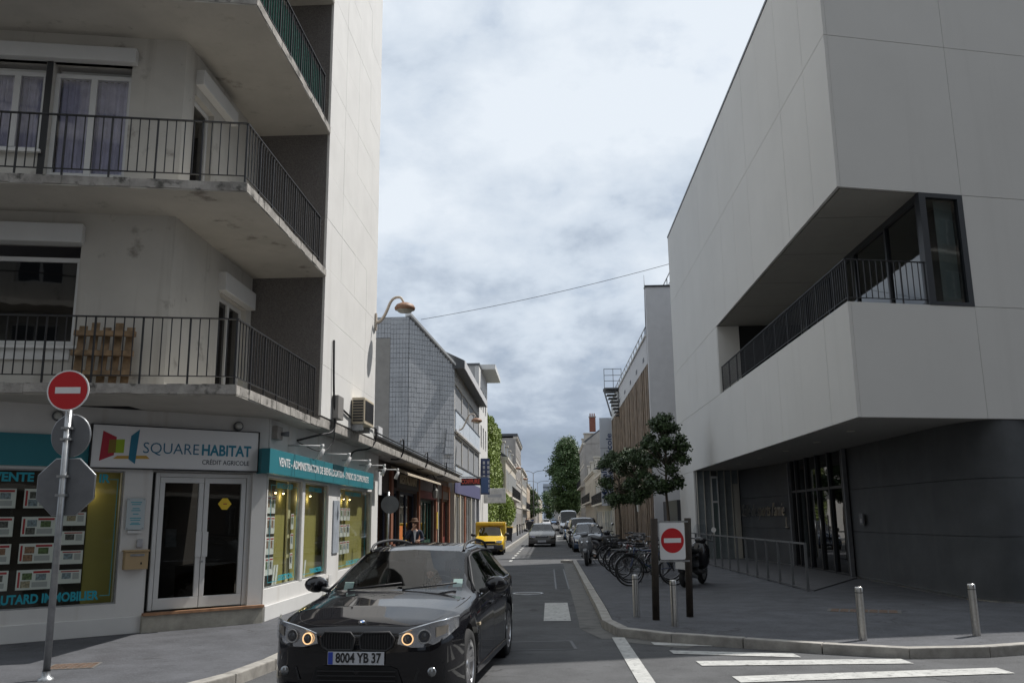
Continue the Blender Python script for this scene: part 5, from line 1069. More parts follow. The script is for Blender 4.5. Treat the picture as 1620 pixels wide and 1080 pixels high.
    for y in (-.37, .37):
        mb = MB(); mb.box(cowl-1.75, cowl-1.2, y-.25, y+.25, zb0-.55, zb0-.38); mb.obox((cowl-1.78, y, zb0-.05), (.07, 0, 0), (0, .24, 0), (-.08, 0, .34)); mb.obox((cowl-1.9, y, zb0+.36), (.05, 0, 0), (0, .12, 0), (-.01, 0, .1)); mb.build('seat', M_int, t, bevel=.03)
    mb = MB(); mb.box(xb+.6, xb+1.1, -W_*.75, W_*.75, zb0-.5, zb0+.05); mb.build('rear_seat', M_int, t, bevel=.04)
    # wheels
    def wheel(x, s):
        y0 = s*(W_-.015); w = P.get('tw', .205)
        mb = MB(); mb.lathe([(R*.66, y0-s*w), (R*.93, y0-s*w), (R, y0-s*(w-.03)), (R, y0-s*.03), (R*.94, y0), (R*.70, y0-s*.002), (R*.66, y0-s*.02)], 32 if detail else 18, (x, 0, R), 'y'); ty = mb.build('wheel', M_tyre, t)
        mb = MB(); mb.lathe([(R*.70, y0-s*.004), (R*.66, y0-s*.012), (R*.63, y0-s*.05), (R*.60, y0-s*.12)], 32 if detail else 18, (x, 0, R), 'y'); mb.disc((x, y0-s*.12, R), R*.62, (0, s, 0), 20)
        mb.build('rim', M_rim if rimspokes else M_plast, ty)
        if rimspokes:
            mb = MB()
            for k in range(rimspokes):
                for dq in ((-.14, .14) if rimspokes == 5 else (0,)):
                    q = 2*math.pi*k/rimspokes+.3; d1 = Vector((math.cos(q+dq*.6), 0, math.sin(q+dq*.6))); d2 = Vector((math.cos(q+dq*1.6), 0, math.sin(q+dq*1.6))); a = Vector((x, y0-s*.045, R))+d1*R*.10; b = Vector((x, y0-s*.022, R))+d2*R*.66; tt = (b-a).normalized(); nn_ = Vector((-tt.z, 0, tt.x)); mb.obox((a+b)/2, (b-a)/2, nn_*(.017 if rimspokes == 5 else .035), Vector((0, s*.012, 0)))
            mb.lathe([(.001, y0-s*.02), (R*.12, y0-s*.022), (R*.16, y0-s*.05)], 16, (x, 0, R), 'y'); mb.build('spokes', M_rim, ty)
        else:
            mb = MB(); mb.lathe([(.001, y0-s*.03), (R*.5, y0-s*.03), (R*.66, y0-s*.05)], 20, (x, 0, R), 'y'); mb.build('hub_cap', mat('hubcap', (.30, .30, .31), .4, metal=.5), ty)
    for x in ax:
        for s in (-1, 1): wheel(x, s)
    # mirrors
    for s in (-1, 1):
        y = s*interp(P['hw'], cowl-.25); zc = interp(P['zb'], cowl-.3)
        mb = MB(); prof = [(.0, .012), (.03, .075), (.07, .10), (.11, .105)]; n = 14; vs = []
        for d, r in prof: vs += [Vector((cowl-.32+.11-d, y*.97+s*.14+r*1.25*math.cos(2*math.pi*k/n), zc+.10+r*.85*math.sin(2*math.pi*k/n))) for k in range(n)]
        mb.add(vs, [(i*n+k, i*n+(k+1) % n, (i+1)*n+(k+1) % n, (i+1)*n+k) for i in range(3) for k in range(n)]+[tuple(range(3*n, 4*n)), tuple(range(n-1, -1, -1))], True); mr_ = mb.build('mirror', paint if detail else M_plast, t)
        mb = MB(); mb.tube([(cowl-.28, y*.93, zc+.03), (cowl-.26, y*.97+s*.06, zc+.06)], .03, 6); mb.build('mirror_stalk', M_plast, mr_)
    if rails:
        for s in (-1, 1):
            pts = [Vector((x, s*(interp(P['hr'], x)*.9), interp(P['zt'], x)-.035+h)) for x, h in ((rfront-.10, 0.0), (rfront-.2, .055), (rfront-.5, .065), ((rfront+rrear)/2, .065), (rrear+.35, .065), (rrear+.12, .05), (rrear+.02, 0.0))]
            mb = MB(); mb.tube(smooth_path3(pts, 2), .017, 8); mb.build('roof_rail', M_plast, t)
    if plate:
        x, y, z, txt = plate; mb = MB(); mb.box(x-.01, x, y-.26, y+.26, z-.055, z+.055); pl_ = mb.build('number_plate', M_plate, t, bevel=.002)
        mb = MB(); mb.box(x+.0005, x+.002, y-.256, y-.212, z-.052, z+.052) ; mb.build('blue_band', mat('plate_blue', (.02, .05, .35), .5), pl_)
        # reads from in front of the car: its right hand is the car's +y side mirrored
        if txt: text('lettering', txt, M_black, .115, M4((x+.002, y-.025, z), (0, 1, 0), UP) if 0 else Matrix(((0, 0, 1, x+.002), (-0, 0, 0, 0), (0, 1, 0, z), (0, 0, 0, 1))) if 0 else M4((x+.003, y+.022, z), (0, 1, 0), UP), pl_, .002, .003, width=.42)
    t['_xf'] = xf
    return t
def surf_patch(P, t, name, material, pts, off=.0): pass
HE = math.atan2(-.996, -.088)
E91 = dict(zt=[(2.26, .56), (2.245, .685), (2.20, .752), (2.08, .80), (1.7, .882), (1.2, .942), (.86, .975), (.5, 1.17), (.12, 1.36), (-.15, 1.405), (-.8, 1.42), (-1.4, 1.395), (-1.85, 1.335), (-2.0, 1.22), (-2.17, .97), (-2.22, .90), (-2.26, .55)],
           zb=[(2.26, .52), (2.245, .62), (2.20, .68), (2.08, .73), (1.7, .805), (1.2, .862), (.86, .895), (0, .925), (-1.2, .955), (-2.0, .965), (-2.22, .86), (-2.26, .5)],
           hw=[(2.26, .50), (2.245, .62), (2.20, .72), (2.12, .79), (2.0, .845), (1.8, .885), (1.48, .908), (.8, .905), (0, .90), (-.8, .905), (-1.4, .908), (-1.9, .87), (-2.15, .79), (-2.24, .70), (-2.26, .6)],
           zl=[(2.26, .26), (2.2, .18), (1.9, .17), (.9, .19), (-.9, .20), (-1.9, .22), (-2.26, .34)], hr=[(.9, .74), (.12, .615), (-.8, .60), (-1.9, .565), (-2.2, .60)],
           ax=(1.48, -1.28), R=.325, tw=.225, glass=(.88, .13, -1.87, -2.16), cut=(.86, .12, .05, -.62, -.70, -1.42, -1.5, -1.85), pillars=[(.62, -.60), (-.70, -1.40), (-1.5, -1.84)])
PB = car_paint('black_paint', (.006, .006, .008))
cpos = Vector((-1.62, 8.17+2.25, 0)); hd = Vector((math.cos(HE), math.sin(HE), 0)); cpos = Vector((-1.76, 8.17, 0))-hd*2.27
bm = make_car('estate_car', 'glossy black estate car with glowing amber headlight rings turning out of the street', E91, PB, tuple(cpos), HE, plate=(2.318, .0, .492, '8004 YB 37'), rails=True)
# --- front end of the black estate car
def fr_x(y, z):                                                      # nose surface: x for a given |y|
    return interp([(0, 2.265), (.5, 2.255), (.62, 2.245), (.72, 2.20), (.79, 2.12), (.845, 2.0), (.885, 1.8)], abs(y))
def nose_poly(name, pts, material, off=.004, th=None, par=bm):
    mb = MB(); n = len(pts); F = [Vector((fr_x(y, z)+off, y, z)) for y, z in pts]; c = sum(F, Vector())/n; mb.add(F+[c], [(i, (i+1) % n, n) for i in range(n)], False); return mb.build(name, material, par)
bmp = MB()                                                           # bumper skirt: rounded lower fascia
ny = 26; prof = [(.685, -.012), (.65, .012), (.60, .022), (.54, .026), (.47, .030), (.38, .034), (.29, .030), (.21, .0), (.18, -.05)]
ys_ = [(-.885+1.77*k/ny) for k in range(ny+1)]
vs_ = [Vector((fr_x(y, z)+o*(1-.35*abs(y)), y*(1.0+.012), z)) for z, o in prof for y in ys_]
bmp.add(vs_, [(r*(ny+1)+k, r*(ny+1)+k+1, (r+1)*(ny+1)+k+1, (r+1)*(ny+1)+k) for r in range(len(prof)-1) for k in range(ny)], True); bmp.build('bumper', PB, bm)
nose_poly('air_intake', [(-.44, .23), (.44, .23), (.38, .40), (.31, .425), (-.31, .425), (-.38, .40)], M_dark, .04)
mb = MB()
for z in (.26, .30, .34, .38): mb.box(2.300, 2.310, -.36, .36, z-.004, z+.004)
mb.build('intake_bars', M_plast, bm)
for s in (-1, 1):
    nose_poly('side_intake', [(s*.52, .30), (s*.78, .31), (s*.78, .44), (s*.56, .41)], M_plast, .036)
    c = Vector((fr_x(.68, 0)+.05, s*.68, .375)); mb = MB(); mb.lathe([(.001, .010), (.034, .007), (.042, -.01)], 16, c, 'x'); fl = mb.build('fog_light', mat('fog_glass', (.22, .23, .24), .15, metal=.6, coat=1.), bm)
    # kidney grille
    kp = [(s*.04, .56), (s*.27, .555), (s*.325, .59), (s*.34, .66), (s*.30, .712), (s*.06, .708), (s*.026, .665)]
    g_ = nose_poly('kidney_grille', kp, M_dark, .030)
    fr_ = [Vector((fr_x(y, z)+.034, y, z)) for y, z in kp]; mb = MB(); mb.tube(fr_+[fr_[0]], .011, 6, caps=False); mb.build('grille_frame', M_plast, g_)
    for k in range(11):
        y = s*(.055+.0255*k); mb = MB(); mb.box(2.284, 2.297, y-.004, y+.004, .568, .70); mb.build('grille_bar', M_plast, g_)
    # headlamp: swept patch wrapping round the corner
    top = [(.385, .690), (.50, .735), (.60, .765), (.70, .788), (.79, .805), (.862, .815)]; bot = [(.37, .612), (.50, .582), (.60, .584), (.70, .607), (.79, .655), (.862, .728)]
    mb = MB(); F = [Vector((fr_x(y, z)+.016, s*y*1.004, z)) for y, z in top]+[Vector((fr_x(y, z)+.020, s*y*1.004, z)) for y, z in bot]; n = len(top); mb.add(F, [(i, i+1, n+i+1, n+i) for i in range(n-1)], True)
    hl = mb.build('headlight', mat('headlamp_housing', (.62, .62, .63), .14, metal=.9, coat=1.), bm)
    mb = MB(); mb.tube([f+Vector((.004, 0, .004)) for f in F[:n]], .010, 6); mb.build('headlight_brow', M_lamp, hl)
    for (y, z, r, lit) in ((.465, .654, .048, 1), (.615, .676, .056, 0)):
        c = Vector((fr_x(y, z)+.034, s*y, z)); d = Vector((1, s*.22, .06)).normalized(); a = d.orthogonal().normalized(); b = d.cross(a)
        ring = [c+(a*math.cos(2*math.pi*k/22)+b*math.sin(2*math.pi*k/22))*r for k in range(23)]; mb = MB(); mb.tube(ring, .0055, 6, caps=False); mb.build('light_ring', M_amber if lit else mat('ring_pale', (.55, .52, .48), .2, metal=.6), hl)
        mb = MB(); mb.disc(c-d*.004, r*.86, d, 20); mb.build('reflector', mat('reflector_dark', (.05, .05, .055), .12, metal=.8), hl); mb = MB(); mb.lathe([(.001, .010), (r*.35, .006), (r*.55, 0)], 14, c, 'x'); mb.build('projector', mat('projector_glass', (.03, .03, .035), .05, coat=1.), hl)
    mb = MB(); c = [Vector((fr_x(y, z)+.026, s*y*1.006, z)) for y, z in ((.71, .665), (.80, .695), (.80, .765), (.71, .75))]; mb.quad(*c); mb.build('indicator', mat('indicator', (.50, .42, .32), .2, metal=.4, coat=1.), hl)
    mb = MB(); F2 = [Vector((fr_x(y, z)+.050, s*y*1.012, z)) for y, z in top]+[Vector((fr_x(y, z)+.056, s*y*1.012, z)) for y, z in bot]; mb.add(F2, [(i, i+1, n+i+1, n+i) for i in range(n-1)], True); mb.build('lens', G_lamp, hl)
    # door seams, handles, window trim, side repeater, sill
    W_ = lambda x: interp(E91['hw'], x)
    for x in (.93, -.02+.0, -.95):
        mb = MB(); z1 = interp(E91['zb'], x)-.02; mb.add([(x+dx, s*(W_(x)*f+.0025), z) for z, f in ((.26, .992), (.42, 1.), (.66, .995), (z1, .975)) for dx in (-.004, .004)], [(2*k, 2*k+1, 2*k+3, 2*k+2) for k in range(3)]); mb.build('door_seam', M_dark, bm)
    for x in (.20, -.72): mb = MB(); mb.box(x-.12, x+.12, s*W_(x)*.99-.012, s*W_(x)*.99+.024*s+.012*s*0, .775, .80); mb.build('door_handle', PB, bm, bevel=.008)
    pts = [Vector((x, s*(W_(x)*.945+.008), interp(E91['zb'], x)+.012)) for x in (.66, .3, 0, -.5, -1, -1.5, -1.84)]; mb = MB(); mb.tube(pts, .008, 6); mb.build('window_trim', M_chrome, bm)
    up_ = [Vector((x, s*(w+.006), z)) for x, w, z in ((.74, .80, .955), (.60, .745, 1.035), (.42, .70, 1.13), (.12, .622, 1.272), (-.15, .610, 1.312), (-.8, .605, 1.325), (-1.4, .588, 1.308), (-1.80, .575, 1.262))]; mb = MB(); mb.tube(up_, .013, 6); mb.build('window_seal', M_plast, bm)
    mb = MB(); mb.box(.98, 1.06, s*W_(1)*1.0-.004, s*W_(1)*1.0+.006, .635, .66); mb.build('side_repeater', mat('repeater', (.6, .5, .35), .3), bm)
    mb = MB(); mb.tube([Vector((x, s*(interp(E91['hw'], x)*.84-(.1 if x < 1 else 0)*0), interp(E91['zt'], x)-.02)) for x in ()] or [Vector((0, 0, .5)), Vector((0, 0, .5001))], .001, 3); 
    sk = MB(); sk.obox((.1, s*.885, .215), (1.05, 0, 0), (0, .02, 0), (0, 0, .035)); sk.build('side_skirt', PB, bm, bevel=.012)
for z_, c0, c1 in ((0, 0, 0),): pass
ec = Vector((2.135, 0, .782)); en_ = Vector((.42, 0, 1)).normalized()  # round badge on the bonnet edge
mb = MB(); mb.disc(ec, .041, en_, 28, .006); em = mb.build('badge', M_chrome, bm); a_ = Vector((0, 1, 0)); b_ = en_.cross(a_)
for k in range(4):
    q0 = math.pi/2*k; pts = [ec+en_*.0075]+[ec+en_*.0075+(a_*math.cos(q)+b_*math.sin(q))*.022 for q in np.linspace(q0, q0+math.pi/2, 7)]; mb = MB(); mb.quad(*pts); mb.build('badge_quarter', mat('badge_blue', (.04, .16, .45), .3) if k % 2 else M_signw, em)
mb = MB(); rg = [ec+en_*.0068+(a_*math.cos(q)+b_*math.sin(q))*r for r in (.024, .037) for q in np.linspace(0, 2*math.pi, 29)[:-1]]; mb.add(rg, [(k, (k+1) % 28, 28+(k+1) % 28, 28+k) for k in range(28)]); mb.build('badge_ring', M_black, em)
def hood_z(x, y):
    zt, zb, hw = (interp(E91[k], x) for k in ('zt', 'zb', 'hw')); gh = zt-zb; P_ = [(0, zt), (hw*.28, zb+gh*.96), (hw*.54, zb+gh*.80), (hw*.66, zb+gh*.68), (hw*.76, zb+gh*.56), (hw*.84, zb+gh*.42), (hw*.90, zb+gh*.25), (hw*.945, zb)]
    return interp(P_, abs(y))
for s in (-1, 1):                                                    # bonnet shut line down each wing and across the nose
    pts = [Vector((x, s*y, hood_z(x, y)+.0005)) for x, y in ((2.19, .02), (2.185, .25), (2.17, .42), (2.10, .58), (1.95, .68), (1.6, .76), (1.2, .795), (.95, .80))]; mb = MB(); mb.tube(smooth_path3(pts, 2), .0045, 5); mb.build('bonnet_seam', M_dark, bm)
# wipers, papers behind the screen
for y0, y1 in ((.05, .62), (-.55, .02)): mb = MB(); mb.tube([(.90, y0, .975), (.80, y1, 1.035)], .009, 5); mb.build('wiper', M_plast, bm)
for y, z, x in ((-.58, 1.0, .76), (.62, 1.03, .74)): mb = MB(); mb.obox((x, y, z), (-.03, 0, .04), (0, .05, 0), (.001, 0, .001)); mb.build('screen_sticker', mat('sticker_pale', (.45, .6, .55), .5), bm)
mb = MB(); mb.box(.05, .10, -.12, .12, 1.20, 1.27); mb.build('rear_view_mirror', M_int, bm, bevel=.01)
mb = MB(); mb.lathe([(.18, -.012), (.192, 0), (.18, .012), (.168, 0)], 24, (0, 0, 0), 'z', close=True); sw_ = mb.build('steering_wheel', M_int, bm); sw_.location = (.36, .37, .93); sw_.rotation_euler = (0, math.radians(-62), 0)
# --- other cars
def hatch(L=4.0, Wd=1.68, Hh=1.45, kind='hatch', R=.29):
    f = L/2; w = Wd/2
    if kind == 'hatch':
        zt = [(f, .45), (f-.03, .60), (f-.12, .68), (f-.45, .78), (f-.95, .90), (f-1.15, .94), (f-1.85, Hh-.06), (f-2.2, Hh), (-f+1.0, Hh-.02), (-f+.6, Hh-.1), (-f+.12, .95), (-f+.04, .85), (-f, .5)]; gl_ = (f-1.12, f-1.84, -f+.62, -f+.13)
    elif kind == 'suv':
        zt = [(f, .55), (f-.03, .75), (f-.12, .88), (f-.5, .98), (f-.95, 1.06), (f-1.1, 1.10), (f-1.65, Hh-.05), (f-2.0, Hh), (-f+.6, Hh-.02), (-f+.3, Hh-.08), (-f+.08, 1.05), (-f+.03, .9), (-f, .5)]; gl_ = (f-1.08, f-1.64, -f+.31, -f+.09)
    else:
        zt = [(f, .55), (f-.03, .80), (f-.10, .95), (f-.45, 1.08), (f-.75, 1.16), (f-.85, 1.2), (f-1.45, Hh-.08), (f-1.8, Hh), (-f+.2, Hh), (-f+.06, Hh-.06), (-f+.02, 1.3), (-f, .5)]; gl_ = (f-.82, f-1.44, -f+.04, -f+.03)
    zb = [(x, max(.42, min(z-.06, (.90 if kind == 'hatch' else 1.04 if kind == 'suv' else 1.14)))) for x, z in zt if x > gl_[0]-.01]+[(gl_[1], .90 if kind == 'hatch' else 1.04 if kind == 'suv' else 1.14), (-f+.1, .92 if kind == 'hatch' else 1.06 if kind == 'suv' else 1.16), (-f, .46)]
    hw = [(f, w*.62), (f-.03, w*.74), (f-.1, w*.85), (f-.25, w*.94), (f-.6, w*.99), (0, w), (-f+.5, w*.98), (-f+.1, w*.88), (-f, w*.75)]
    pills = [(gl_[0]-.22, .05), (-.05, -f+1.15 if kind != 'van' else -.2), ]
    return dict(zt=zt, zb=zb, hw=hw, zl=[(f, .28), (f-.1, .2), (-f+.1, .22), (-f, .32)], hr=[(gl_[0], w*.82), (gl_[1], w*(.70 if kind == 'hatch' else .78 if kind == 'suv' else .88)), (-f+.2, w*(.66 if kind == 'hatch' else .76 if kind == 'suv' else .88))], ax=(f-.80, -f+.72), R=R, tw=.18, glass=gl_, cut=(gl_[0], gl_[1], gl_[2], gl_[3]), pillars=pills, cat='van' if kind == 'van' else 'car')
def dress(t, P, lampm=M_lamp, grille=M_plast, plate=True, lampw=.34, zl_=None):
    """lamps, grille, bumper strip and plate on a simple car front"""
    f = P['zt'][0][0]; w = P['hw'][5][1]; zg = zl_ or (P['zt'][2][1]-.08)
    for s in (-1, 1):
        mb = MB(); a, b = s*w*.50, s*w*.86; mb.add([(f-.015, a, zg-.07), (f-.13, b, zg-.055), (f-.15, b, zg+.055), (f-.045, a, zg+.045), (f+.012, a, zg-.06), (f-.06, b, zg-.05), (f-.10, b, zg+.06), (f-.012, a, zg+.05)], [(4, 5, 6, 7), (0, 4, 7, 3), (1, 2, 6, 5), (3, 7, 6, 2), (0, 1, 5, 4)], False); mb.build('headlight', lampm, t)
    mb = MB(); mb.box(f-.03, f+.012, -w*.42, w*.42, zg-.05, zg+.03); mb.build('grille', grille, t, bevel=.008)
    mb = MB(); ny = 12; vs_ = []
    for z, o in ((zg-.14, .0), (zg-.19, .035), (zg-.34, .035), (zg-.42, .0)):
        for k in range(ny+1): y = -w*.93+2*w*.93*k/ny; vs_.append((f-.16*(abs(y)/w)**4+o, y, z))
    mb.add(vs_, [(r*(ny+1)+k, r*(ny+1)+k+1, (r+1)*(ny+1)+k+1, (r+1)*(ny+1)+k) for r in range(3) for k in range(ny)], True); mb.build('bumper', P.get('bump', M_plast), t)
    mb = MB(); mb.box(f+.036, f+.045, -.25, .25, zg-.32, zg-.21); pp = mb.build('number_plate', M_plate, t); mb = MB(); mb.box(f+.0455, f+.0465, -.18, .18, zg-.29, zg-.24); mb.build('plate_print', M_printg, pp)
    mb = MB(); mb.box(f+.0, f+.038, -w*.55, w*.55, zg-.42, zg-.35); mb.build('lower_intake', M_dark, t)
TO = -math.pi/2                                                      # heading towards the camera
Pc = hatch(4.4, 1.72, 1.40, 'hatch'); Pc['bump'] = mat('bumper_grey', (.07, .068, .066), .5)
sv = make_car('saloon_car', 'silver saloon car driving up the middle of the street', Pc, car_paint('silver_paint', (.062, .061, .058), .2), (-.55, 56.2, 0), TO, group=None, detail=0, rimspokes=0); dress(sv, Pc)
mb = MB(); mb.box(Pc['zt'][0][0]-.01, Pc['zt'][0][0]+.02, -.3, .3, .60, .625); mb.build('chrome_bar', M_chrome, sv)
# yellow box van: short bonnet, box body behind the cab
Py = hatch(3.9, 1.54, 1.36, 'hatch', .28); Py['zt'] = [(1.95, .5), (1.92, .66), (1.85, .74), (1.4, .82), (.98, .90), (.85, .94), (.28, 1.40), (.05, 1.45), (-1.85, 1.45), (-1.93, 1.3), (-1.95, .6)]; Py['zb'] = [(1.95, .46), (1.92, .58), (1.85, .66), (1.4, .76), (.98, .84), (.85, .88), (.28, .90), (-1.9, .92), (-1.95, .5)]; Py['glass'] = (.86, .29, -1.9, -1.92); Py['pillars'] = [(.62, -.35)]; Py['cut'] = (.85, .28); Py['rg'] = 0; Py['cat'] = 'van'; Py['bump'] = mat('van_bumper', (.05, .05, .055), .6); Py['ax'] = (1.22, -1.15)
PY = mat('yellow_paint', (.72, .46, .012), .35, coat=.6, var=.04)
yv = make_car('delivery_van', 'small yellow box van parked at the kerb facing the junction', Py, PY, (-3.0, 44.3, 0), TO+.02, detail=0, rimspokes=0); yv.scale = (.94, .94, .94); dress(yv, Py, zl_=.66)
mb = MB(); mb.box(-1.98, .12, -.79, .79, .62, 1.64); bx_ = mb.build('cargo_box', PY, yv, bevel=.06); mb = MB(); mb.extr([(.121, -.75, 1.46), (.121, .75, 1.46), (.121, .70, 1.61), (.121, -.70, 1.61)], (.14, 0, 0)); mb.build('box_fairing', PY, yv, bevel=.03)
mb = MB(); mb.box(1.955, 1.975, -.55, .55, .585, .61); mb.build('grille_slot', M_dark, yv)
# parked row on the right
row_ = [('dark blue hatchback at the head of the parked row behind the scooter', 'hatch', 4.0, 1.70, 1.45, (.03, .05, .09), .2, 47.0), ('black off-roader parked second in the row with tall windscreen', 'suv', 4.5, 1.80, 1.72, (.012, .013, .016), .2, 53.0),
        ('grey people carrier parked between off-roader and white hatchback', 'suv', 4.5, 1.80, 1.70, (.14, .145, .15), .5, 59.5), ('white hatchback parked between grey people carrier and blue car', 'hatch', 3.8, 1.65, 1.44, (.42, .42, .42), 0, 66.0),
        ('mid-blue car parked in front of the dark saloon', 'hatch', 4.2, 1.72, 1.44, (.05, .10, .2), .3, 72.5), ('dark grey car parked just before the tall pale van', 'hatch', 4.3, 1.72, 1.46, (.07, .075, .08), .4, 79.0),
        ('tall pale van parked among cars below the big tree', 'van', 5.4, 1.95, 2.5, (.26, .29, .34), 0, 97.0), ('silver car parked right behind the tall pale van', 'hatch', 4.2, 1.7, 1.45, (.35, .35, .36), .4, 104.5),
        ('dark red car parked near the big tree trunk', 'hatch', 4.1, 1.7, 1.45, (.12, .02, .02), .2, 112.0), ('white minivan parked under the big tree', 'van', 4.8, 1.85, 2.1, (.6, .6, .6), 0, 122.0)]
for k, (lab, kd, L, Wd, Hh, col, mt, y) in enumerate(row_):
    P = hatch(L, Wd, Hh, kd, .30 if kd == 'hatch' else .33); pt_ = car_paint('paint_%02d' % k, col, mt); P['bump'] = pt_ if k != 1 else M_plast
    c = make_car('parked_van' if kd == 'van' else 'parked_car', lab, P, pt_, (1.93+random.uniform(-.06, .06), y, 0), TO+random.uniform(-.012, .012), group='vehicles parked along the kerb under the trees', detail=0, rimspokes=0); dress(c, P, zl_=None if kd == 'hatch' else P['zt'][2][1]-.10)
for lab, x, y, col in (('pale silver car approaching far down the street beyond the crossing', -.9, 190, (.4, .4, .41)), ('blue car far down the street behind the pale silver car', .9, 235, (.05, .12, .25))):
    P = hatch(4.2, 1.75, 1.5, 'hatch'); c = make_car('distant_car', lab, P, car_paint('pd%d' % y, col, .3), (x, y, 0), TO, detail=0, rimspokes=0); dress(c, P)
# ------------------------------------------------------------------ signs, posts, bollards
def noentry(mb_parent, c, r, nrm, right, border=True):
    nrm = Vector(nrm).normalized(); right = Vector(right).normalized(); c = Vector(c)
    mb = MB(); mb.disc(c, r, nrm, 40, .012); d = mb.build('disc', M_signw if border else M_red, mb_parent)
    if border: mb = MB(); mb.disc(c+nrm*.0125, r*.93, nrm, 40, .001); mb.build('red_field', M_red, d)
    mb = MB(); mb.obox(c+nrm*.0155, right*r*.60, UP*r*.155, nrm*.001); mb.build('white_bar', M_signw, d); return d
lp = T('sign_post', 'leaning grey post with no-entry disc above the backs of round and octagonal signs', 'traffic sign', (-5.24, 9.29, ZW))
nL = Vector((.35, -.94, 0)); nL = Vector((.10, -.995, 0)); rL = Vector((.995, .10, 0))
b0, b1 = Vector((-5.24, 9.29, 0)), Vector((-5.275, 9.33, 3.35))
mb = MB(); mb.tube([b0+UP*.1, b1], .036, 14); mb.build('post', M_steel, lp); mb = MB(); mb.lathe([(.08, ZW), (.075, ZW+.02), (.045, ZW+.035), (.042, ZW+.09)], 16, (-5.24, 9.29, 0)); mb.build('base_collar', M_steel, lp)
noentry(lp, Vector((-5.262, 9.262, 3.13)), .225, nL, rL)
def back(name, pts_fn, c, par):
    mb = MB(); mb.extr([Vector(c)+rL*x+UP*z for x, z in pts_fn], -nL*-.012); p_ = mb.build(name, M_signback, par); q = [Vector(c)+rL*x*1.0+UP*z-nL*.004 for x, z in pts_fn]
    mb = MB(); mb.tube(q+[q[0]], .010, 6, caps=False); mb.build('rim', M_steel, p_); return p_
back('round_sign_back', [(.205*math.cos(2*math.pi*k/28), .23*math.sin(2*math.pi*k/28)) for k in range(28)], (-5.25, 9.375, 2.645), lp)
back('octagonal_sign_back', [(.325*math.cos(math.pi/8+math.pi/4*k), .325*math.sin(math.pi/8+math.pi/4*k)) for k in range(8)], (-5.255, 9.375, 2.09), lp)
for z in (2.0, 2.2, 2.6, 2.72, 3.05, 3.2): mb = MB(); mb.obox((-5.262, 9.318, z), rL*.055, nL*.045, UP*.012); mb.build('clamp', M_steel, lp)
mp_ = T('sign_post', 'thin grey post with the back of a round sign outside the dark shopfront', 'traffic sign', (-4.1, 22.3, ZW))
mb = MB(); mb.tube([(-4.1, 22.3, .1), (-4.1, 22.3, 2.4)], .03, 10); mb.build('post', M_steel, mp_); mb = MB(); mb.disc((-4.05, 22.25, 2.08), .225, (-.25, 1, 0), 32, .012); d_ = mb.build('round_sign_back', M_signback, mp_)
ps = T('no_entry_panel', 'square white no-entry panel held between two dark timber posts on the pavement', 'traffic sign', (1.93, 14.5, ZW))
M_tpost = mat('dark_timber_post', (.028, .02, .014), .75, var=.4, vscale=8, bump=.3, bscale=40)
for x, y, tx in ((1.62, 14.32, 1.655), (2.21, 14.73, 2.25)):
    mb = MB(); mb.tube([(x, y, .08), ((x+tx)/2, y, .9), (tx, y, 1.675)], .057, 16); mb.build('post', M_tpost, ps)
mid_ = Vector((1.95, 14.49, 0)); e_ = Vector((.82, .57, 0)).normalized(); e_ = Vector((.97, .24, 0)).normalized(); nP = Vector((e_.y, -e_.x, 0))
mb = MB(); q = []; w_, h_, rc = .215, .29, .035
for cx_, cz_, a0 in ((w_-rc, h_-rc, 0), (-w_+rc, h_-rc, 1), (-w_+rc, -h_+rc, 2), (w_-rc, -h_+rc, 3)):
    for k in range(5): an_ = math.pi/2*(a0+k/4); q.append(mid_+UP*1.315+e_*(cx_+rc*math.cos(an_))+UP*(cz_+rc*math.sin(an_)))
mb.extr(q, nP*.012); pp = mb.build('panel', M_signw, ps)
mb = MB(); mb.disc(mid_+UP*1.325+nP*.0125, .195, nP, 40, .0015); rd_ = mb.build('red_disc', M_red, pp); mb = MB(); mb.obox(mid_+UP*1.325+nP*.0155, e_*.145, UP*.036, nP*.001); mb.build('white_bar', M_signw, pp)
for z in (1.0, 1.62): mb = MB(); mb.obox(mid_+UP*z-nP*.015, e_*.29, UP*.012, nP*.008); mb.build('crossbar', M_steel, ps)
def bollard(x, y, label):
    t = T('bollard', label, 'bollard', (x, y, ZW), 'steel bollards on the corner pavement'); mb = MB(); mb.lathe([(.052, ZW-.02), (.05, ZW+.6), (.05, ZW+.645), (.044, ZW+.66), (.001, ZW+.664)], 24, (x, y, 0)); mb.build('shaft', M_stain, t); mb = MB(); mb.lathe([(.0505, ZW+.585), (.0515, ZW+.59), (.0505, ZW+.595)], 24, (x, y, 0)); mb.build('groove_ring', M_black, t)
bollard(3.98, 11.91, 'brushed steel bollard at the kerb between no-entry panel and curved wall corner'); bollard(5.58, 12.27, 'brushed steel bollard furthest from the no-entry panel, before the curved mesh wall'); bollard(1.36, 14.78, 'brushed steel bollard at the street kerb outside the timber posts'); bollard(1.80, 13.49, 'brushed steel bollard standing right in front of the no-entry panel')
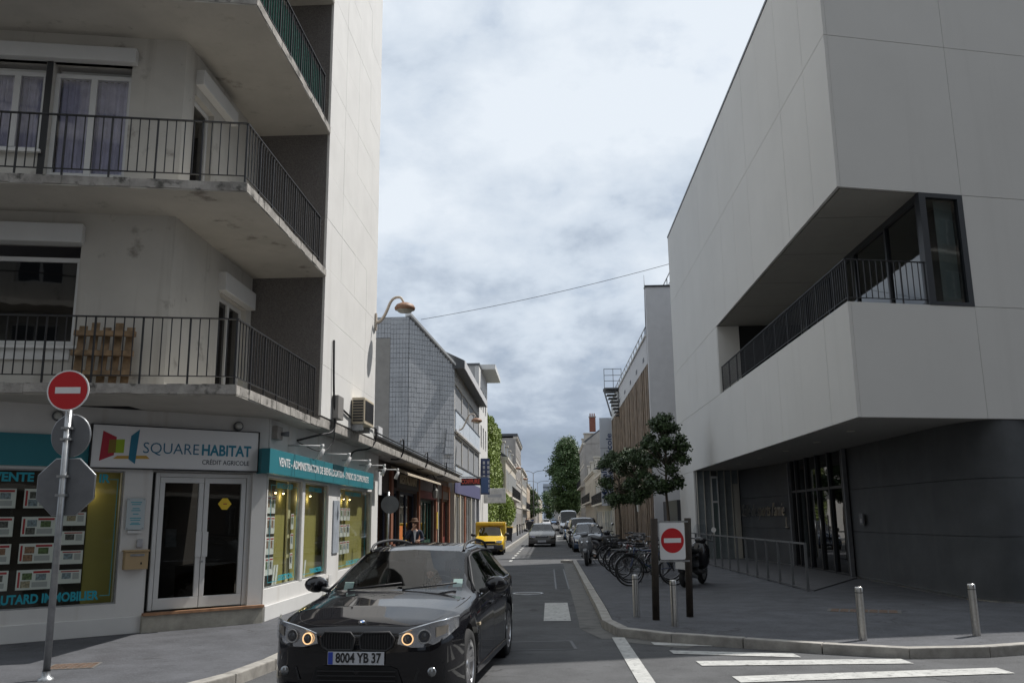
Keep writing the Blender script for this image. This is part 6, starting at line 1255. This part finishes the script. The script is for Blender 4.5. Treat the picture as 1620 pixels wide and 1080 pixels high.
# covers in the pavements
def cover(x, y, w, d, ang, label, m_):
    t = T('drain_cover', label, 'manhole cover', (x, y, ZW)); e = Vector((math.cos(ang), math.sin(ang), 0)); n = Vector((-e.y, e.x, 0)); c = Vector((x, y, ZW))
    mb = MB(); mb.obox(c+UP*.003, e*w/2, n*d/2, UP*.002); mb.build('frame', M_gut, t); mb = MB(); nx = 7
    for i in range(nx):
        for j in range(4): mb.obox(c+e*(w*.92*((i+.5)/nx-.5))+n*(d*.9*((j+.5)/4-.5))+UP*.0065, e*w*.055, n*d*.09, UP*.0015)
    S(mb.build('studs', m_, t), kind='stuff')
M_castr = mat('rusty_cast', (.13, .085, .06), .8, var=.4, vscale=20)
cover(-5.42, 10.15, .52, .42, .25, 'rusty rectangular drain cover on the pavement beside the leaning post', M_castr); cover(5.2, 15.4, 1.15, .5, -.35, 'brown rectangular cover in the shaded pavement before the curved wall', M_castr)
# ------------------------------------------------------------------ bicycles
M_brim = mat('bike_metal', (.20, .20, .21), .4, metal=.7)
def make_bike(label, col, x, y, rz, basket=None, lean=.08, light=False):
    t = T('bicycle', label, 'bicycle', (x, y, ZW), 'bicycles on the pavement stands', rz=rz, local=True); t.rotation_euler = (lean, 0, rz)
    fm = mat('bike_%.2f_%.2f_%.2f' % col, col, .35, coat=.5)
    for wx in (-.52, .53):
        mb = MB(); mb.lathe([(.335+.018*math.cos(q), .018*math.sin(q)) for q in np.linspace(0, 2*math.pi, 7)[:-1]], 32, (wx, 0, .345), 'y', close=True); ty = mb.build('wheel', M_tyre, t)
        mb = MB(); mb.lathe([(.315, -.012), (.305, 0), (.315, .012)], 32, (wx, 0, .345), 'y'); mb.build('rim', M_brim, ty)
        mb = MB()
        for k in range(18):
            q = 2*math.pi*k/18; mb.tube([(wx+.02*math.cos(q+.6), .02 if k % 2 else -.02, .345+.02*math.sin(q+.6)), (wx+.31*math.cos(q), 0, .345+.31*math.sin(q))], .0016, 3, caps=False)
        S(mb.build('spokes', M_brim, ty), kind='stuff')
        mb = MB(); mb.tube([(wx, -.045, .345), (wx, .045, .345)], .022, 10); mb.build('hub', M_brim, ty)
        mb = MB(); mb.lathe([(.375, -.025), (.383, 0), (.375, .025)], 28, (wx, 0, .345), 'y'); g = [i for i in range(28)]; mb.f = [f for f in mb.f if all(mb.v[i][2] > .40 for i in f)]; mb.sm = [True]*len(mb.f); mb.build('mudguard', M_plast if not light else M_brim, t)
    bb, st_, hd_, hb = (-.10, 0, .30), (-.26, 0, .80), (.40, 0, .86), (.44, 0, .62)
    for nm, pa, r in (('seat_tube', [bb, st_], .017), ('top_tube', [(-.24, 0, .72), (.40, 0, .80)], .016), ('down_tube', [bb, hb], .019), ('head_tube', [hb, (.38, 0, .90)], .02)): mb = MB(); mb.tube(pa, r, 8); mb.build(nm, fm, t)
    for s in (-1, 1):
        mb = MB(); mb.tube([bb, (-.52, s*.05, .345)], .011, 6); mb.build('chain_stay', fm, t); mb = MB(); mb.tube([(-.24, 0, .73), (-.52, s*.05, .345)], .010, 6); mb.build('seat_stay', fm, t)
        mb = MB(); mb.tube(smooth_path3([hb, (.46, s*.05, .55), (.53, s*.05, .345)], 2), .012, 6); mb.build('fork_blade', fm, t)
        mb = MB(); mb.tube([(-.10, s*.06, .30), (-.10+s*.15, s*.07, .30-s*.05)], .01, 6); mb.box(-.14+s*.15, -.06+s*.15, s*.07-.0 if s > 0 else s*.07-.09, s*.07+.09 if s > 0 else s*.07, .285-s*.05, .305-s*.05); mb.build('pedal_crank', M_plast, t)
        mb = MB(); mb.tube([(.33, s*.30, 1.04), (.22, s*.30, 1.03)], .017, 8); mb.build('grip', M_plast, t)
    mb = MB(); mb.lathe([(.09, -.004), (.09, .004)], 20, (-.10, .045, .30), 'y'); mb.disc((-.10, .045, .30), .085, (0, 1, 0), 20); mb.build('chainring', M_steel, t)
    mb = MB(); mb.tube([st_, (-.28, 0, .90)], .012, 8); mb.build('seat_post', M_brim, t)
    mb = MB(); P = [(-.42, .075), (-.40, .085), (-.30, .06), (-.16, .022), (-.13, .012)]; mb.add([(x_, s*w, .925-.02*(i == 0)) for i, (x_, w) in enumerate(P) for s in (-1, 1)]+[(x_, s*w*.6, .885) for x_, w in P for s in (-1, 1)], [(2*i, 2*i+1, 2*i+3, 2*i+2) for i in range(4)]+[(10+2*i, 12+2*i, 13+2*i, 11+2*i) for i in range(4)]+[(2*i, 2*i+2, 12+2*i, 10+2*i) for i in range(4)]+[(2*i+1, 11+2*i, 13+2*i, 2*i+3) for i in range(4)]+[(0, 10, 11, 1), (8, 9, 19, 18)], True); mb.build('saddle', M_plast, t)
    mb = MB(); mb.tube([(.38, 0, .90), (.36, 0, .98)], .013, 8); mb.tube(smooth_path3([(.33, -.30, 1.04), (.40, -.2, 1.05), (.38, 0, .99), (.40, .2, 1.05), (.33, .30, 1.04)], 2), .011, 8); mb.build('handlebar', M_brim, t)
    mb = MB(); mb.box(-.80, -.34, -.07, .07, .735, .75); mb.tube([(-.75, .06, .735), (-.55, .06, .36)], .006, 5); mb.tube([(-.75, -.06, .735), (-.55, -.06, .36)], .006, 5); mb.build('rear_rack', M_plast, t)
    mb = MB(); mb.tube([(.46, 0, .80), (.51, 0, .80)], [.03, .035], 10); mb.build('front_light', M_lamp, t)
    if basket:
        x0 = .42 if basket[1] == 'f' else -.80; bmt = mat('basket_%s' % basket[0], {'blue': (.015, .03, .16), 'wire': (.2, .2, .21), 'black': (.02, .02, .02)}[basket[0]], .5); mb = MB()
        for k in range(9):
            xx = x0+.35*k/8
            for s in (-1, 1): mb.tube([(xx, s*.16, .78), (xx, s*.19, 1.02)], .006, 4)
        for k in range(7):
            yy = -.16+.32*k/6
            for xx, w in ((x0, 0), (x0+.35, .0)): mb.tube([(xx, yy, .78), (xx, yy*1.19, 1.02)], .006, 4)
        for z, w in ((.78, .16), (.86, .17), (.94, .18), (1.02, .19)): mb.tube([(x0, -w, z), (x0+.35, -w, z), (x0+.35, w, z), (x0, w, z), (x0, -w, z)], .006, 4)
        mb.quad((x0, -.16, .785), (x0+.35, -.16, .785), (x0+.35, .16, .785), (x0, .16, .785)); mb.build('basket', bmt, t)
    return t
BK = [('black city bicycle with pale saddle nearest the steel bollard', (.02, .02, .022), 2.35, 21.3, .12, None, True), ('bicycle with a blue wire basket behind the black city bicycle', (.03, .05, .12), 2.45, 22.3, .2, ('blue', 'r'), False), ('dark green bicycle leaning beside the blue-basket bicycle', (.015, .05, .03), 2.5, 23.2, .08, None, False),
      ('grey ladies bicycle with a wire front basket', (.15, .15, .16), 2.35, 24.2, .25, ('wire', 'f'), True), ('dark red bicycle parked in the middle of the stands', (.12, .015, .015), 2.55, 25.3, .1, None, False), ('black bicycle with black rear basket in the stands', (.02, .02, .02), 2.35, 26.4, .22, ('black', 'r'), False),
      ('silver bicycle with pale mudguards parked further along', (.35, .35, .36), 2.5, 27.7, .15, None, True), ('navy bicycle next to the silver one at the stands', (.02, .03, .08), 2.35, 29.2, .2, None, False), ('black bicycle at the scooter end of the stands', (.025, .02, .02), 2.4, 30.8, .18, None, False), ('dark brown bicycle last in the stands before the parked cars', (.06, .03, .015), 2.6, 32.3, .1, ('wire', 'f'), False)]
for k, (lab, c, x, y, rz, bk, li_) in enumerate(BK): make_bike(lab, c, x, y, rz+(math.pi if k in (1, 4, 7) else 0), bk, random.uniform(-.1, .1), li_)
for k in range(5):
    st2 = MB(); y = 22.1+k*2.3; st2.tube(smooth_path3([(2.2, y+.3, ZW-.05), (2.2, y+.3, .85), (2.45, y+.3, .92), (2.75, y+.3, .85), (2.75, y+.3, ZW-.05)], 2), .022, 8); S(st2.build('bicycle_stand', M_signback), 'grey hoop bicycle stand on the pavement among the bicycles', 'bicycle stand', 'hoop stands for the bicycles')
# ------------------------------------------------------------------ motor scooters
def make_scooter(label, x, y, rz, col, topbox=False, plate=None):
    t = T('motor_scooter', label, 'scooter', (x, y, ZW), None, rz=rz, local=True); t.rotation_euler = (.10, 0, rz); pm_ = car_paint('scooter_%.2f' % col[0], col)
    for wx, r in ((.66, .25), (-.60, .25)):
        mb = MB(); mb.lathe([(r-.055+.055*math.cos(q), .062*math.sin(q)) for q in np.linspace(0, 2*math.pi, 11)[:-1]], 28, (wx, 0, r), 'y', close=True); w_ = mb.build('wheel', M_tyre, t); mb = MB(); mb.lathe([(.001, .03), (.12, .035), (r-.10, .05)], 20, (wx, 0, r), 'y'); mb.lathe([(.001, -.03), (.12, -.035), (r-.10, -.05)], 20, (wx, 0, r), 'y'); mb.build('rim', M_rim, w_)
    def loft(secs, nm, m_):                                          # sections: x, half width, z low, z high
        mb = MB(); n = 16; vs = []
        for x_, w, z0, z1 in secs:
            for k in range(n): q = 2*math.pi*k/n; c, s = math.cos(q), math.sin(q); vs.append((x_, w*math.copysign(abs(c)**.7, c), (z0+z1)/2+(z1-z0)/2*math.copysign(abs(s)**.7, s)))
        mb.add(vs, [(i*n+k, i*n+(k+1) % n, (i+1)*n+(k+1) % n, (i+1)*n+k) for i in range(len(secs)-1) for k in range(n)]+[tuple(range(n)), tuple(range(len(vs)-1, len(vs)-n-1, -1))], True); return mb.build(nm, m_, t)
    loft([(.62, .10, .55, .70), (.56, .19, .42, .88), (.46, .23, .34, .98), (.36, .22, .36, 1.0), (.30, .15, .45, .96)], 'leg_shield', pm_); loft([(.88, .04, .42, .5), (.80, .085, .40, .56), (.66, .09, .46, .58), (.50, .08, .44, .52)], 'front_mudguard', pm_)
    loft([(.36, .2, .27, .36), (0, .21, .25, .34), (-.2, .2, .26, .40)], 'footboard', M_plast); loft([(.0, .13, .34, .62), (-.15, .19, .38, .78), (-.45, .20, .42, .80), (-.75, .15, .55, .82), (-.95, .06, .68, .80)], 'rear_body', pm_)
    loft([(.02, .10, .74, .80), (-.15, .16, .76, .86), (-.40, .17, .77, .88), (-.70, .15, .81, .93), (-.90, .08, .84, .90)], 'seat', M_plast)
    for s in (-1, 1):
        mb = MB(); mb.tube([(.50, s*.07, .72), (.66, s*.09, .25)], .025, 8); mb.build('fork', M_rim, t)
        mb = MB(); mb.tube(smooth_path3([(.42, 0, 1.02), (.40, s*.18, 1.06), (.32, s*.34, 1.03)], 2), .016, 8); mb.build('handlebar', M_plast, t)
        mb = MB(); mb.tube([(.36, s*.25, 1.06), (.38, s*.32, 1.26)], .006, 5); mr_ = mb.build('mirror_stem', M_plast, t); mb = MB(); mb.tube([(.385, s*.33, 1.30), (.36, s*.33, 1.30)], [.045, .06], 14); mb.build('mirror', M_chrome, mr_)
        mb = MB(); mb.tube([(-.60, s*.10, .25), (-.62, s*.13, .60)], .02, 8); mb.build('shock_absorber', M_steel, t)
        mb = MB(); c = (.605, s*.09, .76); mb.lathe([(.001, .03), (.045, .02), (.055, -.01)], 14, c, 'x'); mb.build('headlight', M_lamp, t)
    loft([(.50, .11, .96, 1.08), (.40, .14, .96, 1.10), (.30, .11, .98, 1.07)], 'handlebar_cowl', pm_)
    mb = MB(); mb.add([(.52, s*.18, 1.02) for s in (-1, 1)]+[(.44, s*.20, 1.25) for s in (-1, 1)]+[(.40, s*.13, 1.40) for s in (-1, 1)], [(0, 1, 3, 2), (2, 3, 5, 4)], True); mb.build('wind_shield', G_lamp, t)
    mb = MB(); mb.tube([(-.2, -.16, .22), (-.55, -.19, .28), (-.85, -.20, .36)], [.03, .055, .05], 10); mb.build('exhaust', M_steel, t); mb = MB(); mb.tube([(-.1, .1, .25), (-.12, .22, .0)], .012, 6); mb.build('side_stand', M_steel, t)
    mb = MB(); mb.obox((-.95, 0, .70), (.02, 0, .005), (0, .07, 0), (.0, 0, .04)); mb.build('tail_light', M_red, t)
    mb = MB(); mb.obox((-.93, 0, .50), (.004, 0, 0), (0, .11, 0), (-.02, 0, .085)); mb.build('number_plate', M_signw if plate else M_plate, t); mb = MB(); mb.obox((-.86, 0, .48), (.05, 0, 0), (0, .06, 0), (-.03, 0, .14)); mb.build('plate_bracket', M_plast, t)
    if topbox: loft([(-.62, .10, .98, 1.2), (-.72, .2, .95, 1.24), (-.95, .2, .95, 1.24), (-1.05, .12, .98, 1.2)], 'top_box', M_plast)
    return t
make_scooter('silver-fronted motor scooter standing at the kerb tip before the parked cars', 1.28, 30.8, TO-.12, (.16, .165, .175)); make_scooter('black motor scooter seen from behind beside the no-entry panel', 3.30, 21.3, math.radians(62), (.012, .012, .014), plate=1)
make_scooter('dark motor scooter parked behind the silver-fronted one', 2.0, 34.2, TO+.5, (.031, .03, .035))
# ------------------------------------------------------------------ bins, lamp posts, far street things
bn = T('wheelie_bin', 'dark wheelie bin with yellow lid standing on the pavement past the van', 'bin', (-2.95, 62, ZW))
mb = MB(); mb.add([(-2.95+sx*w, 62+sy*w, z) for z, w in ((ZW+.08, .22), (ZW+.95, .29)) for sx, sy in ((-1, -1), (1, -1), (1, 1), (-1, 1))], [(0, 1, 2, 3), (4, 7, 6, 5), (0, 4, 5, 1), (1, 5, 6, 2), (2, 6, 7, 3), (3, 7, 4, 0)]); mb.build('body', M_plast, bn, bevel=.02)
mb = MB(); mb.box(-3.26, -2.64, 61.68, 62.32, ZW+.955, ZW+1.03); mb.build('lid', mat('bin_yellow', (.60, .38, .03), .5), bn, bevel=.02)
for s in (-1, 1): mb = MB(); mb.lathe([(.001, -.03), (.1, -.03), (.1, .03), (.001, .03)], 14, (-2.95+s*.2, 62.26, ZW+.1), 'x'); mb.build('wheel', M_tyre, bn)
b2_ = T('litter_bin', 'dark litter bin on the pavement far beyond the yellow-lidded bin', 'bin', (-2.8, 120, ZW)); mb = MB(); mb.box(-3.2, -2.5, 119.7, 120.3, ZW, ZW+1.1); mb.build('body', M_plast, b2_, bevel=.04); mb = MB(); mb.box(-3.25, -2.45, 119.65, 120.35, ZW+1.101, ZW+1.18); mb.build('lid', M_signback, b2_)
for k, (y, h) in enumerate(((150, 9.2), (200, 9.5))):
    t = T('lamp_post', ['tall double-arm lamp post in front of the far ochre house', 'tall double-arm lamp post furthest down the street'][k], 'lamp post', (-2.8, y, ZW)); mb = MB(); mb.tube([(-2.8, y, ZW), (-2.8, y, h)], [.1, .06], 8); mb.build('post', M_signback, t)
    for s in (-1, 1): mb = MB(); mb.tube(smooth_path3([(-2.8, y, h), (-2.8+s*.6, y, h+.35), (-2.8+s*1.9, y, h+.45)], 2), .05, 6); mb.build('arm', M_signback, t); mb = MB(); mb.obox((-2.8+s*2.2, y, h+.44), (.4, 0, 0), (0, .15, 0), (0, 0, .07)); mb.build('lamp_head', M_steel, t)
for k in range(4): mb = MB(); mb.tube([(-3.15, 84+k*7, ZW-.02), (-3.15, 84+k*7, 1.05)], .06, 8); mb.lathe([(.08, 1.03), (.085, 1.1), (.001, 1.17)], 10, (-3.15, 84+k*7, 0)); S(mb.build('street_post', M_black), 'thin black iron post along the pavement before the cream dormered house', 'post', 'black iron posts along the left pavement')
neck_lamp(-4.1, 86, 6.0, 1.1, 'copper gooseneck street lamp on the cream dormered house', 1.); neck_lamp(-4.1, 110, 6.0, 1.1, 'copper gooseneck street lamp on the tall grey flat-roofed house', 1.)
# ------------------------------------------------------------------ people
M_skin = mat('skin', (.46, .27, .19), .55, var=.06, vscale=20)
def skin_mesh(name, J, E, material, parent, sub=2):
    """J: {joint: (x, y, z, rx[, ry])}, E: edges; grown with a Skin modifier"""
    ks = list(J); me = bpy.data.meshes.new(name); me.from_pydata([J[k][:3] for k in ks], [(ks.index(a), ks.index(b)) for a, b in E], []); me.materials.append(material)
    o = link(name, me, parent); md = o.modifiers.new('skin', 'SKIN'); md.use_smooth_shade = True
    if not me.skin_vertices: 
        bm_ = bmesh.new(); bm_.from_mesh(me); bm_.verts.layers.skin.verify(); bm_.to_mesh(me); bm_.free()
    sv_ = me.skin_vertices[0].data
    for i, k in enumerate(ks): r = J[k]; sv_[i].radius = (r[3], r[4] if len(r) > 4 else r[3]); sv_[i].use_root = (i == 0)
    o.modifiers.new('sub', 'SUBSURF').levels = sub; o.modifiers['sub'].render_levels = sub; return o
def hand(J, E, pre, w, d, side, curl):
    """five unequal fingers rooted in the palm at wrist w, pointing along d, palm across side"""
    w, d, side = Vector(w), Vector(d).normalized(), Vector(side).normalized(); n = d.cross(side); pm_ = w+d*.045; J[pre+'p'] = (*pm_, .030, .016); k2 = w+d*.085; J[pre+'k'] = (*k2, .034, .014); E += [(pre+'w', pre+'p'), (pre+'p', pre+'k')]
    for f, (o, L) in enumerate(((-.030, .062), (-.010, .075), (.010, .08), (.030, .072))):
        a = k2+side*o+d*.012; b = a+(d*math.cos(curl*.5)+n*math.sin(curl*.5))*L*.55; c = b+(d*math.cos(curl)+n*math.sin(curl))*L*.45
        J[pre+'a%d' % f] = (*a, .009); J[pre+'b%d' % f] = (*b, .008); J[pre+'c%d' % f] = (*c, .007); E += [(pre+'k', pre+'a%d' % f), (pre+'a%d' % f, pre+'b%d' % f), (pre+'b%d' % f, pre+'c%d' % f)]
    a = w+d*.03+side*.035; b = a+(d*.7+side*.5+n*.3)*.04; J[pre+'t0'] = (*a, .011); J[pre+'t1'] = (*b, .009); E += [(pre+'p', pre+'t0'), (pre+'t0', pre+'t1')]
def face(t, c, r, f, hairm, hat=None, long_=False):
    """eyes, nose, mouth, ears, hair round a head centre c (r half-height), facing f"""
    c = Vector(c); f = Vector(f).normalized(); s = f.cross(UP).normalized(); u = s.cross(f)
    for k in (-1, 1):
        mb = MB(); mb.lathe([(.001, .010), (.007, .007), (.010, 0)], 10, (0, 0, 0), 'z'); q = f.to_track_quat('Z', 'Y').to_matrix(); p = c+f*r*.74+s*k*.030+u*.01; mb.v = [tuple(p+q@Vector(v)) for v in mb.v]; mb.build('eye', mat('eye_dark', (.03, .025, .02), .3), t)
        mb = MB(); mb.obox(c+s*k*r*.70-f*.005, f*.016, s*.008, u*.03); mb.build('ear', M_skin, t, bevel=.006)
    mb = MB(); mb.add([c+f*r*.78+u*.02, c+f*r*.76-u*.022+s*.015, c+f*r*.76-u*.022-s*.015, c+f*(r*.78+.024)-u*.018], [(0, 1, 3), (0, 3, 2), (1, 2, 3), (0, 2, 1)], True); mb.build('nose', M_skin, t)
    mb = MB(); mb.obox(c+f*r*.755-u*.048, s*.022, u*.005, f*.004); mb.build('mouth', mat('lips', (.32, .12, .10), .5), t, bevel=.002)
    mb = MB(); n, m__ = 16, 7; vs = []
    for i in range(m__):
        th_ = (math.pi*.62)*i/(m__-1)
        for k in range(n):
            ph = 2*math.pi*k/n; dr = s*math.cos(ph)*math.sin(th_)*.80+f*math.sin(ph)*math.sin(th_)*.90+u*math.cos(th_)*1.04
            if dr.dot(f) > .35 and th_ > .95: dr = dr*.80
            vs.append(c+dr*(r*1.07)-f*.008+u*.006)
    mb.add(vs, [(i*n+k, i*n+(k+1) % n, (i+1)*n+(k+1) % n, (i+1)*n+k) for i in range(m__-1) for k in range(n)], True); mb.build('hair', hairm, t)
    if hat:
        mb = MB(); mb.lathe([(.001, .095), (.07, .09), (.088, .05), (.092, .0), (.15, -.012), (.155, -.005), (.094, .012)], 24, c+u*.055); mb.build('hat', hat, t)
def person(label, x, y, rz, h=1.68, coat=(.02, .022, .03), trous=(.03, .035, .05), shirt=None, hairc=(.05, .03, .02), hat=None, raise_=False, stride=.0, z=ZW, small=False):
    t = T('person', label, 'person', (x, y, z), None, rz=rz, local=True); k = h/1.72                             # local: faces +x
    J = {'pelvis': (0, 0, .95*k, .12*k, .10*k)}; E = []
    def j(n, p, a, b=None, par=None): J[n] = (p[0]*k, p[1]*k, p[2]*k, a*k, (b or a)*k); E.append((par, n))
    j('waist', (0, 0, 1.10), .115, .09, 'pelvis'); j('chest', (0, 0, 1.30), .145, .10, 'waist'); j('neckb', (0, 0, 1.44), .075, .065, 'chest'); j('neck', (.01, 0, 1.50), .05, .05, 'neckb'); j('jaw', (.03, 0, 1.56), .06, .066, 'neck'); j('head', (.015, 0, 1.63), .074, .088, 'jaw'); j('crown', (.01, 0, 1.69), .05, .06, 'head')
    A = {}
    for s, nm in ((1, 'l'), (-1, 'r')):
        st_ = stride*s
        j(nm+'hip', (0, s*.09, .90), .085, None, 'pelvis'); j(nm+'knee', (.03+st_*.22, s*.095, .50), .055, None, nm+'hip'); j(nm+'calf', (st_*.24, s*.095, .36), .052, None, nm+'knee'); j(nm+'ank', (-.01+st_*.30, s*.095, .09), .035, None, nm+'calf'); j(nm+'toe', (.13+st_*.30, s*.10, .04), .035, .03, nm+'ank')
        j(nm+'sho', (0, s*.185, 1.40), .055, None, 'chest')
        if raise_ and s < 0: el, wr = (.12, -.25, 1.16), (.17, -.09, 1.44)
        elif raise_: el, wr = (.04, .25, 1.14), (.24, .12, 1.12)
        else: el, wr = (-.03-st_*.1, s*.235, 1.13), (.06-st_*.2, s*.235, .90)
        j(nm+'elb', el, .043, None, nm+'sho'); j(nm+'w', wr, .028, .026, nm+'elb'); A[nm] = (el, wr)
    B = dict(J); EB_ = list(E)
    for nm, s in (('l', 1), ('r', -1)):
        el, wr = (Vector(q)*k for q in A[nm]); hand(B, EB_, nm, wr, wr-el, Vector((1, 0, 0)) if abs((wr-el).normalized().x) < .8 else Vector((0, 0, 1)), .7)
    skin_mesh('body', B, EB_, M_skin, t, 1 if small else 2)
    def garment(nm, keys, edges, grow, m_): skin_mesh(nm, {q: (*J[q][:3], J[q][3]+grow, J[q][4]+grow) for q in keys}, edges, m_, t, 1 if small else 2)
    mc = mat('coat_%.3f_%.3f' % coat[:2], coat, .85); mt_ = mat('trousers_%.3f_%.3f' % trous[:2], trous, .85)
    W2 = {'l': A['l'][1], 'r': A['r'][1]}
    ks = ['chest', 'waist', 'pelvis', 'neckb', 'lsho', 'rsho', 'lelb', 'relb', 'lw', 'rw']; garment('jacket', ks, [('chest', 'waist'), ('waist', 'pelvis'), ('chest', 'neckb'), ('chest', 'lsho'), ('chest', 'rsho'), ('lsho', 'lelb'), ('rsho', 'relb'), ('lelb', 'lw'), ('relb', 'rw')], .016*k, mc)
    garment('trousers', ['pelvis', 'lhip', 'rhip', 'lknee', 'rknee', 'lcalf', 'rcalf', 'lank', 'rank'], [('pelvis', 'lhip'), ('pelvis', 'rhip'), ('lhip', 'lknee'), ('rhip', 'rknee'), ('lknee', 'lcalf'), ('rknee', 'rcalf'), ('lcalf', 'lank'), ('rcalf', 'rank')], .014*k, mt_)
    for nm in 'lr': a = Vector(J[nm+'ank'][:3]); mb = MB(); mb.obox(a+Vector((.06, 0, -.05)), (.135, 0, 0), (0, .045, 0), (0, 0, .04)); mb.build('shoe', M_plast, t, bevel=.025)
    if shirt: mb = MB(); mb.add([(v[0]*k, v[1]*k, v[2]*k) for v in ((.128, -.012, 1.08), (.128, .012, 1.08), (.150, .03, 1.26), (.105, .05, 1.43), (.105, -.05, 1.43), (.150, -.03, 1.26))], [(0, 1, 2, 5), (5, 2, 3, 4)], True); mb.build('shirt_front', mat('shirt_pale', shirt, .8), t)
    face(t, Vector((.015, 0, 1.625))*k, .10*k, (1, 0, 0), mat('hair_%.3f' % hairc[0], hairc, .6), hat); return t
person('person in dark jacket and brown hat raising a hand to the face outside the restaurant', -3.72, 24.2, -math.pi/2+.25, 1.56, (.015, .02, .04), (.02, .02, .025), (.55, .56, .6), (.05, .03, .02), mat('hat_brown', (.10, .05, .025), .8), True)
for lab, x, y, rz, c1, c2 in (('pedestrian in a white shirt walking far down the left pavement', -3.2, 132, 1.5, (.6, .6, .6), (.03, .04, .07)), ('pedestrian in dark clothes beside the white-shirted one', -3.4, 128, -1.5, (.02, .02, .025), (.02, .02, .03)), ('pedestrian in a blue top on the pavement before the ochre house', -3.0, 146, 1.6, (.05, .1, .25), (.02, .02, .03))): person(lab, x, y, rz, 1.7, c1, c2, stride=.7, small=True)
# driver of the black estate car, seated, both hands on the wheel
t = T('person', 'driver in a pale blue shirt with one hand on top of the steering wheel', 'person', tuple(cpos), None, rz=HE, local=True); dx, dy = -.34, .37
J = {'pelvis': (dx, dy, .48, .13, .11)}; E = []
def j_(n, p, r, par): J[n] = (*p, r); E.append((par, n))
j_('waist', (dx-.06, dy, .62), .12, 'pelvis'); j_('chest', (dx-.10, dy, .82), .13, 'waist'); j_('neck', (dx-.09, dy, 1.0), .05, 'chest'); j_('jaw', (dx-.06, dy, 1.06), .058, 'neck'); j_('head', (dx-.07, dy, 1.14), .076, 'jaw'); j_('top', (dx-.08, dy, 1.20), .05, 'head')
for nm, s in (('l', 1), ('r', -1)): j_(nm+'sho', (dx-.08, dy+s*.18, .92), .05, 'chest'); j_(nm+'elb', (dx+.16, dy+s*.20, .83), .04, nm+'sho'); j_(nm+'w', (.20, dy+s*.10-(.10 if s < 0 else 0)+.05, 1.04 if s < 0 else .98), .026, nm+'elb'); j_(nm+'hip', (dx+.02, dy+s*.1, .46), .08, 'pelvis'); j_(nm+'knee', (dx+.42, dy+s*.12, .52), .055, nm+'hip'); j_(nm+'ank', (dx+.72, dy+s*.12, .28), .04, nm+'knee')
B = dict(J); EB_ = list(E)
for nm, s in (('l', 1), ('r', -1)): hand(B, EB_, nm, J[nm+'w'][:3], (1, 0, .25), (0, 1, 0), 1.2)
skin_mesh('body', B, EB_, M_skin, t)
ks = ['chest', 'waist', 'pelvis', 'lsho', 'rsho', 'lelb', 'relb']; skin_mesh('shirt', {q: (*J[q][:3], J[q][3]+.014) for q in ks}, [('chest', 'waist'), ('waist', 'pelvis'), ('chest', 'lsho'), ('chest', 'rsho'), ('lsho', 'lelb'), ('rsho', 'relb')], mat('driver_shirt', (.32, .42, .58), .8), t)
ks = ['pelvis', 'lhip', 'rhip', 'lknee', 'rknee', 'lank', 'rank']; skin_mesh('trousers', {q: (*J[q][:3], J[q][3]+.012) for q in ks}, [('pelvis', 'lhip'), ('pelvis', 'rhip'), ('lhip', 'lknee'), ('rhip', 'rknee'), ('lknee', 'lank'), ('rknee', 'rank')], mat('driver_trousers', (.03, .03, .04), .85), t)
face(t, (dx-.07, dy, 1.13), .10, (1, 0, 0), mat('hair_grey', (.10, .09, .08), .6))
